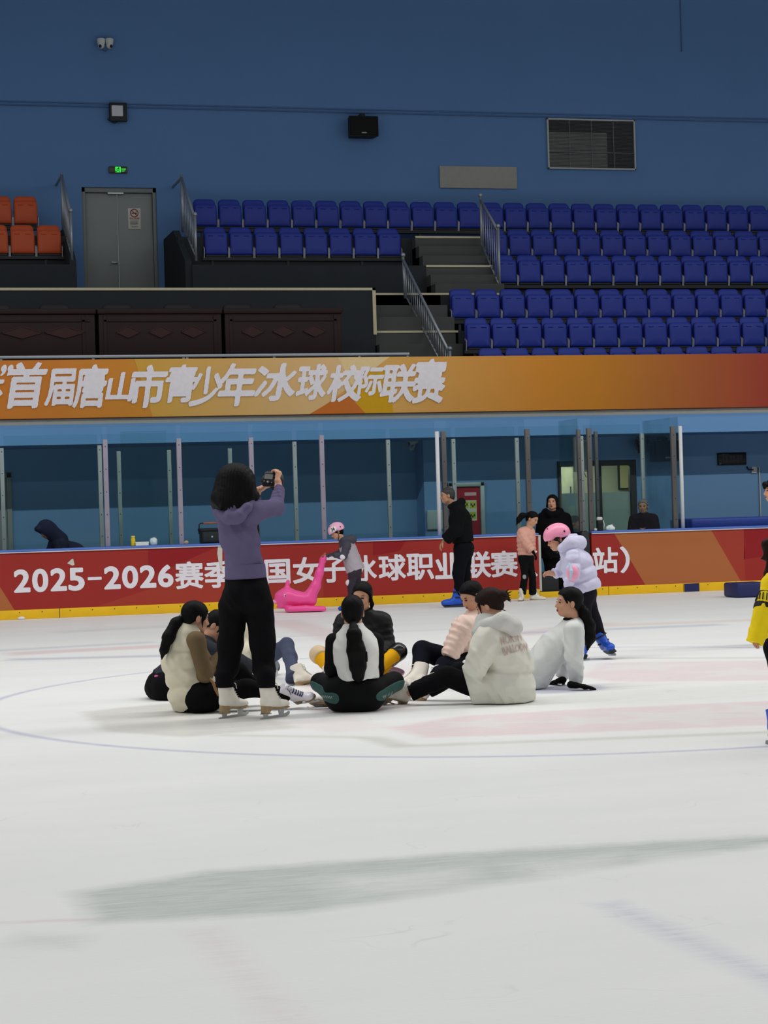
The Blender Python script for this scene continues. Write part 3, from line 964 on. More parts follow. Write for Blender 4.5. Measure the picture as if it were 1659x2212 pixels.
bl = board('red dasher board with white season lettering in front of the long glass', -10.0, GL,
      [([(-300, 1195), (0, 1190), (0, 1268), (32, 1330), (-300, 1335)], 3, 0.002), ([(320, 1170), (475, 1170), (320, 1247)], 1, 0.003), ([(205, 1316), (478, 1222), (700, 1235), (700, 1330), (205, 1330)], 2, 0.002),
       ([(806, 1160), (880, 1160), (862, 1190), (806, 1200)], 1, 0.0025)], (-180, 128, 430, 476, 760, 1020))
br = board('red and burnt orange dasher board beyond the open gate', GR, 34.0,
      [([(1325, 1140), (1535, 1140), (1600, 1262), (1394, 1270)], 3, 0.002), ([(1607, 1130), (1800, 1125), (1800, 1180), (1607, 1208)], 1, 0.002), ([(1535, 1140), (1606, 1135), (1610, 1262), (1600, 1262)], 2, 0.002)], (1315, 1477, 1510, 1591, 1760))
mb = MB(); mb.box((at_y(140, 1180, Y_B)[0], Y_B + 0.13, HB - 0.03), (at_y(620, 1170, Y_B)[0], Y_B + 0.45, HB + 0.012)); mb.build('ledge', cap_m, bl)
let = MB(); let2 = MB()
def dchar(m_, ch, x0, x1, y0, y1, bold=0.03):
    a = at_y(x0, y1, Y_B); c = at_y(x1, y0, Y_B)
    put_text(m_, ch, a[0], c[0], a[2], c[2], Y_B - 0.006, 0, bold=bold)
s_ = 3.456
for ch, x0, x1, y0, y1 in (('2', 105, 223, 1207, 1385), ('0', 242, 358, 1202, 1382), ('2', 378, 496, 1198, 1374), ('5', 511, 629, 1195, 1372), ('–', 655, 758, 1264, 1290), ('2', 778, 897, 1184, 1360),
                           ('0', 913, 1029, 1180, 1354), ('2', 1045, 1163, 1176, 1350), ('6', 1180, 1291, 1172, 1346), ('赛', 1310, 1516, 1146, 1358), ('季', 1528, 1735, 1142, 1350)):
    dchar(let, ch, x0 / s_, x1 / s_, 880 + y0 / s_, 880 + y1 / s_, 0.03 if ord(ch) > 999 else 0.035)
dchar(let, '全', 507, 566, 1207, 1266); dchar(let, '国', 572, 626, 1207, 1263)
for ch, cx in (('女', 661.5), ('子', 720.5), ('冰', 784), ('球', 847), ('职', 907.5), ('业', 968.5), ('联', 1031), ('赛', 1089)):
    yc = 1232 - (cx - 661) * 0.0325
    dchar(let, ch, cx - 28.5, cx + 28.5, yc - 29.5, yc + 29.5)
dchar(let, '（', 1140, 1160, 1188, 1246)
dchar(let2, '站', 1281, 1334, 1181, 1239); dchar(let2, '）', 1340, 1359, 1180, 1238)
let.build('lettering', white_film, bl, fix=False); let2.build('lettering', white_film, br, fix=False)
# torn film and stickers on the boards
mb = MB(); flat(mb, [(145, 1217), (154, 1208), (158, 1207), (161, 1220), (157, 1222)], Y_B, 0, 0.007); mb.build('torn_film_patch', mat('bare_white_board', (210, 206, 196), 0.6), bl); mb = MB(); mb.poly([(at_y(a, c, Y_B)[0], Y_B - 0.007, at_y(a, c, Y_B)[2]) for a, c in ((471, 1178), (480, 1176), (480, 1240), (474, 1225), (469, 1195))])
mb.build('torn_film_patch', mat('bare_white_board', (210, 206, 196), 0.6), bl)
mb = MB(); mb.box((at_y(1477, 1270, Y_B)[0], Y_B - 0.026, 0.004), (at_y(1509, 1270, Y_B)[0], Y_B - 0.02, ZK - 0.005)); mb.build('vinyl_patch', navy, br)
# open gate: dark leaf swung in, sill, end posts
dark_alu = mat('dark_bronze_aluminium', (92, 90, 90), 0.4, 0.5, metal=0.4)
gm = mat('black_gate_edge', (40, 42, 44), 0.5, 0.35)
r = empty('gate_leaf', (GR - 0.1, Y_B + 0.1, 0), 'dark gate leaf standing open beside the lilac child', 'gate')
mb = MB(); xg = at_y(1254, 1200, Y_B + 0.1)[0]
mb.bbox((xg, Y_B + 0.02, 0.1), (GR - 0.02, Y_B + 0.10, HB + 0.01), 0.01); mb.build('leaf_edge', gm, r)
mb = MB(); mb.bbox((xg + 0.1, Y_B + 0.10, 0.1), (GR - 0.08, Y_B + 0.55, HB + 0.01), 0.01); mb.build('leaf', gm, r)
r = empty('gate_sill', (GL + 0.3, Y_B, 0), 'black sill panel below the coated woman in the gate opening', 'sill')
mb = MB(); mb.bbox((GL + 0.02, Y_B + 0.0, 0.09), (GR, Y_B + 0.06, 0.1 + 0.0), 0.004)
zs = at_y(1190, 1235, Y_B)[2]
mb.bbox((GL + 0.02, Y_B + 0.02, 0.09), (GL + 0.32, Y_B + 0.10, zs), 0.008); mb.build('panel', black_st, r)
mb = MB(); mb.bbox((GL, Y_B - 0.01, 0.0), (GR, Y_B + 0.04, 0.09), 0.006); mb.build('kick_plate', yel, r)
mb = MB(); mb.bbox((GL - 0.005, Y_B + 0.0, 0.1), (GL + 0.04, Y_B + 0.1, HB - 0.02), 0.006); mb.build('end_post', mat('pale_board_end', (196, 196, 190), 0.5), r)
# ------------------------------------------------------------------ passage below the stand
Y_R = 32.7
xe = at_y(916, 1050, Y_R)[0]
fx0, fx1 = at_y(1205, 1060, Y_R)[0], at_y(1374, 1060, Y_R)[0]
ftop = at_y(1290, 996, Y_R)[2]
mb = MB()
mb.quad((-14, Y_W, 0), (xe, Y_W, 0), (xe, Y_W, ZF0), (-14, Y_W, ZF0))
mb.quad((xe, Y_R, 0), (xe, Y_W, 0), (xe, Y_W, ZF0), (xe, Y_R, ZF0))
mb.quad((xe, Y_R, 0), (fx0, Y_R, 0), (fx0, Y_R, ZF0), (xe, Y_R, ZF0))
mb.quad((fx1, Y_R, 0), (46, Y_R, 0), (46, Y_R, ZF0), (fx1, Y_R, ZF0))
mb.quad((fx0, Y_R, ftop), (fx1, Y_R, ftop), (fx1, Y_R, ZF0), (fx0, Y_R, ZF0))
structure('wall_passage', mb, mat('pale_blue_passage_paint', (116, 158, 200), 0.75, 0.2, var=0.05, scale=0.9, bump=0.1, bump_scale=30), origin=(8, Y_R, 1), fix=False)
# office seen through the black framed glass door
cream_w = mat('cream_office_wall', (206, 202, 176), 0.8, 0.2)
mb = MB(); a, c = fx0 - 1.2, fx1 + 1.4
mb.quad((a, Y_R + 2.6, 0), (c, Y_R + 2.6, 0), (c, Y_R + 2.6, 2.55), (a, Y_R + 2.6, 2.55))
mb.quad((a, Y_R + 0.05, 0), (a, Y_R + 2.6, 0), (a, Y_R + 2.6, 2.55), (a, Y_R + 0.05, 2.55)); mb.quad((c, Y_R + 0.05, 0), (c, Y_R + 2.6, 0), (c, Y_R + 2.6, 2.55), (c, Y_R + 0.05, 2.55))
mb.quad((a, Y_R + 0.05, 2.55), (c, Y_R + 0.05, 2.55), (c, Y_R + 2.6, 2.55), (a, Y_R + 2.6, 2.55))
structure('wall_office', mb, cream_w, origin=(13, 34, 1), fix=False)
L = bpy.data.lights.new('office_ceiling_light', 'AREA'); L.shape = 'RECTANGLE'; L.size = 1.2; L.size_y = 0.6; L.energy = 30; L.color = (1.0, 0.97, 0.86)
o = bpy.data.objects.new('office_ceiling_light', L); o.location = ((fx0 + fx1) / 2, Y_R + 1.3, 2.5); C.objects.link(o)
blk_frame = mat('black_door_frame', (34, 35, 38), 0.5, 0.35)
dr = empty('door_2', ((fx0 + fx1) / 2, Y_R, 0)); dr['kind'] = 'structure'
X_ = lambda px: at_y(px, 1060, Y_R)[0]
mb = MB()
for p, q in ((1205, 1212), (1289, 1299), (1361, 1374)):
    mb.bbox((X_(p), Y_R - 0.04, 0), (X_(q), Y_R + 0.08, ftop), 0.008)
mb.bbox((fx0, Y_R - 0.041, ftop - 0.085), (fx1, Y_R + 0.081, ftop + 0.01), 0.008)
mb.build('door_frame', blk_frame, dr)
zfilm = at_y(1330, 1063, Y_R)[2]
film = mat('frosted_green_film', (150, 172, 160), 0.35, 0.4)
for p, q in ((1212, 1289), (1299, 1361)):
    mb = MB(); mb.box((X_(p), Y_R + 0.015, 0.02), (X_(q), Y_R + 0.027, ftop - 0.08)); mb.build('glass', glass_mat('clear_door_glass', (0.93, 0.96, 0.94)), dr)
    mb = MB(); mb.box((X_(p), Y_R + 0.008, 0.05), (X_(q), Y_R + 0.014, zfilm)); mb.build('frosted_film', film, dr)
# a pale cupboard and a notice board inside the office
Yo = Y_R + 2.3
r = empty('office_cupboard', (at_y(1230, 1060, Yo)[0], Yo, 0), 'pale tall cupboard inside the office behind the glass door', 'cupboard')
mb = MB(); a, c = at_y(1196, 1060, Yo)[0], at_y(1229, 1060, Yo)[0]; zt_ = at_y(1220, 1010, Yo)[2]
mb.bbox((a, Yo - 0.25, 0.02), (c, Yo + 0.28, zt_), 0.01); mb.build('carcass', mat('pale_laminate', (214, 206, 172), 0.5), r)
mb = MB(); mb.bbox((c - 0.07, Yo - 0.28, 1.55), (c - 0.05, Yo - 0.25, 1.75), 0.004); mb.build('handle', black_st, r)
r = empty('notice_board', (at_y(1355, 1030, Yo)[0], Yo + 0.25, 1.6), 'framed yellowish notice board on the office wall', 'notice board')
a, c = at_y(1347, 1060, Yo)[0], at_y(1385, 1060, Yo)[0]; z0, z1 = at_y(1350, 1057, Yo)[2], at_y(1350, 1000, Yo)[2]
mb = MB(); mb.bbox((a, Yo + 0.24, z0), (c, Yo + 0.29, z1), 0.006); mb.build('frame', black_st, r)
mb = MB(); mb.box((a + 0.03, Yo + 0.235, z0 + 0.03), (c - 0.03, Yo + 0.24, z1 - 0.03)); mb.build('sheet', mat('yellowish_paper', (226, 214, 160), 0.7), r)

# grey door at the left end of the passage
dr = empty('door_3', (at_y(0, 1100, Y_W)[0], Y_W, 0)); dr['kind'] = 'structure'
a, c = at_y(-110, 1100, Y_W)[0], at_y(26, 1100, Y_W)[0]; zt_ = at_y(10, 1021, Y_W)[2]
mb = MB(); mb.bbox((a, Y_W - 0.05, 0), (a + 0.08, Y_W + 0.02, zt_), 0.006); mb.bbox((c - 0.08, Y_W - 0.05, 0), (c, Y_W + 0.02, zt_), 0.006); mb.bbox((a, Y_W - 0.05, zt_ - 0.09), (c, Y_W + 0.02, zt_), 0.006)
mb.build('door_frame', mat('pale_grey_frame', (148, 152, 148), 0.5), dr)
mb = MB(); mb.bbox((a + 0.08, Y_W - 0.025, 0), (c - 0.08, Y_W + 0.0, zt_ - 0.09), 0.004); mb.build('door_leaf', door_m, dr)

# ------------------------------------------------------------------ protective glass and its posts
pane = glass_mat('tinted_rink_glass', (0.92, 0.965, 0.975))
pane2 = glass_mat('greenish_rink_glass', (0.90, 0.96, 0.95))
mauve = mat('mauve_grey_aluminium_post', (150, 144, 160), 0.5, 0.4, metal=0.2, var=0.15, scale=6)
greeny = mat('greenish_grey_aluminium_post', (158, 166, 164), 0.5, 0.4, metal=0.1, var=0.12, scale=4)
white_p = mat('white_painted_pipe', (214, 216, 220), 0.45, 0.4)
YF, YRR = 28.93, 30.5
def post(px, py, y, m_, w, label, z0=HB, round_=False):
    c = at_y(px, py, y)
    o_ = MB()
    if round_: o_.tube([(c[0], y, z0 + 0.013), (c[0], y, c[2])], w / 2, n=14)
    else:
        o_.bbox((c[0] - w / 2, y - 0.03, z0 + 0.013), (c[0] + w / 2, y + 0.03, c[2]), 0.006)
    zz = z0 + 0.15
    while not round_ and zz < c[2]:
        o_.tube([(c[0], y - 0.034, zz), (c[0], y - 0.029, zz)], 0.008, n=6, mi=1); zz += 0.33
    b_ = o_.build('glass_post', [m_, black_st], origin=(c[0], y, z0))
    tag(b_, label, 'glass post', 'posts of the rink glass')
    return c
front = [(226.5, 949.5, mauve, 'mauve-grey glass post standing on the board, first from the hooded person'), (385.5, 947, mauve, 'mauve-grey glass post on the board just left of the black speaker'),
         (541.5, 945, mauve, 'mauve-grey glass post on the board behind the camera-holding woman'), (694, 940, mauve, 'mauve-grey glass post on the board behind the helmeted child with number 24')]
xs = []
for px, py, m_, lb in front:
    xs.append(post(px, py, YF, m_, 0.068, lb)[0])
c = post(943.5, 932, YF, white_p, 0.06, 'white pipe post on the board behind the man in the black jacket', round_=True); xw1 = c[0]
c = post(957, 932, YF + 0.06, dark_alu, 0.075, 'dark bronze glass post beside the white pipe behind the man'); xd1 = c[0]
c = post(1138, 927, YF, dark_alu, 0.075, 'dark bronze glass post at the gate beside the woman in the long coat'); xd2 = c[0]
c = post(1249, 928, YF + 0.05, dark_alu, 0.055, 'dark bronze post on the open gate leaf'); xg1 = c[0]
c = post(1271.5, 925, YF, dark_alu, 0.075, 'dark bronze glass post at the end of the orange board'); xd3 = c[0]
c = post(1286.5, 932, YF + 0.5, dark_alu, 0.05, 'thin dark bronze post just behind the gate end', z0=0.0); 
c = post(1453, 921, YF, dark_alu, 0.08, 'dark bronze glass post beside the old seated woman'); xd4 = c[0]
c = post(1469, 920, YF, white_p, 0.06, 'white pipe post at the end of the glass by the blue mats', round_=True); xw2 = c[0]
rear = [(3, 968, YRR), (214.5, 962, YRR), (256, 975, 31.0), (364.5, 972, 31.0), (496, 968, 31.0), (635.5, 954, YRR), (837.5, 950, YRR), (978.5, 948, YRR), (1115.5, 946, YRR), (1255, 942, YRR), (1386, 936, YRR)]
rl = ['at the picture edge by the grey passage door', 'paired behind the first mauve post', 'left of the yellow bottle', 'right of the yellow bottle', 'hidden in part by the dark hair of the photographing woman', 'right of the raised camera',
      'above the middle of the rink board', 'in front of the red fire cabinet', 'left of the coated woman', 'in front of the glass office door', 'above the old seated woman']
xr = []
for (px, py, y), t_ in zip(rear, rl):
    xr.append(post(px, py, y, greeny, 0.062, 'greenish-grey rear glass post ' + t_, z0=0.0)[0])
ZG = 2.745
def glass(xa, xb, y, z0, z1, m_, label):
    o_ = MB(); o_.box((xa + 0.035, y - 0.005, z0), (xb - 0.035, y + 0.005, z1))
    b_ = o_.build('glass_screen', m_, origin=((xa + xb) / 2, y, z0))
    tag(b_, label, 'glass pane', 'panes of the rink glass')
gx = [xs[0] - 2.4] + xs + [xw1]
gl = ['by the hooded person', 'over the yellow bottle', 'over the black speaker', 'behind the raised camera', 'widest, over the middle of the red board']
for i in range(5):
    glass(gx[i], gx[i + 1], YF + 0.04, HB + 0.01, ZG, pane, 'clear front rink glass pane ' + gl[i])
glass(xd1 + 0.01, xd2, YF + 0.04, HB + 0.01, ZG, pane, 'clear front rink glass pane between two dark posts by the man')
glass(xd3, xd4, YF + 0.04, HB + 0.01, ZG, pane, 'clear front rink glass pane in front of the old woman')
zr_ = at_y(215, 938, YRR)[2]
for i, t_ in ((0, 'by the hooded person'),):
    glass(xr[0], xr[1], YRR, 0.05, zr_, pane2, 'rear rink glass pane ' + t_)
glass(xr[2], xr[3], 31.0, 0.05, at_y(310, 931, 31.0)[2], pane2, 'greener rear glass pane over the yellow bottle')
glass(xr[1], xr[5], YRR + 0.02, 0.05, zr_, pane2, 'rear rink glass pane behind the photographing woman')
for i, t_ in ((5, 'left of the bullet camera'), (6, 'by the bullet camera'), (7, 'by the fire cabinet'), (8, 'behind the coated woman'), (9, 'by the office door')):
    glass(xr[i], xr[i + 1], YRR, 0.05, zr_, pane2, 'rear rink glass pane ' + t_)
for xx, lab in ((xg1, 'cross glass pane on the open gate leaf'), (xw2 - 0.02, 'cross glass pane dividing the bench by the old woman')):
    o_ = MB(); o_.box((xx - 0.005, YF + (0.09 if 'gate' in lab else 0.05), HB if 'gate' in lab else 0.1), (xx + 0.005, (YF + 0.95) if 'gate' in lab else YRR - 0.06, ZG))
    tag(o_.build('glass_screen', pane2, origin=(xx, YF + 0.3, HB)), lab, 'glass pane', 'panes of the rink glass')

# ------------------------------------------------------------------ things on the passage walls
def wbox(px0, px1, py0, py1, Y, dep):
    a = at_y(px0, (py0 + py1) / 2, Y)[0]; c = at_y(px1, (py0 + py1) / 2, Y)[0]; mid = (px0 + px1) / 2
    return a, c, at_y(mid, py1, Y)[2], at_y(mid, py0, Y)[2]
a, c, z0, z1 = wbox(968, 1046, 1042, 1240, Y_R, 0.1)
r = empty('fire_cabinet', ((a + c) / 2, Y_R, z0), 'red fire cabinet in a pale metal frame behind the man', 'fire cabinet')
mb = MB(); w = 0.075
mb.bbox((a, Y_R - 0.09, z0), (a + w, Y_R, z1), 0.01); mb.bbox((c - w, Y_R - 0.09, z0), (c, Y_R, z1), 0.01); mb.bbox((a, Y_R - 0.09, z1 - w), (c, Y_R, z1), 0.01); mb.build('frame', mat('pale_aluminium_frame', (178, 190, 186), 0.4, metal=0.3), r)
mb = MB(); mb.box((a + w, Y_R - 0.04, z0), (c - w, Y_R - 0.005, z1 - w)); mb.build('door', mat('fire_red_panel', (172, 28, 44), 0.4), r)
mb = MB(); y_ = Y_R - 0.046
mb.box((at_y(1002, 1063, Y_R)[0], y_, at_y(1002, 1071, Y_R)[2]), (at_y(1027, 1063, Y_R)[0], Y_R - 0.04, at_y(1002, 1064, Y_R)[2]))
mb.build('title_strip', mat('pinkish_white_print', (232, 190, 196), 0.5), r)
mb = MB(); mb.box((at_y(995, 1100, Y_R)[0], y_, at_y(1010, 1125, Y_R)[2]), (at_y(1028, 1100, Y_R)[0], Y_R - 0.04, at_y(1010, 1081, Y_R)[2])); mb.build('instruction_sheet', mat('pale_instruction_sheet', (222, 224, 200), 0.5), r)
mb = MB()
for px, py in ((1004, 1090), (1020, 1090), (1004, 1113), (1020, 1113)):
    q0 = at_y(px - 6.5, py + 8, Y_R); q1 = at_y(px + 6.5, py - 7, Y_R); mb.box((q0[0], y_ - 0.003, q0[2]), (q1[0], y_, q1[2]), 0)
    for k in range(3):
        q = at_y(px - 4 + 3.5 * k, py + (k % 2) * 3 - 1, Y_R); mb.box((q[0] - 0.012, y_ - 0.005, q[2] - 0.025), (q[0] + 0.012, y_ - 0.003, q[2] + 0.012), 1)
mb.build('pictogram', [mat('yellow_green_pictogram', (196, 204, 60), 0.5), black_st], r)
a, c, z0, z1 = wbox(921, 956, 1102, 1144, Y_R, 0.1)
r = empty('electric_box', ((a + c) / 2, Y_R, z0), 'pale grey electric box on the passage wall behind the white pipe', 'electric box')
mb = MB(); mb.bbox((a, Y_R - 0.06, z0), (c, Y_R, z1), 0.01); mb.build('case', mat('pale_grey_enamel', (184, 198, 196), 0.45), r)
mb = MB(); mb.bbox((a + 0.012, Y_R - 0.07, z0 + 0.012), (c - 0.012, Y_R - 0.058, z1 - 0.012), 0.006); mb.build('cover', mat('pale_grey_enamel', (184, 198, 196)), r)
p = at_y(893, 956, Y_W - 0.2)
r = empty('bullet_camera', p, 'white bullet security camera high on the passage wall', 'security camera')
cam_w = mat('white_camera_plastic', (206, 208, 206), 0.4)
mb = MB(); mb.tube([p + (0.09, 0, 0.02), p + (-0.08, -0.03, -0.02)], 0.035, n=14); mb.bar(p + (0.1, 0, 0.055), p + (-0.11, -0.03, 0.02), 0.075, 0.012); mb.build('housing', cam_w, r)
mb = MB(); mb.tube([p + (-0.08, -0.03, -0.02), p + (-0.085, -0.031, -0.021)], 0.028, n=14); mb.build('lens', black_st, r)
mb = MB(); mb.tube([p + (0.03, 0, -0.03), p + (0.02, 0.08, -0.09), p + (0.02, 0.2, -0.09)], 0.016); mb.tube([p + (0.02, 0.17, -0.09), p + (0.02, 0.2, -0.09)], 0.045, n=14); mb.build('bracket', cam_w, r)
a, c, z0, z1 = wbox(1241, 1270, 951, 1019, Y_R - 0.1, 0.1)
r = empty('hanging_sign', ((a + c) / 2, Y_R - 0.1, z0), 'pale framed board hung above the office door', 'sign board')
mb = MB(); mb.bbox((a, Y_R - 0.11, z0), (c, Y_R - 0.02, z1), 0.008); mb.build('frame', cam_w, r)
mb = MB(); mb.box((a + 0.03, Y_R - 0.115, z0 + 0.03), (c - 0.02, Y_R - 0.11, z1 - 0.02)); mb.build('panel', mat('grey_green_panel', (142, 156, 156), 0.5), r)
mb = MB(); mb.tube([(c - 0.08, Y_R - 0.1, z0), (c - 0.06, Y_R - 0.1, z0 - 0.06), (c - 0.04, Y_R - 0.1, z0 - 0.1)], 0.006, n=6); mb.build('cord', black_st, r)
# black wall fan
p = at_y(1393, 958, Y_R - 0.3)
r = empty('wall_fan', p, 'black wall fan beside the office door', 'fan')
mb = MB(); d_ = unit([-0.6, -1, -0.25]); u_ = unit(np.cross(d_, [0, 0, 1])); w_ = np.cross(u_, d_)
for rad in (0.06, 0.10, 0.14, 0.17):
    mb.tube([p + d_ * 0.05 * (1 - rad * 3) + (u_ * math.cos(t) + w_ * math.sin(t)) * rad for t in np.linspace(0, 2 * math.pi, 25)], 0.004, n=5)
for k in range(16):
    t = k * math.pi / 8; e_ = u_ * math.cos(t) + w_ * math.sin(t); mb.tube([p + d_ * 0.05, p + d_ * 0.04 + e_ * 0.09, p + e_ * 0.17, p - d_ * 0.06 + e_ * 0.09], 0.003, n=4)
mb.build('guard', black_st, r)
mb = MB()
for k in range(3):
    t = k * 2 * math.pi / 3; e_ = u_ * math.cos(t) + w_ * math.sin(t); f_ = np.cross(d_, e_)
    mb.quad(p + e_ * 0.03 - f_ * 0.02 + d_ * 0.01, p + e_ * 0.15 - f_ * 0.06 + d_ * 0.02, p + e_ * 0.15 + f_ * 0.06 - d_ * 0.01, p + e_ * 0.03 + f_ * 0.03 - d_ * 0.01)
mb.build('blade', black_st, r)
mb = MB(); mb.tube([p, p - d_ * 0.14], 0.05, n=12); mb.tube([p - d_ * 0.1, p + (0.03, 0.26, -0.06)], 0.02); mb.bbox(p + (-0.02, 0.26, -0.16), p + (0.08, 0.3, 0.03), 0.01); mb.build('motor', black_st, r)
def wall_speaker(p0, w, h, d, Yw, label):
    r = empty('wall_speaker', p0, label, 'loudspeaker')
    x, y, z = p0
    mb = MB(); o = [(-w / 2, 0), (w / 2, 0), (w / 2 - 0.08 * w, d), (-w / 2 + 0.08 * w, d)]
    mb.prism([(x + a, y + b, z - h / 2) for a, b in o], (0, 0, h)); mb.build('cabinet', mat('black_speaker_paint', (24, 25, 27), 0.6, 0.3), r)
    mb = MB(); mb.bbox((x - w / 2 + 0.012, y - 0.02, z - h / 2 + 0.012), (x + w / 2 - 0.012, y + 0.004, z + h / 2 - 0.012), 0.015); mb.build('grille', mat('black_speaker_mesh', (18, 18, 20), 0.7, 0.2, bump=0.3, bump_scale=300), r)
    mb = MB(); mb.box((x - 0.05, y - 0.022, z - h / 2 + 0.05), (x + 0.05, y - 0.019, z - h / 2 + 0.075)); mb.build('badge', mat('silver_badge', (150, 150, 150), 0.4), r)
    mb = MB(); mb.tube([(x, y + d * 0.4, z + h / 2 - 0.02), (x, y + d * 0.4, z + h / 2 + 0.06)], 0.06, n=12); mb.bar((x, y + d * 0.4, z + h / 2 + 0.05), (x, Yw, z + h / 2 + 0.05), 0.06); mb.build('bracket', black_st, r)
p = at_y(1442, 974, Y_R - 0.4); wall_speaker(p, 0.50, 0.36, 0.3, Y_R, 'black loudspeaker on the passage wall above the old woman')
a, c, z0, z1 = wbox(1549, 1610, 978, 1004.5, Y_R, 0.05)
r = empty('digital_clock', ((a + c) / 2, Y_R, z0), 'black digital clock panel on the passage wall', 'clock')
mb = MB(); mb.bbox((a, Y_R - 0.05, z0), (c, Y_R, z1), 0.008); mb.build('case', mat('black_gloss_plastic', (16, 16, 20), 0.3), r)
mb = MB()
for k in range(3):
    xx = a + (c - a) * (0.15 + 0.26 * k)
    for j in range(2): mb.box((xx + j * 0.055, Y_R - 0.053, z0 + 0.07), (xx + j * 0.055 + 0.042, Y_R - 0.05, z1 - 0.045))
mb.build('display', mat('dark_display_digit', (44, 44, 54), 0.4), r)
mb = MB(); put_text(mb, 'DIGITAL', a + 0.07, a + 0.2, z1 - 0.032, z1 - 0.02, Y_R - 0.053); 
mb.box((a + 0.02, Y_R - 0.053, z0 + 0.015), (a + 0.05, Y_R - 0.05, z0 + 0.03)); mb.build('print', mat('pale_print', (150, 150, 155), 0.5), r, fix=False)
a, c, z0, z1 = wbox(1622, 1633, 1008, 1022, Y_R, 0.05)
r = empty('wall_socket', ((a + c) / 2, Y_R, z0), 'white wall socket with conduit beside the digital clock', 'socket')
mb = MB(); mb.bbox((a, Y_R - 0.04, z0), (c, Y_R, z1), 0.006); mb.build('plate', cam_w, r)
p0 = at_y(1634, 1009, Y_R); p1 = at_y(1639, 1009, Y_R)
mb = MB(); mb.tube([(p0[0], Y_R - 0.02, p0[2]), (p1[0], Y_R - 0.02, p0[2]), (p1[0], Y_R - 0.02, 0.3)], 0.014); mb.build('conduit', cam_w, r)
mb = MB(); q = at_y(1612, 1008, Y_R); mb.tube([(q[0], Y_R - 0.02, q[2]), (q[0] + 0.03, Y_R - 0.03, q[2] - 0.05), (a + 0.03, Y_R - 0.045, (z0 + z1) / 2)], 0.012); mb.build('plug_cord', black_st, r)
# blue mats behind the board
blue_v = mat('blue_vinyl_mat', (40, 66, 150), 0.4, 0.35)
for i, (p0, p1, y0, lab) in enumerate(((1478, 1720, 1124, 'wide blue crash mat lying uppermost behind the orange board'), (1450, 1600, 1133, 'darker blue folded mat under the wide crash mat'))):
    a, c, z0, z1 = wbox(p0, p1, y0, 1160, 29.6, 0)
    r = empty('crash_mat', ((a + c) / 2, 29.6 + i * 0.0, z1 - 0.25), lab, 'mat', 'blue mats behind the board')
    mb = MB(); z1 = z1 if i == 0 else zt0 - 0.005; zt0 = z1 - 0.13
    if i == 0: mb.bbox((a, 29.3, z1 - 0.13), (c, 30.2, z1 + 0.05), 0.03)
    else: mb.bbox((a, 29.25, 0.02), (c, 30.25, z1), 0.03)
    mb.build('pad', blue_v if i == 0 else mat('dark_blue_vinyl_mat', (34, 50, 112), 0.45), r)

# ------------------------------------------------------------------ things on top of the boards
ZC = HB + 0.013
def on_cap(px): return at_y(px, 1170, Y_B + 0.05)[0]
x = on_cap(287.5)
r = empty('bottle', (x, Y_B + 0.05, ZC), 'yellow drinks bottle on the board cap', 'bottle')
mb = MB(); mb.lathe((x, Y_B + 0.05, ZC), [(0.03, 0), (0.033, 0.01), (0.033, 0.105), (0.026, 0.118), (0.026, 0.12)]); mb.build('body', mat('yellow_plastic', (216, 186, 30), 0.4), r)
mb = MB(); mb.lathe((x, Y_B + 0.05, ZC + 0.12), [(0.029, 0), (0.029, 0.022), (0.026, 0.026)]); mb.build('cap', mat('yellow_cap', (222, 200, 60), 0.4), r)
a, c = on_cap(289), on_cap(320)
r = empty('paper_box', (a, Y_B + 0.04, ZC), 'flat white paper box on the board cap beside the yellow bottle', 'box')
mb = MB(); mb.bbox((a + 0.02, Y_B - 0.01, ZC), (c, Y_B + 0.09, ZC + 0.04), 0.004); mb.build('tray', mat('white_card', (214, 220, 218), 0.6), r)
mb = MB(); mb.bbox((a + 0.015, Y_B - 0.013, ZC + 0.04), (c + 0.004, Y_B + 0.093, ZC + 0.056), 0.003); mb.build('lid', mat('white_card', (0, 0, 0)), r)
x = on_cap(1296)
r = empty('thermos', (x, Y_B + 0.042, ZC), 'black thermos flask with a white lid on the board by the gate', 'flask')
mb = MB(); mb.lathe((x, Y_B + 0.042, ZC), [(0.046, 0), (0.05, 0.01), (0.05, 0.15), (0.043, 0.165)]); mb.build('body', mat('black_flask', (26, 27, 30), 0.4), r)
mb = MB(); mb.lathe((x, Y_B + 0.042, ZC + 0.165), [(0.046, 0), (0.046, 0.035), (0.036, 0.047)]); mb.build('lid', cam_w, r)
mb = MB(); mb.tube([(x + 0.055, Y_B + 0.03, ZC + 0.16), (x + 0.07, Y_B + 0.03, ZC + 0.1), (x + 0.06, Y_B + 0.03, ZC + 0.02)], 0.008); mb.build('strap', cam_w, r)
a, c = on_cap(1309), on_cap(1328)
r = empty('tissue_pack', (a, Y_B + 0.06, ZC), 'white and green tissue pack on the board by the thermos', 'tissues')
Y_HW = Y_H; Y_H = Y_H - 0.004
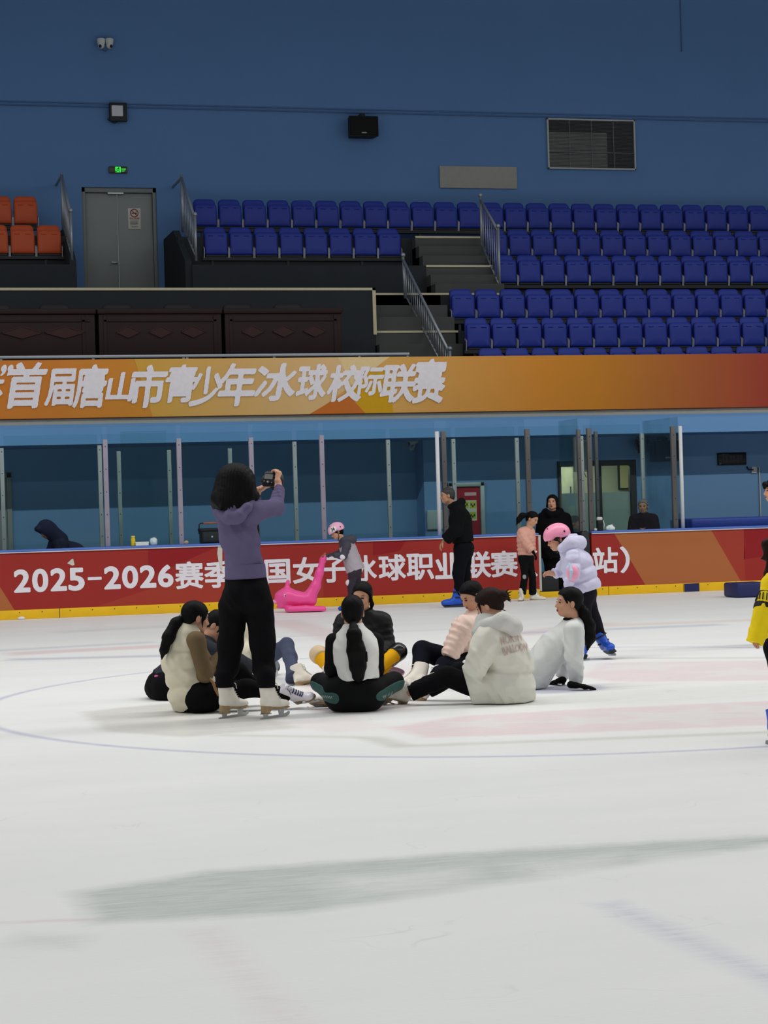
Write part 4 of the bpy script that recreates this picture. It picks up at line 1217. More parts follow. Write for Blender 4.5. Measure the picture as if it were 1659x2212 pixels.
# ------------------------------------------------------------------ things on the tall rear wall
for px, sgn, lab in ((218.5, -1, 'white dome security camera high on the wall, turned to the left'), (236.5, 1, 'white dome security camera high on the wall, turned to the right')):
    p = at_y(px, 94, Y_H - 0.14)
    r = empty('dome_camera', p, lab, 'security camera', 'pair of dome cameras')
    mb = MB(); mb.lathe(p + (0, 0, -0.03), [(0.055, -0.0), (0.075, 0.03), (0.08, 0.11), (0.07, 0.125)], n=18); mb.build('base', cam_w, r)
    mb = MB(); mb.ball(p + (0, 0, -0.035), 0.066, n=10); mb.build('dome', cam_w, r)
    mb = MB(); mb.ball(p + (sgn * 0.025, -0.045, -0.06), 0.032, n=8); mb.build('lens', black_st, r)
    mb = MB(); mb.bar(p + (0, 0, 0.085), p + (0, 0.14, 0.085), 0.07, 0.03); mb.build('arm', cam_w, r)
    if sgn == 1:
        q = p + (-0.16, 0.05, -0.03); mb = MB(); mb.tube([q + (0.16 * t, 0.05, -0.1 * math.sin(math.pi * t)) for t in np.linspace(0, 1, 8)], 0.006, n=5); mb.build('cable', mat('grey_cable', (70, 84, 104), 0.6), r)
a, c, z0, z1 = wbox(234.5, 272.5, 225, 265, Y_H, 0)
r = empty('floodlight', ((a + c) / 2, Y_H, z0), 'square black floodlight with a pale lens on the wall, unlit', 'floodlight')
mb = MB(); mb.bbox((a, Y_H - 0.16, z0), (c, Y_H - 0.06, z1), 0.015); mb.bar(((a + c) / 2, Y_H - 0.08, (z0 + z1) / 2), ((a + c) / 2, Y_H, (z0 + z1) / 2), 0.12); mb.build('housing', black_st, r)
mb = MB(); w = c - a; mb.bbox((a + 0.12 * w, Y_H - 0.168, z0 + 0.27 * w), (c - 0.24 * w, Y_H - 0.155, z1 - 0.17 * w), 0.012); mb.build('lens', mat('milky_lens', (196, 200, 206), 0.35), r)
mb = MB(); mb.tube([(a - 0.0, Y_H - 0.1, z0 + 0.08), (a - 0.03, Y_H - 0.05, z0 + 0.05), (a + 0.1, Y_H - 0.03, z0 - 0.02), (a + 0.16, Y_H - 0.08, z0)], 0.008, n=6); mb.build('cable', black_st, r)
p = at_y(786, 272, Y_H - 0.35); wall_speaker(p, 0.60, 0.40, 0.3, Y_H, 'black loudspeaker mounted high on the tall blue wall')
a, c, z0, z1 = wbox(235, 274, 360.5, 374.5, Y_H, 0)
r = empty('exit_sign', ((a + c) / 2, Y_H, z0), 'small lit green exit sign above the grey double door', 'exit sign')
mb = MB(); mb.bbox((a, Y_H - 0.06, z0), (c, Y_H, z1), 0.006); mb.build('case', mat('brownish_sign_case', (70, 68, 58), 0.35, metal=0.5), r)
xa = a + (c - a) * 0.34; xb = a + (c - a) * 0.64; xc = a + (c - a) * 0.92
glow = mat('lit_green_pictogram', (60, 230, 80), 0.5, emit=(50, 230, 70), emit_s=0.9)
mb = MB(); mb.box((xa, Y_H - 0.064, z0 + 0.01), (xb, Y_H - 0.06, z1 - 0.01), 0)
h = z1 - z0; xm_ = (xa + xb) / 2
mb.ball((xm_ + 0.015, Y_H - 0.066, z1 - 0.03), 0.012, 1, 6)
for p_, q_ in (((0.01, 0.72), (-0.01, 0.42)), ((-0.01, 0.42), (0.03, 0.25)), ((0.03, 0.25), (0.02, 0.12)), ((-0.01, 0.42), (-0.03, 0.22)), ((-0.03, 0.22), (-0.055, 0.2)), ((0.0, 0.66), (-0.035, 0.55)), ((0.0, 0.66), (0.035, 0.52))):
    mb.bar((xm_ + p_[0], Y_H - 0.067, z0 + p_[1] * h), (xm_ + q_[0], Y_H - 0.067, z0 + q_[1] * h), 0.012, 0.003, up=(0, 1, 0), mi=1)
mb.build('pictogram', [glow, mat('dark_green_print', (10, 60, 20), 0.6)], r)
mb = MB(); put_text(mb, '安全出口', xb + 0.015, xc, z0 + 0.058, z1 - 0.035, Y_H - 0.064, bold=0.02, n=220); put_text(mb, 'EXIT', xb + 0.02, xc - 0.02, z0 + 0.025, z0 + 0.05, Y_H - 0.064, bold=0.012, n=260); mb.build('lettering', glow, r, fix=False)
a, c, z0, z1 = wbox(949, 1115.5, 360, 407.5, Y_H, 0)
r = empty('access_panel', ((a + c) / 2, Y_H, z0), 'blank pale grey panel on the wall above the topmost seats', 'panel')
mb = MB(); mb.bbox((a, Y_H - 0.04, z0), (c, Y_H, z1), 0.008); mb.build('sheet', mat('pale_grey_sheet', (150, 150, 144), 0.55), r)
# ventilation grille
a, c, z0, z1 = wbox(1181, 1371, 258, 367, Y_H, 0)
r = empty('ventilation_grille', ((a + c) / 2, Y_H, z0), 'large louvred ventilation grille with a pale frame high on the wall', 'ventilation grille')
mb = MB(); w = 0.035
mb.bbox((a, Y_H - 0.06, z0), (a + w, Y_H, z1), 0.006); mb.bbox((c - w, Y_H - 0.06, z0), (c, Y_H, z1), 0.006); mb.bbox((a, Y_H - 0.06, z0), (c, Y_H, z0 + w), 0.006); mb.bbox((a, Y_H - 0.06, z1 - w), (c, Y_H, z1), 0.006)
mb.build('frame', mat('pale_grille_frame', (170, 174, 176), 0.45), r)
mb = MB(); mb.box((a + w, Y_H - 0.012, z0 + w), (c - w, Y_H - 0.004, z1 - w)); mb.build('backing', mat('dusty_dark_duct', (66, 68, 70), 0.7, var=0.5, scale=1.3, stretch=(0.5, 1, 2.5)), r)
mb = MB(); mb.box((a + w, Y_H - 0.016, z0 + w), (a + (c - a) * 0.68, Y_H - 0.012, z0 + (z1 - z0) * 0.74)); mb.build('filter_mat', mat('dusty_grey_filter', (150, 152, 148), 0.8, 0.1, var=0.25, scale=2), r)
mb = MB(); n = 34
for i in range(n):
    zz = z0 + w + (z1 - z0 - 2 * w) * (i + 0.5) / n
    mb.bar((a + w, Y_H - 0.035, zz), (c - w, Y_H - 0.035, zz), 0.022, 0.006, up=(0, -0.5, 0.8))
mb.build('louvres', mat('dark_grey_louvre', (84, 87, 90), 0.5), r)
mb = MB()
for k in (0.25, 0.5, 0.75): mb.box((a + (c - a) * k - 0.006, Y_H - 0.05, z0 + w), (a + (c - a) * k + 0.006, Y_H - 0.044, z1 - w))
mb.box((a + w, Y_H - 0.05, z0 + (z1 - z0) * 0.33), (c - w, Y_H - 0.044, z0 + (z1 - z0) * 0.33 + 0.012)); mb.build('stiffener', mat('grey_louvre_bar', (104, 107, 110), 0.5), r)
# two thin conduits running along the wall
cond = mat('blue_painted_conduit', (78, 110, 158), 0.6)
for py, lab in ((219, 'upper thin blue conduit running the length of the wall'), (226, 'lower thin blue conduit running the length of the wall')):
    z = at_y(0, py, Y_H)[2]
    mb = MB(); mb.tube([(-12, Y_H - 0.02, z), (44, Y_H - 0.02, z)], 0.012, n=8)
    tag(mb.build('conduit', cond, origin=(8, Y_H, z)), lab, 'conduit', 'wall conduits')
# no smoking notice on the door leaf
Yn = Y_HW + 0.115
a, c, z0, z1 = wbox(276.5, 304, 450, 495, Yn, 0)
r = empty('no_smoking_notice', ((a + c) / 2, Yn, z0), 'white no smoking notice on the grey door leaf', 'notice')
mb = MB(); mb.bbox((a, Yn - 0.006, z0), (c, Yn, z1), 0.002); mb.build('sheet', mat('white_notice_sheet', (196, 194, 186), 0.5), r)
redp = mat('dark_red_print', (150, 30, 34), 0.5); h = z1 - z0; xm_ = (a + c) / 2; zc_ = z0 + h * 0.77
mb = MB()
mb.tube([(xm_ + 0.075 * math.cos(t), Yn - 0.008, zc_ + 0.075 * math.sin(t)) for t in np.linspace(0, 2 * math.pi, 29)], 0.009, n=5)
mb.bar((xm_ - 0.052, Yn - 0.009, zc_ + 0.052), (xm_ + 0.052, Yn - 0.009, zc_ - 0.052), 0.016, 0.003, up=(0, 1, 0))
put_text(mb, '禁止吸烟', a + 0.03, c - 0.03, z0 + h * 0.47, z0 + h * 0.56, Yn - 0.008, bold=0.02, n=220); mb.build('red_print', redp, r, fix=False)
mb = MB(); mb.box((xm_ - 0.05, Yn - 0.009, zc_ - 0.012), (xm_ + 0.05, Yn - 0.007, zc_ + 0.006)); mb.tube([(xm_ + 0.04, Yn - 0.008, zc_ + 0.01), (xm_ + 0.03, Yn - 0.008, zc_ + 0.03), (xm_ + 0.045, Yn - 0.008, zc_ + 0.045)], 0.005, n=5)
put_text(mb, 'NO SMOKING', a + 0.045, c - 0.045, z0 + h * 0.41, z0 + h * 0.45, Yn - 0.008, bold=0.012, n=260)
for k in range(4):
    zz = z0 + h * (0.34 - 0.045 * k); mb.box((a + 0.04, Yn - 0.008, zz), (c - 0.05 - 0.02 * (k % 2), Yn - 0.007, zz + 0.008))
mb.box((xm_ - 0.06, Yn - 0.008, z0 + h * 0.09), (xm_ + 0.07, Yn - 0.007, z0 + h * 0.12)); mb.build('dark_print', mat('dark_notice_print', (40, 36, 36), 0.6), r, fix=False)
# ------------------------------------------------------------------ organic surfaces: smooth blends of tapered limbs, meshed on a fine grid
def nrm(v): return unit(v)

class Blob:
    def __init__(s, h=0.008):
        s.h = h; s.ops = []; s.lo = np.full(3, 1e9); s.hi = np.full(3, -1e9)
        s.cuts = []; s.noise = None; s.recolor = []
    def _bb(s, lo, hi, grow=True):
        if grow:
            s.lo = np.minimum(s.lo, lo); s.hi = np.maximum(s.hi, hi)
    def cone(s, a, b, ra, rb=None, k=0.02, m=0, side=None, ex=1.0, flat=(False, False), disp=None, op='add', groove=None):
        a = np.asarray(a, float); b = np.asarray(b, float); rb = ra if rb is None else rb
        r = max(ra, rb) * max(ex, 1.0) + 0.03
        lo = np.minimum(a, b) - r; hi = np.maximum(a, b) + r
        s._bb(lo, hi, op == 'add')
        L = np.linalg.norm(b - a) + 1e-9; d = (b - a) / L
        if side is not None:
            sd = np.asarray(side, float); sd = sd - d * np.dot(sd, d); sd = unit(sd)
        else: sd = None
        def f(P):
            q = [P[i] - a[i] for i in range(3)]
            t = q[0] * d[0] + q[1] * d[1] + q[2] * d[2]
            tc = np.clip(t, 0, L)
            r2 = sum((q[i] - d[i] * tc) ** 2 for i in range(3))
            if sd is not None:
                ss = sum(q[i] * sd[i] for i in range(3))
                r2 = np.maximum(r2 - ss ** 2 + (ss / ex) ** 2, 0)
            R = ra + (rb - ra) * tc / L
            D = np.sqrt(r2) - R
            if disp is not None: D = D - disp(tc, L)
            if groove is not None:
                gq = sum(q[i] * groove[2][i] for i in range(3))
                D = D - groove[0] * np.sin(groove[1] * gq + 5 * np.sin(t * 9.0) * 0.35)
            if flat[0]: D = np.maximum(D, -t)
            if flat[1]: D = np.maximum(D, t - L)
            return D
        s.ops.append((f, lo, hi, k, m, op)); return s
    def chain(s, pts, rs, k=0.02, m=0, **kw):
        for i in range(len(pts) - 1):
            s.cone(pts[i], pts[i + 1], rs[i], rs[i + 1], k, m, **kw)
        return s
    def ell(s, c, r, ax=None, k=0.02, m=0, op='add'):
        """ax: three unit row vectors"""
        c = np.asarray(c, float); r = np.asarray(r, float)
        A = np.eye(3) if ax is None else np.asarray(ax, float)
        ext = np.sqrt(((A * r[:, None]) ** 2).sum(0)) + 0.02
        lo, hi = c - ext, c + ext
        s._bb(lo, hi, op == 'add')
        rm = r.min()
        def f(P):
            q = [P[i] - c[i] for i in range(3)]
            e = [sum(q[i] * A[j][i] for i in range(3)) / r[j] for j in range(3)]
            k0 = np.sqrt(e[0] ** 2 + e[1] ** 2 + e[2] ** 2)
            k1 = np.sqrt((e[0] / r[0]) ** 2 + (e[1] / r[1]) ** 2 + (e[2] / r[2]) ** 2) + 1e-9
            return k0 * (k0 - 1) / k1
        s.ops.append((f, lo, hi, k, m, op)); return s
    def cut(s, p, n):
        """throw away everything on the side the normal n points to"""
        s.cuts.append((np.asarray(p, float), unit(n))); return s
    def mesh(s):
        h = s.h
        pad = 3 * h
        lo = s.lo - pad; n = np.ceil((s.hi + pad - lo) / h).astype(int) + 1
        ax = [lo[i] + np.arange(n[i]) * h for i in range(3)]
        D = np.full(n, 0.5, np.float32); M = np.zeros(n, np.int8)
        for f, l, u, k, m, op in s.ops:
            mg = k + 2 * h
            i0 = np.clip(np.floor((l - mg - lo) / h).astype(int), 0, n - 1); i1 = np.clip(np.ceil((u + mg - lo) / h).astype(int) + 1, 1, n)
            sl = tuple(slice(i0[i], i1[i]) for i in range(3))
            P = (ax[0][sl[0]][:, None, None], ax[1][sl[1]][None, :, None], ax[2][sl[2]][None, None, :])
            d = f(P).astype(np.float32)
            a = D[sl]
            if op == 'add':
                closer = d < a
                M[sl] = np.where(closer, m, M[sl])
                hh = np.clip(0.5 + 0.5 * (a - d) / k, 0, 1)
                D[sl] = a + (d - a) * hh - k * hh * (1 - hh)
            elif op == 'sub':
                d = -d
                hh = np.clip(0.5 - 0.5 * (a - d) / k, 0, 1)
                D[sl] = a + (d - a) * hh + k * hh * (1 - hh)
            elif op == 'and':                        # keeps only what lies inside
                K = np.full(D.shape, 0.5, np.float32); K[sl] = d
                D = np.maximum(D, K)
            elif op == 'paint':                      # only recolours what lies inside
                M[sl] = np.where(d < 0, m, M[sl])
        P = (ax[0][:, None, None], ax[1][None, :, None], ax[2][None, None, :])
        if s.noise is not None:
            amp, freq = s.noise
            msk = np.abs(D) < 0.05
            ii = np.nonzero(msk)
            q = np.stack([ax[j][ii[j]] for j in range(3)])
            D[ii] -= (amp * folds(q, freq)).astype(np.float32)
        for p, nn in s.cuts:
            c = sum((P[i] - p[i]) * nn[i] for i in range(3)).astype(np.float32)
            D = np.maximum(D, c)
        D[0] = D[-1] = 0.5; D[:, 0] = D[:, -1] = 0.5; D[:, :, 0] = D[:, :, -1] = 0.5
        return surfnet(D, M, lo, h)

def folds(q, f):
    """soft creased relief of worn cloth"""
    x, y, z = q
    w = np.sin(f * 0.31 * (x + 0.7 * z) + 1.3) + 0.8 * np.sin(f * 0.27 * (y - 0.5 * x) + 0.4)
    a = 1.0 - 2.0 * np.abs(np.sin(0.5 * f * (0.55 * x - 0.45 * y + 0.75 * z) + 1.3 * w))
    b = 1.0 - 2.0 * np.abs(np.sin(0.8 * f * (0.5 * y + 0.6 * x - 0.45 * z) + 1.1 * w + 2.0 + 0.5 * a))
    c = np.sin(f * 0.4 * (0.4 * x + 0.5 * y - 0.6 * z) + w)
    return 0.40 * a + 0.28 * b + 0.35 * c

CORN = np.array([(0,0,0),(1,0,0),(0,1,0),(1,1,0),(0,0,1),(1,0,1),(0,1,1),(1,1,1)])
EDG = [(0,1),(2,3),(4,5),(6,7),(0,2),(1,3),(4,6),(5,7),(0,4),(1,5),(2,6),(3,7)]
def surfnet(D, M, lo, h):
    S = D < 0
    c = np.zeros(tuple(v - 1 for v in D.shape), np.int8)
    for o in CORN:
        c += S[o[0]:D.shape[0] - 1 + o[0], o[1]:D.shape[1] - 1 + o[1], o[2]:D.shape[2] - 1 + o[2]]
    act = (c > 0) & (c < 8)
    idx = np.argwhere(act)
    vid = np.full(act.shape, -1, np.int32); vid[act] = np.arange(len(idx))
    val = np.stack([D[idx[:, 0] + o[0], idx[:, 1] + o[1], idx[:, 2] + o[2]] for o in CORN], 1)
    mv = np.stack([M[idx[:, 0] + o[0], idx[:, 1] + o[1], idx[:, 2] + o[2]] for o in CORN], 1)
    acc = np.zeros((len(idx), 3)); cnt = np.zeros(len(idx))
    for a, b in EDG:
        va, vb = val[:, a], val[:, b]
        mk = (va < 0) != (vb < 0)
        t = np.where(mk, va / np.where(mk, va - vb, 1), 0)
        acc += np.where(mk[:, None], CORN[a] + (CORN[b] - CORN[a]) * t[:, None], 0); cnt += mk
    V = (idx + acc / np.maximum(cnt, 1)[:, None]) * h + lo
    mat_v = mv[np.arange(len(idx)), np.abs(val).argmin(1)]
    quads = []
    nx, ny, nz = D.shape
    for axis in range(3):
        o = [1 if i == axis else 0 for i in range(3)]
        A = S[:nx - o[0], :ny - o[1], :nz - o[2]]; B = S[o[0]:, o[1]:, o[2]:]
        E = np.argwhere(A != B)
        u, v = [(1, 2), (2, 0), (0, 1)][axis]
        E = E[(E[:, u] > 0) & (E[:, v] > 0) & (E[:, u] < D.shape[u] - 1) & (E[:, v] < D.shape[v] - 1)]
        du = np.zeros(3, int); du[u] = 1; dv = np.zeros(3, int); dv[v] = 1
        g = lambda e: vid[e[:, 0], e[:, 1], e[:, 2]]
        q = np.stack([g(E - du - dv), g(E - dv), g(E), g(E - du)], 1)
        flip = ~S[E[:, 0], E[:, 1], E[:, 2]]
        q[flip] = q[flip][:, ::-1]
        quads.append(q)
    Q = np.concatenate(quads); Q = Q[(Q >= 0).all(1)]
    # one light relaxation pass
    for _ in range(2):
        sm = np.zeros_like(V); ct = np.zeros(len(V))
        for i in range(4):
            j = (i + 1) % 4
            np.add.at(sm, Q[:, i], V[Q[:, j]]); np.add.at(sm, Q[:, j], V[Q[:, i]])
            np.add.at(ct, Q[:, i], 1); np.add.at(ct, Q[:, j], 1)
        V = V * 0.5 + 0.5 * sm / np.maximum(ct, 1)[:, None]
    return V, Q, mat_v[Q[:, 0]]

def link_mesh(name, pieces, mats, parent=None, origin=None):
    """pieces: list of (V, Q, material index); one mesh object"""
    Vs, Qs, Ms, off = [], [], [], 0
    for V, Q, mi in pieces:
        Vs.append(V); Qs.append(Q + off); Ms.append(mi); off += len(V)
    V = np.concatenate(Vs); Q = np.concatenate(Qs); mi = np.concatenate(Ms)
    o0 = world_loc(parent) if origin is None else np.asarray(origin, float)
    me = bpy.data.meshes.new(name)
    me.vertices.add(len(V)); me.vertices.foreach_set('co', (V - o0).astype(np.float32).ravel())
    me.loops.add(len(Q) * 4); me.loops.foreach_set('vertex_index', Q.astype(np.int32).ravel())
    me.polygons.add(len(Q)); me.polygons.foreach_set('loop_start', np.arange(0, len(Q) * 4, 4, dtype=np.int32))
    if not isinstance(mats, (list, tuple)): mats = [mats]
    for m_ in mats: me.materials.append(m_)
    me.polygons.foreach_set('material_index', np.clip(mi, 0, len(mats) - 1).astype(np.int32))
    me.polygons.foreach_set('use_smooth', np.ones(len(Q), bool))
    me.update(calc_edges=True); me.validate()
    o = bpy.data.objects.new(name, me); C.objects.link(o)
    if parent is not None:
        o.parent = parent; o.location = tuple(o0 - world_loc(parent))
    else: o.location = tuple(o0)
    return o

def ellipsoid(c, r, A, mi, n=6):
    """small smooth ellipsoid as quads, for eyes, brows and lips"""
    g = np.linspace(-1, 1, n + 1); V, Q = [], []
    for ax in range(3):
        for sg in (-1, 1):
            o = len(V)
            for i in range(n + 1):
                for k in range(n + 1):
                    p = [0, 0, 0]; p[ax] = sg; p[(ax + 1) % 3] = math.tan(g[i] * math.pi / 4); p[(ax + 2) % 3] = math.tan(g[k] * math.pi / 4) * sg
                    V.append(unit(p))
            for i in range(n):
                for k in range(n):
                    b = o + i * (n + 1) + k; Q.append((b, b + n + 1, b + n + 2, b + 1))
    V = np.array(V) * np.asarray(r); A = np.asarray(A)
    return np.asarray(c) + V @ A, np.array(Q), np.full(len(Q), mi, np.int8)

def blob_obj(name, b, mats, parent=None, origin=None):
    return link_mesh(name, [b.mesh()], mats, parent, origin)
# ------------------------------------------------------------------ people: anatomy and clothing builders
skin_m = mat('skin', (200, 150, 122), 0.55, 0.3, var=0.05, scale=25)
skin_tan = mat('weathered_skin', (176, 132, 104), 0.6, 0.3, var=0.08, scale=25)
lip_m = mat('lips', (176, 92, 88), 0.45, 0.3)
brow_m = mat('dark_brow', (42, 34, 32), 0.7, 0.2)
eye_m = mat('dark_eye', (26, 20, 20), 0.3, 0.4)
hair_black = mat('black_hair', (13, 12, 12), 0.55, 0.10, var=0.4, scale=60, stretch=(1, 1, 0.12), bump=0.3, bump_scale=90)
hair_brown = mat('dark_brown_hair', (36, 24, 20), 0.55, 0.10, var=0.4, scale=60, stretch=(1, 1, 0.12), bump=0.3, bump_scale=90)
hair_grey = mat('grey_hair', (120, 116, 112), 0.55, 0.3, var=0.3, scale=60, bump=0.5, bump_scale=90)
HEAD_M = lambda sk=skin_m: [sk, lip_m, brow_m, eye_m]

class Person:
    def __init__(s, label, base_px=None, base=None, sc=1.0, near=True, group=None):
        s.base = ground(*base_px) if base is None else np.asarray(base, float)
        s.d = depth_of(s.base); s.sc = sc; s.near = near
        s.root = empty('person', s.base, label, 'person', group)
        s.j = {}
    def J(s, x, y, dd=0.0): return at_depth(x, y, s.d + dd)
    def pose(s, **kw):
        for k, v in kw.items(): s.j[k] = s.J(*v)
        return s.j

def frame(f, u=None):
    f = unit(f); u = np.array([0, 0, 1.0]) if u is None else np.asarray(u, float)
    u = unit(u - f * np.dot(u, f)); r = np.cross(f, u)
    return r, f, u

def head_prims(b, c, f, u, sc=1.0, mouth=0.0, smile=0.0):
    r, f, u = frame(f, u)
    A = np.array([r, f, u])
    L = lambda x, y, z: c + (r * x + f * y + u * z) * sc
    q = lambda *t: np.array(t) * sc
    b.ell(L(0, -0.012, 0.035), q(0.073, 0.093, 0.078), A, 0.01)
    b.ell(L(0, 0.026, -0.025), q(0.062, 0.062, 0.078), A, 0.025 * sc)
    b.ell(L(0, 0.048, -0.085), q(0.036, 0.036, 0.027), A, 0.03 * sc)
    for s_ in (-1, 1):
        b.ell(L(s_ * 0.034, 0.060, -0.028), q(0.026, 0.022, 0.024), A, 0.02 * sc)
        b.ell(L(s_ * 0.042, 0.02, -0.072), q(0.022, 0.034, 0.022), A, 0.025 * sc)
    b.ell(L(0, 0.068, 0.028), q(0.05, 0.018, 0.012), A, 0.015 * sc)
    for s_ in (-1, 1): b.ell(L(s_ * 0.031, 0.092, 0.003), q(0.018, 0.013, 0.011), A, 0.012 * sc, op='sub')
    b.cone(L(0, 0.080, 0.012), L(0, 0.102, -0.030), 0.0085 * sc, 0.012 * sc, 0.012 * sc)
    for s_ in (-1, 1): b.ell(L(s_ * 0.011, 0.092, -0.034), q(0.009, 0.010, 0.008), A, 0.008 * sc)
    b.ell(L(0, 0.082, -0.060), q(0.024, 0.012, 0.014), A, 0.015 * sc)
    b.ell(L(0, 0.088, -0.064), q(0.020, 0.008, 0.010), A, 0.006 * sc)
    for s_ in (-1, 1):
        b.ell(L(s_ * 0.031, 0.074, 0.002), q(0.0155, 0.0135, 0.0115), A, 0.004 * sc)
        b.ell(L(s_ * 0.077, -0.008, -0.012), q(0.010, 0.019, 0.030), A, 0.006 * sc)
        b.ell(L(s_ * 0.087, -0.002, -0.010), q(0.006, 0.010, 0.017), A, 0.006 * sc, op='sub')
    return L

def face_pieces(L, fr, sc, mouth=0.0):
    A = np.array(fr); q = lambda *t: np.array(t) * sc; out = []
    for s_ in (-1, 1):
        out.append(ellipsoid(L(s_ * 0.031, 0.0835, 0.001), q(0.0150, 0.0060, 0.0050), A, 3))
        out.append(ellipsoid(L(s_ * 0.031, 0.0850, 0.0062), q(0.0165, 0.0050, 0.0016), A, 2))
        d = A[0] * math.cos(0.12) + A[2] * math.sin(0.12) * -s_ * 1.0
        out.append(ellipsoid(L(s_ * 0.034, 0.0815, 0.0235), q(0.0185, 0.0055, 0.0030), np.array([d, A[1], np.cross(d, A[1])]), 2))
    g = 0.010 * mouth
    out.append(ellipsoid(L(0, 0.0935, -0.0580), q(0.0205, 0.0060, 0.0042), A, 1)); out.append(ellipsoid(L(0, 0.0920, -0.0668 - g), q(0.0180, 0.0065, 0.0050), A, 1))
    out.append(ellipsoid(L(0, 0.0935, -0.0620 - g * 0.5), q(0.0185, 0.0052, 0.0012 + g * 0.6), A, 3))
    return out

def hand_prims(b, w, d, n, thumb=1, sc=1.0, curl=0.35, spread=0.05, m=0, fat=1.0, curls=None):
    """w wrist, d finger direction, n the way the palm faces, thumb +1/-1 the side (along d x n) the thumb is on"""
    d = unit(d); n = unit(n - d * np.dot(n, d)); s_ = np.cross(d, n)
    b.cone(w - d * 0.03 * sc, w + d * 0.01 * sc, 0.024 * sc * fat, 0.021 * sc * fat, 0.012, m, side=s_, ex=1.25)
    b.cone(w + d * 0.008 * sc, w + d * 0.078 * sc, 0.0155 * sc * fat, 0.0145 * sc * fat, 0.012, m, side=s_, ex=2.3)
    for i, ln in enumerate((0.070, 0.078, 0.072, 0.056)):
        off = (1.5 - i) * 0.0195 * sc * thumb
        p = w + d * (0.086 - 0.004 * abs(i - 1)) * sc + s_ * off
        dd = unit(d + s_ * thumb * (1.5 - i) * spread)
        a = 0.0; c = curl if curls is None else curls[i]
        for k, fr in enumerate((0.45, 0.31, 0.24)):
            a += c * (0.8, 1.1, 0.9)[k]
            e = dd * math.cos(a) + n * math.sin(a)
            q_ = p + e * ln * fr * sc
            b.cone(p, q_, (0.0092 - 0.0006 * k) * sc * fat, (0.0086 - 0.0007 * k) * sc * fat, 0.004, m); p = q_
    p = w + d * 0.022 * sc + s_ * thumb * 0.024 * sc
    for k, (e, ln) in enumerate(((d * 0.75 + s_ * thumb * 0.72 + n * 0.25, 0.042), (d * 0.9 + s_ * thumb * 0.35 + n * 0.45, 0.032), (d * 0.9 + s_ * thumb * 0.1 + n * 0.6, 0.025))):
        q_ = p + unit(e) * ln * sc; b.cone(p, q_, (0.0125 - 0.0014 * k) * sc * fat, (0.0112 - 0.0014 * k) * sc * fat, 0.006, m); p = q_

def body(P, head=None, f=None, u=None, hands=(), skin=skin_m, mouth=0.0, hs=None):
    """the whole figure as one mesh object: trunk and limbs, head with face, hands"""
    j = P.j; sc = P.sc
    hs = hs or (0.97 if sc > 0.9 else sc ** 0.5)
    t = Blob(0.014 if P.near else 0.02)
    side = unit(j['sr'] - j['sl']); mid = (j['sl'] + j['sr']) / 2
    t.cone(j['pv'], j['ch'], 0.072 * sc, 0.075 * sc, 0.04, side=side, ex=1.3).cone(j['ch'], mid, 0.075 * sc, 0.05 * sc, 0.04, side=side, ex=1.4).cone(j['sl'], j['sr'], 0.045 * sc, k=0.04)
    for a in 'lr':
        t.cone(j['s' + a], j['e' + a], 0.045 * sc, 0.036 * sc, 0.03).cone(j['e' + a], j['w' + a], 0.036 * sc, 0.025 * sc, 0.02)
        t.cone(j['pv'], j['h' + a], 0.07 * sc, 0.068 * sc, 0.03).cone(j['h' + a], j['k' + a], 0.060 * sc, 0.042 * sc, 0.03).cone(j['k' + a], j['a' + a], 0.040 * sc, 0.030 * sc, 0.02)
    t.cone(mid, j['nk'], 0.06 * sc, 0.05 * sc, 0.03)
    t.cut((0, 0, 0.012), (0, 0, -1))
    pieces = [t.mesh()]
    b = Blob(0.0045 if P.near else 0.006)
    L = head_prims(b, head, f, u, hs, mouth)
    b.cone(L(0, -0.02, -0.06), j['nk'] + (head - j['nk']) * 0.05, 0.05 * hs, 0.055 * hs, 0.02)
    pieces.append(b.mesh()); pieces += face_pieces(L, frame(f, u), hs, mouth)
    P.L = L; P.head = head; P.fr = frame(f, u); P.hs = hs
    for hd in hands:
        b = Blob(0.0042 if P.near else 0.006); hand_prims(b, **hd); pieces.append(b.mesh())
    P.body = link_mesh('body', pieces, HEAD_M(skin), P.root)

def gloves(P, name, hands, m_):
    pieces = []
    for hd in hands:
        b = Blob(0.0045 if P.near else 0.007); hand_prims(b, fat=1.18, **hd); pieces.append(b.mesh())
    for pc in pieces: link_mesh(name, [pc], m_, P.root)

def hair_cap(P, m_, side=0.084, back=0.106, top=0.090, line=-0.03, tilt=1.0, h=None, front=0.0):
    """close cap of hair bounded by a slanting hairline from the forehead to the nape"""
    L, hs = P.L, P.hs; r, f, u = P.fr; A = np.array([r, f, u])
    b = Blob(h or (0.0055 if P.near else 0.008))
    b.ell(L(0, -0.016, 0.036), np.array([side, back, top]) * hs, A, 0.01)
    b.ell(L(0, -0.045, -0.02), np.array([side * 0.86, 0.068, 0.075]) * hs, A, 0.03)
    n = unit(f * tilt - u)
    b.cut(L(0, 0, line), n)
    b.noise = (0.0022, 110.0)
    if front: b.ell(L(0, 0.115, -0.03), np.array([front, 0.05, 0.10]) * hs, A, 0.012, op='sub')
    return [b.mesh()]

def tail(pts, rs, h=0.005, side=None, ex=1.0):
    b = Blob(h)
    d = unit(np.asarray(pts[-1]) - np.asarray(pts[0])); v = unit(np.cross(d, HF))
    b.chain(pts, rs, 0.02, side=side, ex=ex, groove=(0.0022, 420.0, v))
    return b.mesh()

def quilt(amp, pitch, ph=0.0):
    w = 0.016
    def f(t, L):
        x = t / pitch + ph; x = (x - np.round(x)) * pitch
        return amp * (0.1 + 0.35 * (2 * x / pitch) ** 2 - 1.0 * np.exp(-(x / w) ** 2))
    return f

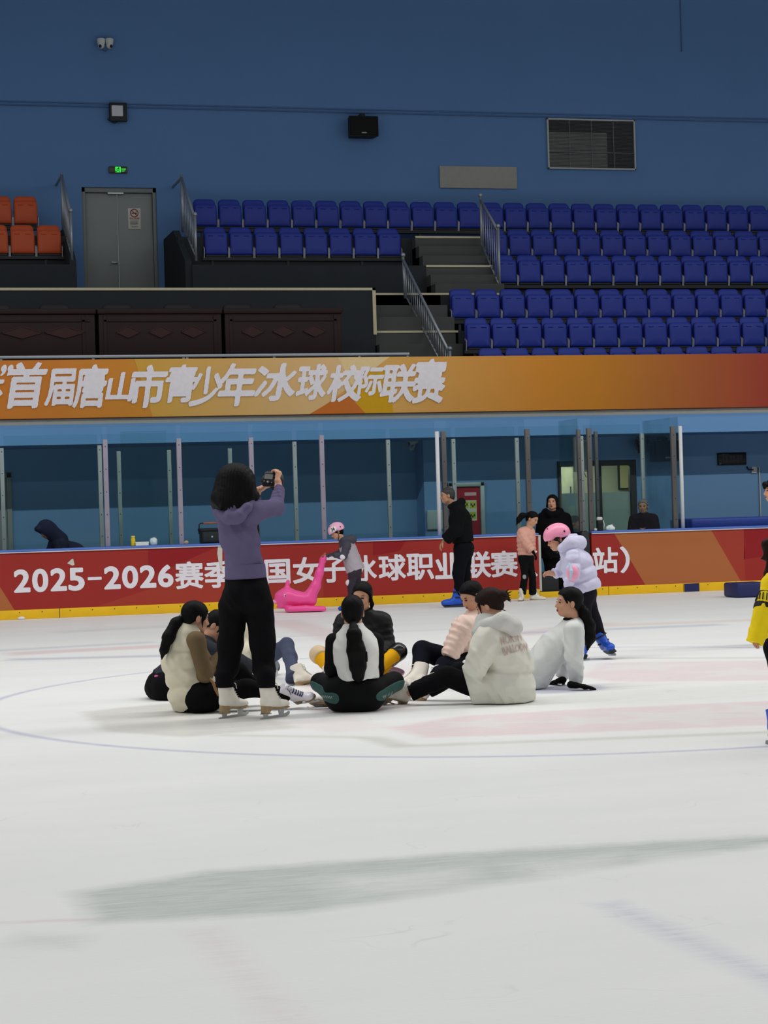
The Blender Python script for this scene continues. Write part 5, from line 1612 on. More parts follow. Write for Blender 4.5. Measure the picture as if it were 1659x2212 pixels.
def top(b, j, t, sc=1.0, hem=None, sleeve=0.0, q=None, qs=None, arms='lr', m=0, ms=None, ex=1.3, ks=0.03, lower=0.0):
    side = unit(j['sr'] - j['sl']); mid = (j['sl'] + j['sr']) / 2
    hem = j['pv'] if hem is None else hem
    ms = m if ms is None else ms
    b.cone(hem, j['ch'], 0.108 * sc + t + lower, 0.112 * sc + t, 0.04, m, side=side, ex=ex, disp=q, flat=(True, False))
    b.cone(j['ch'], mid + (j['nk'] - mid) * 0.3, 0.108 * sc + t, 0.07 * sc + t, 0.05, m, side=side, ex=ex * 1.1, disp=q)
    b.cone(j['sl'], j['sr'], 0.05 * sc + t * 0.9, k=0.05, m=m)
    for a in arms:
        b.cone(j['s' + a], j['e' + a], 0.05 * sc + t + sleeve, 0.043 * sc + t + sleeve, ks, ms, disp=qs)
        b.cone(j['e' + a], j['w' + a], 0.043 * sc + t + sleeve, 0.031 * sc + t + sleeve * 0.7, ks * 0.8, ms, disp=qs, flat=(False, True))

def collar(b, j, r0=0.075, r1=0.07, up=0.06, m=0):
    d = unit(j['nk'] - (j['sl'] + j['sr']) / 2 + np.array([0, 0, 0.02]))
    b.cone(j['nk'] - d * 0.05, j['nk'] + d * up, r0, r1, 0.025, m, flat=(False, True))

def legs(b, j, t, sc=1.0, m=0, hip=0.0, flare=None, end=1.0, which='lr', shin=0.0, disp=None):
    b.cone(j['hl'], j['hr'], 0.10 * sc + t + hip, k=0.04, m=m)
    b.cone((j['hl'] + j['hr']) / 2, j['pv'], 0.10 * sc + t + hip, 0.098 * sc + t, 0.05, m, side=unit(j['hr'] - j['hl']), ex=1.25)
    for a in which:
        b.cone(j['h' + a], j['k' + a], 0.086 * sc + t + hip * 0.4, 0.06 * sc + t, 0.04, m)
        e = j['k' + a] + (j['a' + a] - j['k' + a]) * end
        rr = flare if flare else 0.04 * sc + t
        b.cone(j['k' + a], e, 0.058 * sc + t + shin, rr, 0.03, m, flat=(False, True), disp=disp)

GROUND_CUT = ((0, 0, 0.006), (0, 0, -1))

def cloth(P, name, fn, mats, h=None, noise=(0.005, 52.0), cuts=(), seated=True):
    b = Blob(h or (0.0085 if P.near else 0.012)); b.noise = noise
    fn(b)
    if seated: b.cut(*GROUND_CUT)
    for c in cuts: b.cut(*c)
    return blob_obj(name, b, mats, P.root)

# ------------------------------------------------------------------ skates: x forward, z up, blade standing on z=0
def skate_parts(kind):
    b = Blob(0.0042); A = np.array([0, 1.0, 0])
    parts = []
    if kind == 'figure':
        b.cone((-0.085, 0, 0.118), (0.055, 0, 0.098), 0.043, 0.036, 0.02, side=A, ex=0.92)
        b.ell((0.085, 0, 0.093), (0.062, 0.040, 0.034), None, 0.02)
        b.cone((-0.080, 0, 0.13), (-0.086, 0, 0.275), 0.048, 0.060, 0.03, side=A, ex=0.80, flat=(False, True))
        b.cone((-0.02, 0, 0.14), (-0.062, 0, 0.275), 0.036, 0.030, 0.03, flat=(False, True))
        b.cone((0.0, 0, 0.13), (-0.075, 0, 0.20), 0.03, 0.03, 0.03)
        b.cut((0, 0, 0.072), (0.06, 0, -1))
        parts.append(('boot', b.mesh()))
    else:
        b.cone((-0.08, 0, 0.12), (0.06, 0, 0.10), 0.050, 0.046, 0.02)
        b.ell((0.09, 0, 0.098), (0.072, 0.050, 0.044), None, 0.02)
        b.cone((-0.075, 0, 0.13), (-0.085, 0, 0.26), 0.056, 0.062, 0.03, flat=(False, True))
        b.cone((-0.02, 0, 0.14), (-0.055, 0, 0.27), 0.042, 0.04, 0.03, flat=(False, True))
        b.cut((0, 0, 0.068), (0.02, 0, -1))
        parts.append(('boot', b.mesh()))
    return parts

white_lea = mat('ivory_skate_leather', (232, 226, 214), 0.45, 0.35, var=0.04, scale=20)
white_shiny = mat('glossy_white_skate_leather', (234, 228, 236), 0.25, 0.5)
blue_plast = mat('blue_rental_skate_plastic', (30, 84, 196), 0.35, 0.4, var=0.08)
brown_sole = mat('worn_tan_skate_sole', (156, 132, 98), 0.5, 0.35, var=0.2, scale=30)
blade_m = mat('scuffed_skate_blade', (178, 180, 182), 0.35, 0.5, metal=0.7)
navy_lace = mat('navy_laces', (52, 58, 92), 0.7)
white_lace = mat('white_laces', (220, 216, 206), 0.7)
dark_sole = mat('black_skate_chassis', (30, 34, 48), 0.5, 0.3)
SK = {}
def skate_proto(kind, leather, sole, lace):
    key = (kind, leather.name, sole.name, lace.name)
    if key in SK: return SK[key]
    V, Q, mi = skate_parts(kind)[0][1]
    mesh_boot = link_mesh('skate', [(V, Q, mi)], leather, None, (0, 0, 0))
    m1 = MB()
    if kind == 'figure':
        A_ = np.array([0, 1.0, 0]); sb = Blob(0.0036)
        sb.cone((-0.098, 0, 0.036), (-0.090, 0, 0.092), 0.036, 0.042, 0.006, side=A_, ex=0.92, flat=(True, True))
        sb.cone((-0.09, 0, 0.082), (0.06, 0, 0.066), 0.012, 0.010, 0.012, side=A_, ex=3.0)
        sb.cone((-0.075, 0, 0.07), (-0.03, 0, 0.078), 0.022, 0.012, 0.012, side=A_, ex=1.4)
        sb.ell((0.082, 0, 0.069), (0.068, 0.044, 0.011), None, 0.01)
        sb.cut((0, 0, 0.036), (0, 0, -1))
        m1 = sb
        m2 = MB()
        bl = [(-0.155, 0.0), (0.12, 0.0), (0.15, 0.010), (0.158, 0.026), (0.148, 0.036), (0.11, 0.024), (0.06, 0.018), (-0.09, 0.016), (-0.155, 0.010)]
        m2.prism([(x, -0.0025, z) for x, z in bl], (0, 0.005, 0))
        for xa, xb, za in ((-0.115, -0.075, 0.038), (0.045, 0.09, 0.061)):
            m2.prism([(xa, -0.004, 0.014), (xb, -0.004, 0.014), (xb + 0.008, -0.004, za), (xa - 0.008, -0.004, za)], (0, 0.008, 0))
            m2.box((xa - 0.02, -0.022, za - 0.005), (xb + 0.02, 0.022, za + 0.001))
        m3 = MB()
        for i in range(8):
            t = i / 7
            x = 0.035 - 0.085 * t; z = 0.135 + 0.135 * t ** 1.2; n = 0.014
            m3.tube([(x + 0.004, -0.024, z - 0.004), (x + 0.016 - 0.004 * t, 0, z + 0.004), (x + 0.004, 0.024, z + 0.008)], 0.0038, n=5)
            m3.tube([(x + 0.004, 0.024, z - 0.004), (x + 0.016 - 0.004 * t, 0, z + 0.004), (x + 0.004, -0.024, z + 0.008)], 0.0038, n=5)
        m3.tube([(-0.025, -0.01, 0.268), (0.0, -0.03, 0.25), (-0.005, -0.045, 0.215)], 0.0035, n=5); m3.tube([(-0.025, 0.01, 0.268), (0.0, 0.03, 0.25), (-0.005, 0.045, 0.215)], 0.0035, n=5)
        ch = [('sole', m1, sole), ('blade', m2, blade_m), ('laces', m3, lace)]
    else:
        m1.prism([(-0.13, -0.04, 0.076), (0.15, -0.04, 0.076), (0.135, -0.034, 0.058), (0.10, -0.02, 0.028), (-0.11, -0.02, 0.028), (-0.128, -0.034, 0.058)], (0, 0.06, 0))
        m2 = MB()
        m2.prism([(x, -0.003, z) for x, z in [(-0.16, 0.006), (-0.14, 0.0), (0.14, 0.0), (0.165, 0.012), (0.155, 0.032), (-0.155, 0.032)]], (0, 0.006, 0))
        m3 = MB()
        for zz, w in ((0.235, 0.07), (0.165, 0.06)):
            m3.tube([(-0.03 + 0.12 * math.cos(t) * 0.55 - 0.04, w * math.sin(t), zz) for t in np.linspace(-1.7, 1.7, 13)], 0.010, n=6)
        ch = [('chassis', m1, dark_sole), ('blade', m2, blade_m), ('strap', m3, dark_sole)]
    for nm, mm, mt in ch:
        o = blob_obj(nm, mm, mt, mesh_boot) if isinstance(mm, Blob) else mm.build(nm, mt, mesh_boot)
    C.objects.unlink(mesh_boot)
    kids = list(mesh_boot.children)
    for k_ in kids: C.objects.unlink(k_)
    SK[key] = (mesh_boot, kids)
    return SK[key]

def skate(P, pos, toe, up=(0, 0, 1), kind='figure', leather=None, sole=None, lace=None, sc=1.0, ankle=True):
    """put a skate on the person: pos = world place of the ankle (or of the blade middle when ankle=False)"""
    leather = leather or (white_lea if kind == 'figure' else blue_plast); sole = sole or brown_sole; lace = lace or white_lace
    pb, kids = skate_proto(kind, leather, sole, lace)
    up = unit(up); toe = np.asarray(toe, float); toe = unit(toe - up * np.dot(toe, up)); sd = np.cross(up, toe)
    R = np.stack([toe, sd, up], 1) * sc
    o0 = np.asarray(pos, float) - (R @ np.array([-0.08, 0, 0.16]) if ankle else 0)
    c = pb.copy(); C.objects.link(c); c.parent = P.root
    loc = o0 - world_loc(P.root)
    M4 = Matrix.Identity(4)
    for i in range(3):
        for k in range(3): M4[i][k] = R[i, k]
        M4[i][3] = loc[i]
    c.matrix_local = M4
    for k_ in kids:
        d = k_.copy(); C.objects.link(d); d.parent = c
    return c
DARK = lambda n, c, **k: mat(n, c, 0.9, 0.1, **k)
black_cloth = DARK('black_knit_cloth', (13, 13, 16), bump=0.15, bump_scale=180, fold=0.5, fold_scale=6)
black_smooth = mat('black_stretch_fabric', (11, 12, 14), 0.75, 0.12)
black_puff = mat('black_puffer_nylon', (14, 15, 19), 0.55, 0.22)
navy_cloth = DARK('dark_navy_cloth', (17, 19, 30), fold=0.5)
white_puff = mat('off_white_puffer_nylon', (222, 220, 208), 0.55, 0.3, var=0.03, fold=0.55, fold_scale=6)
black_glove = mat('black_glove_knit', (12, 12, 14), 0.9, 0.1)
D = direction

# ---- 1 standing woman photographing ------------------------------------------------
P = Person('person on skates in a purple hoodie, seen from behind, holding up a camera', (540, 1549))
j = P.pose(pv=(531, 1258, 0), ch=(516, 1140, 0), nk=(512, 1094, 0.02), sl=(482, 1104, 0.12), sr=(546, 1106, -0.08), el=(520, 1130, 0.34), wl=(560, 1058, 0.40), er=(596, 1098, 0.08), wr=(603, 1048, 0.24),
           hl=(508, 1284, 0.05), hr=(557, 1286, -0.04), kl=(497, 1388, 0.05), al=(490, 1500, 0.02), kr=(567, 1392, -0.03), ar=(572, 1506, -0.03))
toe1 = D(0.66, 0.75, 0)
gL, gR = ground(505, 1549), ground(594, 1550)
ankL, ankR = gL - toe1 * 0.078, gR - toe1 * 0.078
j['al'], j['ar'] = ankL + (0, 0, 0.22), ankR + (0, 0, 0.22)
fw = D(0.6, 0.8, 0.0)
camp = P.J(589, 1036, 0.30)
hands1 = [dict(w=P.J(601, 1044, 0.245), d=D(0.05, 0.45, 0.85), n=D(-0.75, 0.5, -0.1), thumb=-1, curl=0.75, curls=[0.55, 0.75, 0.8, 0.85]),
          dict(w=P.J(563, 1056, 0.385), d=D(0.85, -0.1, 0.32), n=D(-0.15, -0.1, 1), thumb=1, curl=0.35)]
body(P, P.J(512, 1044, 0.03), fw, None, hands1)
# hair: shoulder-length mass with uneven ends
pc = hair_cap(P, hair_black, side=0.098, back=0.118, top=0.100, line=-0.05)
b = Blob(0.007)
GV = (0.0030, 300.0, D(1, -0.3, 0.05))
b.cone(P.J(509, 1040, -0.01), P.J(501, 1082, -0.03), 0.130, 0.138, 0.03, side=D(1, -0.3, 0), ex=1.08, groove=GV)
b.chain([P.J(530, 1050, -0.06), P.J(543, 1072, -0.06), P.J(556, 1071, -0.05)], [0.06, 0.05, 0.01], 0.04, groove=GV)
for i, x in enumerate((474, 486, 499, 513, 526)):
    b.cone(P.J(x, 1076, -0.07), P.J(x + 4, 1103 + (-4, 3, 8, 4, 0)[i], -0.17), 0.056, 0.014, 0.02, groove=GV)
b.noise = (0.003, 40.0)
link_mesh('hair', pc + [b.mesh()], hair_black, P.root)
purple = DARK('purple_hoodie_fleece', (98, 90, 122), bump=0.1, bump_scale=200, fold=0.35, fold_scale=5)
def f_(b):
    side = unit(j['sr'] - j['sl'])
    b.cone(P.J(528, 1226, 0), P.J(516, 1160, 0), 0.122, 0.112, 0.05, side=side, ex=1.22, flat=(True, False))
    b.cone(P.J(516, 1160, 0), P.J(513, 1118, 0.0), 0.115, 0.105, 0.05, side=side, ex=1.36)
    b.cone(P.J(513, 1118, 0), j['nk'], 0.10, 0.075, 0.06, side=side, ex=1.3)
    b.cone(j['sl'], j['sr'], 0.070, k=0.05)
    b.cone(j['sl'], j['el'], 0.072, 0.060, 0.03); b.cone(j['el'], P.J(553, 1068, 0.39), 0.058, 0.043, 0.03, flat=(False, True))
    b.cone(j['sr'], j['er'], 0.074, 0.062, 0.04); b.cone(j['er'], P.J(603, 1053, 0.225), 0.060, 0.043, 0.03, flat=(False, True), disp=quilt(0.004, 0.035))
hoodie = cloth(P, 'hoodie', f_, purple, h=0.007, noise=(0.008, 46.0), seated=False)
b = Blob(0.007)
b.cone(P.J(531, 1250, 0), P.J(529, 1219, 0), 0.130, 0.126, 0.03, side=unit(j['sr'] - j['sl']), ex=1.24, flat=(True, True)); blob_obj('hem_band', b, purple, hoodie)
b = Blob(0.006); b.noise = (0.006, 46)
b.chain([P.J(465, 1090, 0.06), P.J(474, 1106, -0.07), P.J(496, 1119, -0.17), P.J(516, 1117, -0.19), P.J(534, 1098, -0.16), P.J(546, 1084, -0.10)], [0.03, 0.042, 0.046, 0.042, 0.035, 0.02], 0.02)
b.cone(P.J(500, 1098, -0.10), P.J(505, 1124, -0.165), 0.075, 0.026, 0.02); blob_obj('hood', b, purple, hoodie)
def f_(b):
    b.cone(P.J(530, 1238, 0), P.J(533, 1285, 0), 0.104, 0.126, 0.05, side=D(1, -0.4, 0), ex=1.36)
    b.ell(P.J(515, 1290, -0.07), (0.09, 0.09, 0.10), None, 0.06); b.ell(P.J(552, 1290, -0.10), (0.09, 0.09, 0.10), None, 0.06)
    for h_, k_, c_, e_ in ((P.J(505, 1310, 0.02), P.J(498, 1390, 0.04), P.J(493, 1442, 0.03), ankL + (0, 0, 0.29)), (P.J(560, 1310, -0.04), P.J(567, 1392, -0.03), P.J(571, 1446, -0.03), ankR + (0, 0, 0.29))):
        b.chain([h_, k_, c_, e_], [0.106, 0.088, 0.074, 0.066], 0.035)
tr = cloth(P, 'trousers', f_, black_cloth, h=0.0075, noise=(0.006, 46.0), seated=False)
for p_, q_ in ((ankL + (0, 0, 0.31), ankL + (0, 0, 0.215)), (ankR + (0, 0, 0.31), ankR + (0, 0, 0.215))):
    b = Blob(0.006); b.cone(p_, q_, 0.066, 0.064, 0.01, flat=(True, True)); blob_obj('cuff', b, black_cloth, tr)
skate(P, gL, toe1, ankle=False, sc=0.94); skate(P, gR, toe1, ankle=False, sc=0.94)
# the camera she holds: a thing of its own
r = empty('camera', camp, 'black digital camera with a lens held up in both hands', 'camera')
cf = unit(D(0.35, 0.9, -0.25)); cr2, cf, cu = frame(cf, np.array([0.12, 0, 1.0]))
CL = lambda x, y, z: camp + cr2 * x + cf * y + cu * z
def obox(mb_, lo, hi, mi=0):
    P8 = [CL(x, y, z) for z in (lo[2], hi[2]) for x, y in ((lo[0], lo[1]), (hi[0], lo[1]), (hi[0], hi[1]), (lo[0], hi[1]))]
    mb_.add(P8, [(0, 3, 2, 1), (4, 5, 6, 7), (0, 1, 5, 4), (1, 2, 6, 5), (2, 3, 7, 6), (3, 0, 4, 7)], mi)
cam_blk = mat('black_camera_body', (22, 22, 24), 0.5, 0.35)
b = Blob(0.004)
b.cone(CL(-0.06, 0, -0.012), CL(0.06, 0, -0.012), 0.028, k=0.01, side=cu, ex=1.5); b.cone(CL(-0.05, 0, 0.035), CL(-0.005, 0, 0.035), 0.022, k=0.012); b.cone(CL(0.058, 0.012, -0.04), CL(0.058, 0.012, 0.025), 0.02, k=0.012)
b.cut(CL(0, -0.026, 0), -cf); blob_obj('camera_body', b, cam_blk, r)
mb = MB(); obox(mb, (-0.052, -0.031, -0.005), (0.012, -0.025, 0.03)); mb.build('screen', mat('grey_camera_screen', (120, 124, 126), 0.25, 0.5), r)
mb = MB()
for x, z, rr in ((-0.02, -0.026, 0.009), (0.035, -0.005, 0.006), (0.035, 0.02, 0.007), (-0.05, -0.022, 0.005), (0.01, -0.03, 0.004)): mb.tube([CL(x, -0.026, z), CL(x, -0.031, z)], rr, n=10)
mb.build('button', mat('pale_camera_dial', (150, 150, 150), 0.4), r)
mb = MB(); mb.tube([CL(-0.012, 0.02, -0.012), CL(-0.012, 0.07, -0.02), CL(-0.012, 0.072, -0.02), CL(-0.012, 0.135, -0.03)], [0.035, 0.035, 0.039, 0.04], n=20); mb.build('lens', cam_blk, r)
# strap of the camera bag down her side
mb = MB(); mb.tube([P.J(556, 1122, 0.12), P.J(559, 1160, 0.14), P.J(560, 1168, 0.13)], 0.01, n=6); mb.build('strap', black_st, P.root)

# ---- 2 woman in the cream vest -----------------------------------------------------
P = Person('seated person with ponytail in a cream puffer vest over brown sleeves', (425, 1537))
j = P.pose(pv=(420, 1500, 0.03), ch=(402, 1410, 0.03), nk=(408, 1360, 0.02), sl=(416, 1376, 0.17), sr=(424, 1384, -0.13), el=(452, 1455, 0.2), wl=(470, 1418, 0.14), er=(442, 1458, -0.13), wr=(476, 1414, 0.05),
           hl=(435, 1505, 0.12), hr=(435, 1508, -0.08), kl=(515, 1450, 0.25), al=(560, 1490, 0.32), kr=(535, 1487, -0.02), ar=(628, 1501, 0.0))
fw = D(0.88, 0.42, -0.22)
body(P, P.J(423, 1334, 0.02), fw, D(0.15, 0.1, 1), [dict(w=P.J(478, 1410, 0.06), d=D(0.6, 0.4, 0.6), n=D(-0.4, 0.6, 0.3), thumb=1, curl=0.6)])
pc = hair_cap(P, hair_black, side=0.083, back=0.106, line=-0.008, tilt=0.95)
pc.append(tail([P.J(396, 1333, 0.0), P.J(380, 1347, -0.05), P.J(364, 1376, -0.09), P.J(354, 1404, -0.10), P.J(349, 1424, -0.10)], [0.026, 0.042, 0.044, 0.03, 0.006]))
b = Blob(0.005); b.cone(P.L(0.06, 0.03, 0.02), P.L(0.078, 0.035, -0.07), 0.012, 0.004, 0.01); b.cone(P.L(0.05, 0.06, 0.06), P.L(0.074, 0.045, 0.0), 0.012, 0.008); pc.append(b.mesh())
link_mesh('hair', pc, hair_black, P.root)
mb = MB(); mb.tube([P.J(394, 1328, -0.02), P.J(391, 1334, -0.02), P.J(392, 1341, -0.02)], 0.017, n=8); mb.ball(P.L(0.088, -0.005, -0.055), 0.006, 0, 6); mb.build('hair_tie', mat('grey_hair_tie', (120, 122, 128), 0.5), P.root)
cream_puff = mat('cream_puffer_nylon', (222, 214, 190), 0.55, 0.3, var=0.03, fold=0.45, fold_scale=7)
vax = D(0.5, -0.85, 0)
def f_(b):
    qv = quilt(0.016, 0.115)
    b.cone(P.J(415, 1510, 0.02), P.J(394, 1432, 0.02), 0.158, 0.142, 0.03, side=vax, ex=1.15, disp=qv)
    b.cone(P.J(396, 1440, 0.02), P.J(402, 1374, 0.02), 0.142, 0.118, 0.05, side=vax, ex=1.18, disp=quilt(0.012, 0.12))
    b.cone(P.J(400, 1380, 0.02), P.J(413, 1352, 0.02), 0.10, 0.072, 0.03, flat=(False, True))
    b.cone(P.J(418, 1512, 0.02), P.J(440, 1490, 0.0), 0.15, 0.12, 0.04)
    b.cut(P.J(430, 1513, 0), D(0.56, 0, -0.83))
cloth(P, 'vest', f_, cream_puff, noise=(0.008, 50.0))
brown_k = DARK('brown_knit_sleeve', (112, 94, 70), bump=0.15, bump_scale=160, fold=0.35, fold_scale=6)
def f_(b):
    b.cone(j['sl'], j['sr'], 0.055, k=0.03)
    for a in 'lr':
        b.cone(j['s' + a], j['e' + a], 0.068, 0.056, 0.03); b.cone(j['e' + a], j['w' + a], 0.055, 0.038, 0.03, flat=(False, True), disp=quilt(0.004, 0.03))
    b.cone(j['ch'], (j['sl'] + j['sr']) / 2, 0.10, 0.08, 0.04)
cloth(P, 'sweater', f_, brown_k, noise=(0.006, 56.0))
def f_(b):
    legs(b, j, 0.006, hip=0.02); b.ell(P.J(436, 1511, 0.02), (0.13, 0.16, 0.085), None, 0.05)
cloth(P, 'trousers', f_, black_cloth, noise=(0.005, 22.0))
mb = MB(); mb.tube([P.J(452, 1464, -0.16), P.J(460, 1474, -0.17), P.J(466, 1490, -0.17), P.J(472, 1502, -0.15)], 0.012, n=6); mb.build('bag_strap', mat('tan_chain_strap', (150, 116, 76), 0.5), P.root)
skate(P, P.J(629, 1500, 0.0), D(0.8, -0.6, 0.05), D(-0.6, -0.5, 0.55), leather=white_shiny, lace=navy_lace, sc=0.82)
skate(P, P.J(546, 1488, 0.32), D(0.1, 0.6, 0.75), D(-0.9, 0.3, 0.2), sc=0.85)

# ---- 3 woman bending forward behind the vest ---------------------------------------
P = Person('person in dark grey bending forward, seated behind the cream vest', (356, 1509))
j = P.pose(pv=(352, 1478, 0.02), ch=(412, 1428, 0.08), nk=(447, 1390, 0.10), sl=(440, 1392, 0.25), sr=(438, 1404, -0.06), el=(492, 1440, 0.30), wl=(535, 1452, 0.25), er=(490, 1418, -0.02), wr=(545, 1446, 0.05),
           hl=(365, 1486, 0.14), hr=(365, 1488, -0.08), kl=(450, 1440, 0.25), al=(540, 1480, 0.3), kr=(470, 1470, 0.0), ar=(542, 1480, 0.1))
body(P, P.J(470, 1352, 0.12), D(0.72, -0.22, -0.66), D(0.45, 0, 0.85), [dict(w=P.J(548, 1448, 0.05), d=D(0.9, 0, -0.3), n=D(0, 0, -1), thumb=1, curl=0.4)], mouth=0.5)
pc = hair_cap(P, hair_black, side=0.082, back=0.106, line=-0.008, tilt=0.95)
b = Blob(0.005); b.cone(P.L(0.06, 0.055, 0.05), P.L(0.075, 0.05, -0.03), 0.013, 0.006, 0.01); pc.append(b.mesh())
pc.append(tail([P.L(0, -0.10, 0.02), P.L(0.0, -0.13, -0.03), P.L(0.0, -0.12, -0.10)], [0.025, 0.03, 0.01]))
link_mesh('hair', pc, hair_black, P.root)
char = DARK('charcoal_jacket_cloth', (48, 50, 58))
def f_(b): top(b, j, 0.022, sleeve=0.012); collar(b, j, 0.075, 0.06, 0.05)
cloth(P, 'jacket', f_, char)
def f_(b): legs(b, j, 0.012, hip=0.03); b.ell(P.J(352, 1484, 0.03), (0.14, 0.16, 0.12), None, 0.05)
cloth(P, 'trousers', f_, black_cloth)
b = Blob(0.006); b.cone(P.J(336, 1461, -0.10), P.J(352, 1464, -0.15), 0.012, k=0.01); blob_obj('pink_trim', b, mat('pink_trim', (196, 84, 148), 0.6), P.root)
b = Blob(0.006); b.ell(P.J(467, 1459, -0.12), (0.035, 0.03, 0.04), None, 0.02); blob_obj('cuff', b, mat('pale_blue_cloth', (128, 164, 210), 0.7), P.root)
skate(P, P.J(546, 1480, 0.1), D(0.25, 0.6, 0.45), D(-0.9, 0.1, 0.25), leather=mat('black_skate_leather', (34, 33, 34), 0.4, 0.4), sc=0.9); skate(P, P.J(545, 1478, 0.3), D(0.5, 0.2, 0.7), D(-0.9, 0, 0.3))

# ---- 4 person in cream jacket and grey-blue flared trousers -------------------------
P = Person('person in cream jacket and slate blue flares, half hidden behind the standing woman', (548, 1462))
j = P.pose(pv=(543, 1436, 0.05), ch=(532, 1378, 0.05), nk=(518, 1345, 0.03), sl=(545, 1358, 0.16), sr=(516, 1362, -0.10), el=(560, 1400, 0.18), wl=(562, 1415, 0.0), er=(512, 1408, -0.14), wr=(548, 1408, -0.2),
           hl=(556, 1440, 0.10), hr=(548, 1442, -0.06), kl=(590, 1440, 0.15), al=(572, 1472, -0.35), kr=(619, 1393, -0.45), ar=(634, 1462, -0.88))
body(P, P.J(512, 1310, 0.0), D(0.55, -0.7, -0.4), None, [dict(w=P.J(552, 1409, -0.2), d=D(0.9, 0.1, -0.2), n=D(0, 0, -1), thumb=1)])
pc = hair_cap(P, hair_brown, side=0.088, back=0.11, line=-0.008, tilt=0.95)
pc.append(tail([P.L(-0.05, -0.08, 0.0), P.L(-0.06, -0.08, -0.10)], [0.05, 0.02]))
link_mesh('hair', pc, hair_brown, P.root)
cream_j = mat('cream_jacket_nylon', (214, 206, 184), 0.55, 0.3, fold=0.5)
def f_(b): top(b, j, 0.035, sleeve=0.012, q=quilt(0.006, 0.10)); collar(b, j, 0.085, 0.075, 0.05)
cloth(P, 'jacket', f_, cream_j, noise=(0.008, 50.0))
slate = DARK('slate_blue_stretch', (72, 78, 100), fold=0.3)
def f_(b):
    legs(b, j, -0.004, which='l'); b.cone(j['hr'], j['kr'], 0.085, 0.058, 0.04)
    b.chain([j['kr'], P.J(626, 1420, -0.60), P.J(631, 1444, -0.78)], [0.060, 0.060, 0.050], 0.03)
    b.cone(P.J(631, 1440, -0.76), P.J(636, 1468, -0.92), 0.05, 0.080, 0.03, flat=(False, True))
cloth(P, 'trousers', f_, slate, noise=(0.004, 50.0))
skate(P, P.J(645, 1461, -0.94), D(1, -0.12, -0.02), D(-0.2, 0.5, 0.85), sc=0.85); skate(P, P.J(574, 1474, -0.35), D(-0.2, -0.3, 0.9), D(0.5, 0.8, 0.2), sc=0.8)

# ---- 5 woman with the white-backed vest and long ponytail ---------------------------
P = Person('person sitting cross-legged, back turned, white-backed vest and very long black ponytail', (765, 1537))
j = P.pose(pv=(766, 1488, 0.0), ch=(765, 1412, 0.02), nk=(763, 1362, 0.05), sl=(722, 1386, 0.07), sr=(810, 1386, 0.10), el=(719, 1444, 0.10), wl=(746, 1466, 0.30), er=(812, 1446, 0.16), wr=(790, 1466, 0.34),
           hl=(738, 1500, 0.02), hr=(793, 1500, 0.02), kl=(692, 1474, 0.26), al=(782, 1500, 0.42), kr=(852, 1472, 0.26), ar=(740, 1502, 0.40))
body(P, P.J(762, 1322, 0.07), D(0.04, 1, -0.12))
pc = hair_cap(P, hair_black, side=0.084, back=0.108, top=0.092, line=-0.06, tilt=0.8)
pc.append(tail([P.J(763, 1346, -0.04), P.J(765, 1370, -0.12), P.J(769, 1405, -0.13), P.J(773, 1440, -0.12), P.J(774, 1462, -0.11), P.J(775, 1476, -0.10)], [0.020, 0.044, 0.056, 0.050, 0.034, 0.006], side=D(1, 0, 0), ex=1.15))
b = Blob(0.004)
for dx, e in ((9, 0.0), (15, 0.01), (20, 0.02)): b.chain([P.J(776, 1370 + dx, -0.13), P.J(782 + dx * 0.5, 1410, -0.13), P.J(786 + dx * 0.4, 1450 - dx, -0.12)], [0.007, 0.006, 0.003], 0.004)
pc.append(b.mesh()); link_mesh('hair', pc, hair_black, P.root)
white_vest = mat('white_vest_nylon', (226, 226, 222), 0.5, 0.35, var=0.03, fold=0.35, fold_scale=7)
def f_(b):
    sd = D(1, 0, 0)
    b.cone(P.J(777, 1470, 0.0), P.J(768, 1400, 0.02), 0.112, 0.116, 0.03, side=sd, ex=1.32, flat=(True, False))
    b.cone(P.J(768, 1404, 0.02), P.J(766, 1376, 0.04), 0.116, 0.085, 0.05, side=sd, ex=1.55)
    b.cone(P.J(764, 1380, 0.05), P.J(762, 1345, 0.05), 0.085, 0.066, 0.03, side=sd, ex=1.1, flat=(False, True))
    b.cut(P.J(720, 1400, 0), D(-1, 0.10, -0.0)); b.cut(P.J(817, 1400, 0), D(1, 0.12, 0.02))
cloth(P, 'vest', f_, white_vest, noise=(0.007, 62.0))
def f_(b):
    b.cone(P.J(766, 1496, 0.02), P.J(772, 1466, 0.03), 0.100, 0.092, 0.03, side=D(1, 0, 0), ex=1.32, flat=(False, True)); b.cone(j['sl'], j['sr'], 0.045, k=0.03)
    for a in 'lr': b.cone(j['s' + a], j['e' + a], 0.066, 0.060, 0.03); b.cone(j['e' + a], j['w' + a], 0.058, 0.036, 0.02)
cloth(P, 'undershirt', f_, black_smooth, noise=(0.003, 26.0))
tights = [black_smooth, mat('dark_green_legging_print', (48, 84, 80), 0.6)]
def f_(b):
    b.cone(j['hl'], j['hr'], 0.128, k=0.04); b.cone(P.J(766, 1502, 0.0), j['pv'], 0.125, 0.10, 0.05, side=D(1, 0, 0), ex=1.35)
    for a in 'lr':
        b.cone(j['h' + a], j['k' + a], 0.105, 0.068, 0.05); b.cone(j['k' + a], j['a' + a], 0.064, 0.044, 0.03)
PANELS = []
lgs = cloth(P, 'leggings', f_, tights[0], h=0.0075, noise=(0.002, 30.0))
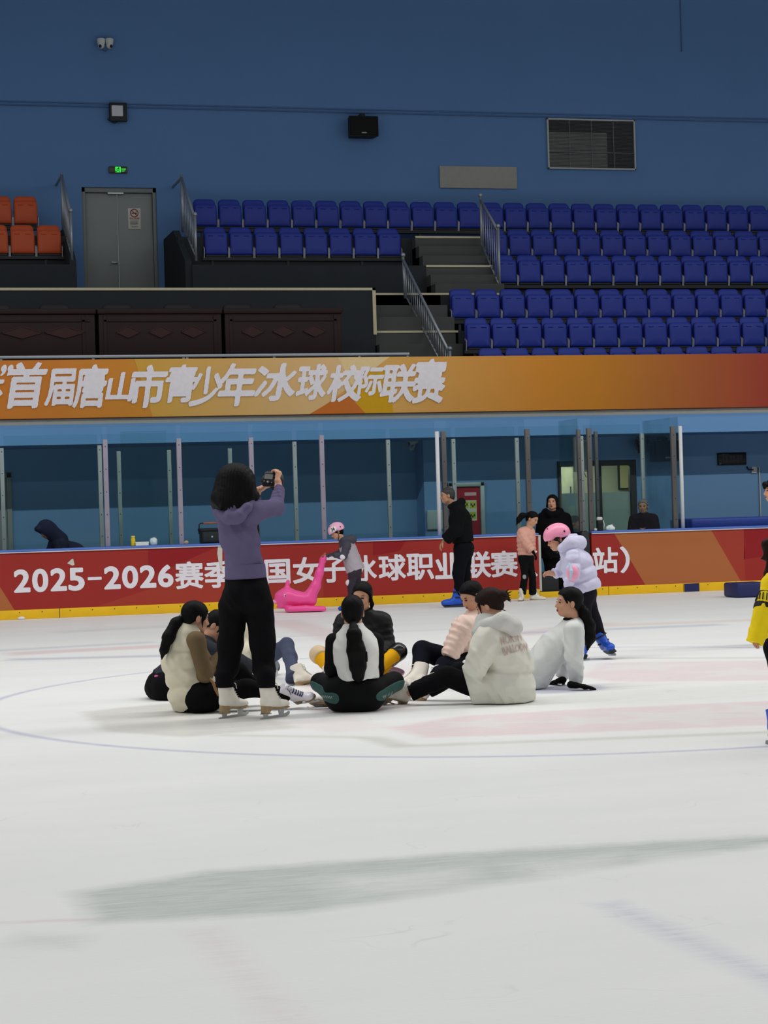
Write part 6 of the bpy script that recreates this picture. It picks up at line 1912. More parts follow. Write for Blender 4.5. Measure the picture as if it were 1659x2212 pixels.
for p_, q_ in ((P.J(678, 1488, 0.22), P.J(722, 1509, -0.10)), (P.J(866, 1484, 0.24), P.J(824, 1506, -0.10))):
    b = Blob(0.005); b.noise = (0.002, 30.0); f_(b)
    b.ops = [((lambda P_, f=f: f(P_) - 0.003), *rest) for f, *rest in b.ops]
    b.cone(p_, q_, 0.058, 0.040, 0.001, op='and'); b.cut(*GROUND_CUT); PANELS.append(blob_obj('printed_panel', b, tights[1], lgs))
skate(P, P.J(776, 1500, 0.44), D(1, 0.1, 0.0), D(-0.2, 0.5, 0.8)); skate(P, P.J(738, 1502, 0.42), D(-1, 0.1, 0.0), D(0.2, 0.5, 0.8))

# ---- 6 woman facing the viewer, mustard leggings --------------------------------------
P = Person('seated person in black puffer jacket and mustard leggings with knee pads', (783, 1474))
j = P.pose(pv=(784, 1436, 0.08), ch=(785, 1375, 0.05), nk=(784, 1330, 0.03), sl=(824, 1345, 0.05), sr=(746, 1345, 0.05), el=(832, 1396, 0.02), wl=(822, 1420, -0.16), er=(738, 1396, 0.02), wr=(748, 1420, -0.16),
           hl=(806, 1446, 0.05), hr=(762, 1446, 0.05), kl=(860, 1408, -0.16), al=(806, 1450, -0.36), kr=(688, 1414, -0.16), ar=(722, 1456, -0.36))
body(P, P.J(782, 1288, 0.0), D(-0.30, -0.93, -0.16), D(0.05, 0, 1), [dict(w=P.J(822, 1424, -0.17), d=D(-0.6, -0.5, -0.4), n=D(-0.3, 0, -1), thumb=-1), dict(w=P.J(748, 1424, -0.17), d=D(0.6, -0.5, -0.4), n=D(0, 0, -1), thumb=1)])
pc = hair_cap(P, hair_black, side=0.086, back=0.110, top=0.092, line=-0.008, tilt=0.95)
b = Blob(0.006)
for s_ in (-1, 1): b.chain([P.L(s_ * 0.068, 0.036, 0.055), P.L(s_ * 0.080, 0.018, 0.02), P.L(s_ * 0.080, -0.022, -0.07), P.L(s_ * 0.064, -0.045, -0.12)], [0.008, 0.010, 0.017, 0.014], 0.02)
b.noise = (0.003, 70.0); pc.append(b.mesh()); link_mesh('hair', pc, hair_black, P.root)
def f_(b):
    top(b, j, 0.03, sleeve=0.016, q=quilt(0.008, 0.055), qs=quilt(0.007, 0.055)); collar(b, j, 0.088, 0.078, 0.055)
cloth(P, 'puffer_jacket', f_, black_puff, noise=(0.005, 60.0))
must = DARK('mustard_legging_knit', (222, 164, 24))
def f_(b): legs(b, j, 0.004, hip=0.015)
cloth(P, 'leggings', f_, must, noise=(0.003, 34.0))
for a, m_ in (('l', mat('glossy_black_knee_pad', (22, 22, 24), 0.25, 0.5)), ('r', mat('beige_knee_pad', (214, 190, 152), 0.6, 0.25))):
    b = Blob(0.007); k_, h_, an = j['k' + a], j['h' + a], j['a' + a]
    b.cone(k_ + (h_ - k_) * 0.36, k_, 0.082, 0.070, 0.03, flat=(True, False)); b.cone(k_, k_ + (an - k_) * 0.16, 0.072, 0.068, 0.03, flat=(False, True)); b.noise = (0.002, 40)
    blob_obj('knee_pad', b, m_, P.root)
skate(P, P.J(722, 1461, -0.38), D(0.75, -0.3, -0.05), D(-0.35, 0.5, 0.75)); skate(P, P.J(806, 1455, -0.38), D(0.2, -0.9, 0.25), D(0.35, 0.3, 0.85))
# the maroon pad she sits on
b = Blob(0.009); r0 = P.J(781, 1462, 0.16); r0[2] = 0.055
b.ell(r0, (0.37, 0.26, 0.075), None, 0.02); b.cut((0, 0, 0.002), (0, 0, -1)); b.noise = (0.004, 20)
o = blob_obj('seat_pad', b, mat('maroon_vinyl', (108, 66, 84), 0.3, 0.45), None, (r0[0], r0[1], 0)); tag(o, 'maroon vinyl pad under the seated person in mustard leggings', 'pad')

# ---- 7 woman in the pale pink puffer --------------------------------------------------
P = Person('person in a pale pink puffer jacket looking down, seated with navy trousers', (1015, 1470))
j = P.pose(pv=(1014, 1436, 0.05), ch=(1016, 1374, 0.04), nk=(1026, 1331, 0.03), sl=(1002, 1352, -0.17), sr=(1040, 1346, 0.18), el=(983, 1392, -0.20), wl=(969, 1420, -0.24), er=(1020, 1400, 0.10), wr=(985, 1425, -0.02),
           hl=(1012, 1442, -0.06), hr=(1020, 1442, 0.12), kl=(962, 1440, -0.26), al=(944, 1464, -0.38), kr=(913, 1404, 0.0), ar=(905, 1455, -0.22))
P.hl = None
gl_ = [dict(w=P.J(972, 1424, -0.2), d=D(-0.5, -0.3, -0.5), n=D(0.3, 0.2, -1), thumb=1, curl=0.5), dict(w=P.J(985, 1426, -0.03), d=D(-0.8, -0.2, -0.3), n=D(0, 0, -1), thumb=-1, curl=0.5)]
body(P, P.J(1018, 1287, 0.0), D(-0.70, -0.45, -0.45), D(-0.25, -0.05, 1), gl_); gloves(P, 'glove', gl_, black_glove)
pc = hair_cap(P, hair_black, side=0.086, back=0.108, line=-0.008, tilt=0.95)
b = Blob(0.006)
for s_ in (-1, 1): b.chain([P.L(s_ * 0.066, 0.038, 0.055), P.L(s_ * 0.076, 0.02, 0.025), P.L(s_ * 0.080, 0.0, -0.02)], [0.008, 0.010, 0.008], 0.02)
pc.append(b.mesh()); link_mesh('hair', pc, hair_black, P.root)
pink_p = mat('pale_pink_puffer_nylon', (232, 204, 190), 0.5, 0.35, var=0.03, fold=0.4, fold_scale=8)
def f_(b):
    top(b, j, 0.036, sleeve=0.014, q=quilt(0.012, 0.062), qs=quilt(0.010, 0.055), lower=0.01, ks=0.012); collar(b, j, 0.085, 0.075, 0.045)
cloth(P, 'puffer_jacket', f_, pink_p, noise=(0.006, 60.0))
def f_(b): legs(b, j, 0.022, hip=0.02, flare=0.068)
cloth(P, 'trousers', f_, navy_cloth, noise=(0.008, 20.0))
skate(P, P.J(908, 1462, -0.28), D(-1, -0.05, -0.06), D(0.1, 0.6, 0.78)); skate(P, P.J(950, 1468, -0.40), D(-1, -0.1, 0.0), D(0.1, 0.7, 0.7))

# ---- 8 woman in the off-white puffer with back lettering ------------------------------
P = Person('seated person with hair bun in a bulky off-white puffer with pink lettering', (1088, 1517))
j = P.pose(pv=(1096, 1478, 0.05), ch=(1084, 1402, 0.04), nk=(1070, 1347, 0.03), sl=(1052, 1375, -0.12), sr=(1076, 1366, 0.22), el=(1032, 1440, -0.16), wl=(1006, 1450, -0.08), er=(1040, 1430, 0.26), wr=(1005, 1445, 0.2),
           hl=(1056, 1494, -0.03), hr=(1062, 1490, 0.14), kl=(966, 1462, -0.03), al=(886, 1496, 0.0), kr=(995, 1452, 0.22), ar=(925, 1490, 0.3))
body(P, P.J(1056, 1306, 0.02), D(-0.82, 0.38, -0.40), D(-0.2, 0, 1), [dict(w=P.J(1018, 1449, -0.03), d=D(-0.4, 0.6, -0.3), n=D(0, 0, -1), thumb=1, curl=0.9)])
pc = hair_cap(P, hair_black, side=0.086, back=0.112, line=-0.008, tilt=0.95)
b = Blob(0.005); bc = P.J(1085, 1287, -0.02)
b.ell(bc, (0.050, 0.045, 0.042), None, 0.02); b.cone(P.J(1075, 1297, 0), bc, 0.04, 0.03, 0.02)
for a_ in range(7): b.cone(bc, bc + D(0.7 + 0.15 * a_, 0.3 * (a_ % 3 - 1), 0.7 - 0.33 * a_) * 0.085, 0.014, 0.003, 0.008)
for s_ in (-1, 1): b.cone(P.L(s_ * 0.065, 0.05, 0.03), P.L(s_ * 0.076, 0.055, -0.06), 0.012, 0.003, 0.01)
b.cone(P.J(1088, 1318, 0), P.J(1100, 1320, 0), 0.008, 0.002, 0.01)
b.noise = (0.003, 80.0); pc.append(b.mesh()); link_mesh('hair', pc, hair_brown, P.root)
jax = D(0.35, 0.94, 0)
def f_(b):
    b.cone(P.J(1090, 1500, 0.03), P.J(1096, 1440, 0.03), 0.225, 0.185, 0.02, side=jax, ex=1.08, disp=quilt(0.026, 0.20, 0.1))
    b.cone(P.J(1096, 1446, 0.03), P.J(1092, 1400, 0.04), 0.185, 0.17, 0.018, side=jax, ex=1.12, disp=quilt(0.022, 0.15))
    b.cone(P.J(1090, 1408, 0.04), P.J(1078, 1362, 0.04), 0.165, 0.11, 0.03, side=jax, ex=1.2)
    b.cone(j['sl'], j['sr'], 0.095, k=0.05)
    for a in 'lr':
        b.chain([j['s' + a], j['s' + a] * 0.5 + j['e' + a] * 0.5], [0.098, 0.096], 0.02, disp=quilt(0.012, 0.12)); b.chain([j['s' + a] * 0.5 + j['e' + a] * 0.5, j['e' + a]], [0.096, 0.088], 0.014, disp=quilt(0.010, 0.12))
        b.cone(j['e' + a], j['w' + a], 0.084, 0.055, 0.02, flat=(False, True), disp=quilt(0.008, 0.08))
    b.ell(P.J(1030, 1490, -0.08), (0.10, 0.10, 0.13), None, 0.05)
    b.cut(P.J(1014, 1500, -0.1), D(-1, 0, -0.25))
jk = cloth(P, 'puffer_jacket', f_, white_puff, h=0.0075, noise=(0.013, 50.0))
b = Blob(0.008); b.noise = (0.008, 44.0)
b.ell(P.J(1080, 1345, 0.0), (0.12, 0.15, 0.07), np.array([D(1, 0, -0.25), D(0, 1, 0), D(0.25, 0, 1)]), 0.03); b.chain([P.J(1038, 1362, -0.06), P.J(1052, 1350, -0.12), P.J(1085, 1342, -0.14), P.J(1108, 1354, -0.06), P.J(1104, 1352, 0.10)], [0.035, 0.05, 0.065, 0.065, 0.05], 0.03)
b.cone(P.J(1042, 1365, -0.02), P.J(1050, 1345, 0.0), 0.075, 0.085, 0.03)
blob_obj('hood', b, mat('light_grey_fleece', (204, 204, 200), 0.85, 0.15, fold=0.4, fold_scale=6), jk)
def f_(b): legs(b, j, 0.014, hip=-0.03, flare=0.062)
cloth(P, 'trousers', f_, black_cloth, noise=(0.006, 40.0))
skate(P, P.J(879, 1497, 0.06), D(-0.85, -0.3, 0.3), D(0.45, -0.55, 0.7), sc=0.88); skate(P, P.J(920, 1490, 0.3), D(-0.7, 0.3, 0.45), D(0.5, -0.1, 0.8), sc=0.85)
JACKET8 = (P, jk)

# ---- 9 woman in the white shell leaning back on her hands -------------------------------
P = Person('person with long ponytail in a white shell jacket leaning back on black-gloved hands', (1195, 1487))
j = P.pose(pv=(1146, 1458, 0.02), ch=(1208, 1392, 0.02), nk=(1236, 1342, 0.02), sl=(1240, 1362, -0.17), sr=(1238, 1356, 0.20), el=(1241, 1414, -0.20), wl=(1244, 1472, -0.06), er=(1226, 1412, 0.22), wr=(1214, 1464, 0.26),
           hl=(1112, 1468, -0.04), hr=(1114, 1466, 0.12), kl=(1068, 1425, 0.02), al=(1045, 1488, 0.10), kr=(1092, 1420, 0.16), ar=(1050, 1480, 0.25))
gl_ = [dict(w=ground(1241, 1480, 0.04), d=D(0.9, -0.2, -0.12), n=D(0, 0, -1), thumb=1, curl=0.12), dict(w=ground(1211, 1470, 0.04), d=D(-0.3, 0.7, -0.15), n=D(0, 0, -1), thumb=-1, curl=0.12)]
body(P, P.J(1228, 1301, 0.02), D(-0.94, -0.22, 0.02), D(0.10, 0, 1), gl_, mouth=0.3); gloves(P, 'glove', gl_, black_glove)
pc = hair_cap(P, hair_black, side=0.083, back=0.110, line=-0.008, tilt=0.95)
pc.append(tail([P.J(1251, 1305, 0.02), P.J(1262, 1325, 0.02), P.J(1272, 1350, 0.02), P.J(1275, 1378, 0.02), P.J(1269, 1404, 0.02)], [0.03, 0.042, 0.048, 0.042, 0.008]))
b = Blob(0.005); b.cone(P.L(-0.05, 0.06, 0.07), P.L(-0.076, 0.035, 0.0), 0.014, 0.008, 0.01); pc.append(b.mesh())
link_mesh('hair', pc, hair_black, P.root)
shell = mat('white_shell_nylon', (216, 218, 216), 0.5, 0.3, var=0.03, fold=0.45, fold_scale=5)
def f_(b):
    top(b, j, 0.010, sleeve=0.022, hem=P.J(1140, 1470, 0.02), ex=1.2, ks=0.012); b.cone(P.J(1218, 1376, 0.02), P.J(1234, 1352, 0.02), 0.10, 0.078, 0.03, flat=(False, True))
    b.cone(P.J(1192, 1400, 0.02), P.J(1146, 1466, 0.02), 0.112, 0.135, 0.05)
cloth(P, 'shell_jacket', f_, shell, noise=(0.009, 56.0))
b = Blob(0.007); b.cone(P.J(1234, 1356, 0.02), P.J(1232, 1333, 0.02), 0.068, 0.056, 0.02, flat=(False, True)); blob_obj('undershirt', b, black_smooth, P.root)
def f_(b): legs(b, j, 0.006, hip=0.01)
cloth(P, 'trousers', f_, black_cloth)
skate(P, P.J(1045, 1487, 0.1), D(-0.5, 0, 0.8), D(0.8, 0, 0.4)); skate(P, P.J(1050, 1480, 0.25), D(-0.5, 0, 0.8), D(0.8, 0, 0.4))
# ------------------------------------------------------------------ skaters further away
def helmet(P, m_, sc=1.0, extra=None):
    L = P.L; r, f, u = P.fr; A = np.array([r, f, u]); hs = P.hs * sc
    LL = lambda x, y, z: P.head + (r * x + f * y + u * z) * hs
    b = Blob(0.006)
    b.ell(LL(0, -0.012, 0.035), np.array([0.102, 0.128, 0.105]) * hs, A, 0.01)
    b.cut(LL(0, 0.0, 0.002), unit(f * 0.10 - u))
    for s_ in (-1, 1): b.ell(LL(s_ * 0.11, 0.035, -0.012), np.array([0.06, 0.055, 0.045]) * hs, A, 0.01, op='sub')
    hm = blob_obj('helmet', b, m_, P.root)
    mb = MB()
    for x, y, z in ((0.03, 0.06, 0.1145), (-0.03, 0.06, 0.1145), (0.0, 0.0, 0.136)):
        c = LL(x, y, z); mb.ball(c, 0.008 * hs, 0, 5)
    for s_ in (-1, 1): mb.ball(LL(s_ * 0.088, -0.062, 0.045), 0.012 * hs, 0, 5)
    mb.build('vent', black_st, hm)
    b = Blob(0.006)
    for s_ in (-1, 1): b.chain([LL(s_ * 0.088, 0.0, 0.01), LL(s_ * 0.072, 0.02, -0.07), LL(0.0, 0.04, -0.122)], [0.007, 0.006, 0.006], 0.004)
    blob_obj('chin_strap', b, black_st, hm)
    return hm, LL

def bbox_hair(P, m_, **k): return hair_cap(P, m_, **k)

# ---- child in lilac puffer and pink helmet --------------------------------------------
lilac = mat('lilac_puffer_nylon', (204, 202, 228), 0.5, 0.35, var=0.03, fold=0.3, fold_scale=9)
P = Person('child skating in a lilac puffer jacket and plain pink helmet', (1290, 1424), sc=0.76)
j = P.pose(pv=(1254, 1262, 0), ch=(1240, 1212, 0), nk=(1222, 1184, 0), sl=(1236, 1200, -0.12), sr=(1232, 1198, 0.13), el=(1238, 1240, -0.17), wl=(1226, 1262, -0.20), er=(1215, 1232, 0.16), wr=(1197, 1240, 0.12),
           hl=(1258, 1280, -0.06), hr=(1262, 1280, 0.07), kl=(1262, 1335, -0.08), al=(1258, 1392, -0.08), kr=(1282, 1342, 0.08), ar=(1301, 1384, 0.08))
body(P, P.J(1203, 1164, 0), D(-0.90, -0.20, -0.30), D(-0.28, 0, 0.95), [dict(w=P.J(1196, 1240, 0.12), d=D(-0.8, -0.1, 0.1), n=D(0, -0.6, -0.6), thumb=1, curl=0.5, sc=0.76)], hs=0.90)
pc = hair_cap(P, hair_brown, side=0.088, back=0.108, line=-0.055, tilt=0.8)
link_mesh('hair', pc, hair_brown, P.root)
helmet(P, mat('pink_helmet_shell', (244, 150, 184), 0.35, 0.45), 1.12)
def f_(b):
    sd = D(0.2, 1, 0)
    b.cone(P.J(1262, 1278, 0), P.J(1247, 1222, 0), 0.165, 0.150, 0.014, side=sd, ex=1.1, flat=(True, False), disp=quilt(0.016, 0.115, 0.1))
    b.cone(P.J(1247, 1226, 0), P.J(1234, 1192, 0), 0.148, 0.105, 0.02, side=sd, ex=1.15, disp=quilt(0.012, 0.11))
    for a in 'lr':
        b.cone(j['s' + a], j['e' + a], 0.074, 0.066, 0.015, disp=quilt(0.009, 0.085)); b.cone(j['e' + a], j['w' + a], 0.064, 0.047, 0.012, flat=(False, a == 'r'), disp=quilt(0.008, 0.06))
jk = cloth(P, 'puffer_jacket', f_, lilac, h=0.0075, noise=(0.007, 60), seated=False)
b = Blob(0.007); b.noise = (0.003, 30)
b.chain([P.J(1214, 1184, -0.08), P.J(1232, 1174, -0.09), P.J(1252, 1172, 0.0), P.J(1236, 1174, 0.09)], [0.045, 0.06, 0.062, 0.05], 0.03); b.ell(P.J(1240, 1176, 0.0), (0.08, 0.09, 0.07), None, 0.04)
b.cone(P.J(1226, 1160, -0.03), P.J(1244, 1155, -0.03), 0.03, 0.016, 0.02); blob_obj('hood', b, lilac, jk)
b = Blob(0.006); b.ell(P.J(1237, 1238, -0.245), (0.060, 0.035, 0.072), None, 0.02); ep = blob_obj('elbow_pad', b, mat('pink_elbow_pad', (242, 160, 190), 0.4, 0.4), P.root)
b = Blob(0.005); b.chain([P.J(1230, 1218, -0.25), P.J(1234, 1234, -0.285), P.J(1232, 1250, -0.265)], [0.012, 0.016, 0.012], 0.01); blob_obj('strap', b, mat('pale_blue_strap', (176, 202, 222), 0.6), ep)
pants = DARK('dark_plum_trousers', (26, 24, 32))
def f_(b): legs(b, j, 0.022, sc=0.78, hip=0.01)
cloth(P, 'trousers', f_, pants, seated=False)
skate(P, P.J(1303, 1388, 0.08), D(0.45, -0.62, -0.62), D(-0.45, 0.0, 0.85), kind='rental', sc=0.86); skate(P, P.J(1258, 1397, -0.08), D(-0.9, -0.2, 0), kind='rental', sc=0.84)

# ---- girl in the pink jacket -------------------------------------------------------------
P = Person('girl with ponytail skating in a salmon pink puffer jacket and black leggings', (1140, 1297), sc=0.80, near=False)
j = P.pose(pv=(1137, 1200, 0), ch=(1136, 1165, 0), nk=(1143, 1142, 0), sl=(1144, 1150, 0.05), sr=(1128, 1151, -0.05), el=(1146, 1174, 0.05), wl=(1150, 1190, 0.02), er=(1137, 1173, -0.14), wr=(1150, 1191, -0.18),
           hl=(1141, 1206, 0.06), hr=(1131, 1206, -0.04), kl=(1150, 1244, 0.0), al=(1151, 1284, 0.05), kr=(1134, 1245, -0.08), ar=(1128, 1284, -0.05))
hd = [dict(w=P.J(1152, 1193, -0.18), d=D(0.45, -0.2, -0.85), n=D(-0.8, 0.3, -0.3), thumb=1, sc=0.85, curl=0.4)]
body(P, P.J(1150, 1121, 0), D(0.72, -0.50, -0.40), D(0.25, 0, 1), hd, hs=0.92); gloves(P, 'glove', hd, black_glove)
pc = hair_cap(P, hair_black, side=0.084, back=0.108, line=-0.008, tilt=0.95)
pc.append(tail([P.J(1138, 1112, 0), P.J(1128, 1114, 0), P.J(1121, 1122, 0), P.J(1115, 1135, 0)], [0.03, 0.045, 0.04, 0.006], h=0.008)); link_mesh('hair', pc, hair_black, P.root)
salmon = mat('salmon_pink_puffer_nylon', (226, 168, 150), 0.5, 0.35, var=0.03, fold=0.3, fold_scale=9)
def f_(b):
    top(b, j, 0.034, sc=0.74, sleeve=0.010, q=quilt(0.012, 0.062), qs=quilt(0.010, 0.055)); b.ell(P.J(1129, 1148, 0.03), (0.08, 0.08, 0.06), None, 0.04)
cloth(P, 'puffer_jacket', f_, salmon, h=0.009, noise=(0.006, 60), seated=False)
def f_(b): legs(b, j, 0.004, sc=0.8, flare=0.062)
lg = cloth(P, 'leggings', f_, black_smooth, seated=False)
b = Blob(0.008); b.ell(P.J(1133, 1246, -0.128), (0.034, 0.018, 0.038), None, 0.02); blob_obj('knee_patch', b, mat('silver_knee_patch', (150, 152, 156), 0.4, 0.4), P.root)
skate(P, P.J(1127, 1286, -0.06), D(-0.25, -1, 0), kind='figure', sc=0.85); skate(P, P.J(1151, 1285, 0.05), D(0.98, -0.2, 0), kind='figure', sc=0.88)

# ---- man in the black jacket ---------------------------------------------------------------
P = Person('man skating past in a black jacket, dark trousers and blue rental skates', (988, 1311), near=False)
j = P.pose(pv=(1000, 1180, 0), ch=(994, 1125, 0), nk=(981, 1094, 0), sl=(993, 1108, -0.21), sr=(990, 1106, 0.21), el=(984, 1146, -0.25), wl=(961, 1167, -0.20), er=(1000, 1146, 0.22), wr=(990, 1172, 0.22),
           hl=(1000, 1186, -0.08), hr=(1005, 1186, 0.09), kl=(990, 1238, -0.10), al=(994, 1286, -0.06), kr=(1003, 1236, 0.10), ar=(1010, 1286, 0.10))
body(P, P.J(966, 1070, 0), D(-0.95, -0.15, -0.12), D(-0.1, 0, 1), [dict(w=P.J(958, 1169, -0.20), d=D(-0.5, -0.2, -0.7), n=D(0.6, 0, -0.5), thumb=1, curl=0.5)], skin=skin_tan)
pc = hair_cap(P, mat('greying_black_hair', (56, 54, 54), 0.5, 0.3, var=0.4, scale=50), side=0.081, back=0.103, top=0.088, line=-0.008, tilt=0.95); link_mesh('hair', pc, MATS['greying_black_hair'], P.root)
jack = DARK('matt_black_jacket', (15, 16, 18), bump=0.1)
def f_(b):
    top(b, j, 0.05, sleeve=0.005, hem=P.J(1001, 1172, 0)); b.chain([P.J(972, 1094, -0.08), P.J(986, 1090, -0.1), P.J(997, 1084, 0), P.J(984, 1090, 0.1)], [0.035, 0.05, 0.055, 0.045], 0.03)
cloth(P, 'jacket', f_, jack, noise=(0.008, 44), seated=False)
def f_(b): legs(b, j, 0.03, hip=0.0)
cloth(P, 'trousers', f_, DARK('blue_black_trousers', (14, 15, 21)), noise=(0.010, 36), seated=False)
skate(P, P.J(992, 1291, -0.06), D(-1, -0.15, 0), kind='rental', sc=1.1); skate(P, P.J(1012, 1294, 0.05), D(-0.95, 0.3, 0), kind='rental', sc=1.1)

# ---- woman in the long coat at the gate --------------------------------------------------------
bY = 29.15; b0 = at_y(1193, 1282, bY); b0[2] = 0.1
P = Person('woman in a long black hooded coat standing in the open gate', base=b0, near=False)
j = P.pose(pv=(1197, 1190, 0), ch=(1197, 1138, 0), nk=(1194, 1106, 0), sl=(1220, 1120, 0.02), sr=(1174, 1120, 0.02), el=(1227, 1158, 0.02), wl=(1222, 1188, -0.08), er=(1168, 1158, 0.02), wr=(1176, 1188, -0.08),
           hl=(1206, 1196, 0), hr=(1188, 1196, 0), kl=(1206, 1236, 0), al=(1206, 1272, 0), kr=(1189, 1236, 0), ar=(1189, 1272, 0))
body(P, P.J(1193, 1085, -0.02), D(-0.25, -0.95, 0.05), None, [dict(w=P.J(1220, 1190, -0.09), d=D(-0.5, -0.4, -0.7), n=D(-0.5, 0, -0.5), thumb=1), dict(w=P.J(1178, 1190, -0.09), d=D(0.5, -0.4, -0.7), n=D(0.5, 0, -0.5), thumb=-1)], mouth=0.8)
pc = hair_cap(P, hair_black, side=0.094, back=0.110, top=0.094, line=-0.008, tilt=0.95)
b = Blob(0.008)
for s_ in (-1, 1): b.chain([P.L(s_ * 0.02, 0.072, 0.092), P.L(s_ * 0.070, 0.050, 0.04), P.L(s_ * 0.082, 0.0, -0.07)], [0.010, 0.012, 0.022], 0.02)
pc.append(b.mesh()); link_mesh('hair', pc, hair_black, P.root)
coat = DARK('black_padded_coat', (13, 13, 16))
def f_(b):
    top(b, j, 0.036, sleeve=0.018, hem=P.J(1197, 1206, 0), lower=0.035, ks=0.012); b.chain([P.J(1178, 1104, 0.03), P.J(1186, 1110, -0.09), P.J(1202, 1110, -0.09), P.J(1211, 1104, 0.03), P.J(1196, 1098, 0.12)], [0.05, 0.05, 0.05, 0.05, 0.06], 0.03)
cloth(P, 'coat', f_, coat, noise=(0.008, 40), seated=False)
def f_(b): legs(b, j, 0.03)
cloth(P, 'trousers', f_, black_cloth, seated=False)
for a in 'lr':
    b = Blob(0.009); q = j['a' + a]; b.cone(q + (0, 0.03, -0.03), q + D(-0.1, -1, 0) * 0.17 + (0, 0, -0.05), 0.045, 0.038, 0.02); b.cone(q, q + (0, 0, -0.03), 0.05, k=0.02); b.cut((0, 0, 0.101), (0, 0, -1)); blob_obj('shoe', b, black_st, P.root)

# ---- child 24 with the grey jacket ---------------------------------------------------------------
P = Person('child in grey jacket and pale pink helmet numbered 24, pushing the skating aid', (762, 1318), sc=0.66, near=False)
j = P.pose(pv=(764, 1226, 0), ch=(754, 1190, 0), nk=(740, 1168, 0), sl=(750, 1180, -0.12), sr=(748, 1178, 0.12), el=(742, 1202, -0.17), wl=(722, 1199, -0.15), er=(735, 1196, 0.14), wr=(720, 1198, 0.08),
           hl=(766, 1234, -0.06), hr=(768, 1234, 0.06), kl=(758, 1262, -0.07), al=(760, 1306, -0.06), kr=(772, 1264, 0.07), ar=(776, 1304, 0.07))
hd = [dict(w=P.J(721, 1199, -0.14), d=D(-0.95, 0.1, 0.1), n=D(0, 0.2, -1), thumb=1, sc=0.8, curl=0.4), dict(w=P.J(719, 1198, 0.06), d=D(-0.95, -0.1, 0.1), n=D(0, -0.2, -1), thumb=-1, sc=0.8, curl=0.4)]
body(P, P.J(727, 1149, 0), D(-0.85, -0.28, -0.45), D(-0.3, 0, 1), hd, hs=0.86); gloves(P, 'mitten', hd, mat('charcoal_mitten', (58, 60, 68), 0.8))
pc = hair_cap(P, hair_black, side=0.085, back=0.104, line=-0.05, tilt=0.8); link_mesh('hair', pc, hair_black, P.root)
hm, LL = helmet(P, mat('pale_pink_helmet_shell', (240, 176, 206), 0.35, 0.45), 1.14)
# white oval with the number, wrapped on the helmet side that faces the viewer
r_, f_x, u_x = P.fr; hs = P.hs * 1.14
def hwrap(a, z, lift):
    """point on the helmet: a = angle from forward towards the viewer's side, z height"""
    z_ = z / 0.105; w = math.sqrt(max(0.0, 1 - z_ * z_))
    sdv = -1.0
    return LL(sdv * (0.102 + lift) * w * math.sin(a), -0.012 + (0.128 + lift) * w * math.cos(a), 0.035 + z)
a0, z0_ = 1.02, 0.028
V, Fc = [hwrap(a0, z0_, 0.004)], []
N = 28
for k in (0.5, 1.0):
    for i in range(N):
        t = 2 * math.pi * i / N; V.append(hwrap(a0 + 0.46 * k * math.cos(t), z0_ + 0.040 * k * math.sin(t), 0.004))
for i in range(N):
    i2 = (i + 1) % N; Fc.append((0, 1 + i, 1 + i2)); Fc.append((1 + i, 1 + N + i, 1 + N + i2, 1 + i2))
mb = MB(); mb.add(V, Fc, 0, True); mb.build('number_plate', mat('white_number_sticker', (232, 228, 230), 0.4), hm)
mb = MB()
for i_, ch in enumerate('24'):
    v, fc = glyph(ch); a_, c_ = v.min(0), v.max(0)
    for sh in (-0.06, 0.0, 0.06):
        mb.add([hwrap(a0 - 0.21 + 0.22 * i_ + 0.19 * (p[0] + sh - a_[0]) / (c_[0] - a_[0]), z0_ - 0.024 + 0.048 * (p[1] - a_[1]) / (c_[1] - a_[1]), 0.008) for p in v], fc)
mb.build('number', black_st, hm)
greyj = [mat('warm_grey_jacket', (176, 166, 176), 0.7, 0.2, fold=0.4), mat('charcoal_jacket_yoke', (70, 68, 80), 0.7, 0.2)]
def f_(b):
    b.cone(P.J(768, 1232, 0), P.J(752, 1186, 0), 0.135, 0.118, 0.03, side=D(0.3, 1, 0), ex=1.15, flat=(True, False)); b.cone(P.J(752, 1188, 0), P.J(743, 1170, 0), 0.115, 0.075, 0.04, m=1, side=D(0.3, 1, 0), ex=1.2)
    for a in 'lr': b.cone(j['s' + a], j['e' + a], 0.060, 0.052, 0.02, m=1); b.cone(j['e' + a], j['w' + a], 0.052, 0.038, 0.02, m=1, flat=(False, True))
    b.chain([P.J(745, 1166, -0.08), P.J(760, 1166, -0.05), P.J(760, 1168, 0.06)], [0.05, 0.065, 0.05], 0.03, m=1)
jk = cloth(P, 'jacket', f_, greyj, h=0.009, noise=(0.007, 60), seated=False)
b = Blob(0.007); b.ell(j['el'] + D(-0.3, -1, -0.2) * 0.045, (0.042, 0.022, 0.038), None, 0.02); blob_obj('elbow_pad', b, mat('white_flower_pad', (230, 222, 228), 0.6), P.root)
def f_(b): legs(b, j, 0.02, sc=0.66)
cloth(P, 'trousers', f_, mat('dark_patterned_trousers', (52, 44, 56), 0.8, var=0.5, scale=22), seated=False)
b = Blob(0.008); b.ell(P.J(753, 1259, -0.10), (0.045, 0.03, 0.05), None, 0.02); blob_obj('knee_pad', b, mat('white_knee_pad', (232, 216, 222), 0.6), P.root)
skate(P, P.J(759, 1306, -0.06), D(-1, -0.1, 0), kind='rental', sc=0.8); skate(P, P.J(776, 1304, 0.07), D(-1, 0.1, 0), kind='rental', sc=0.8)

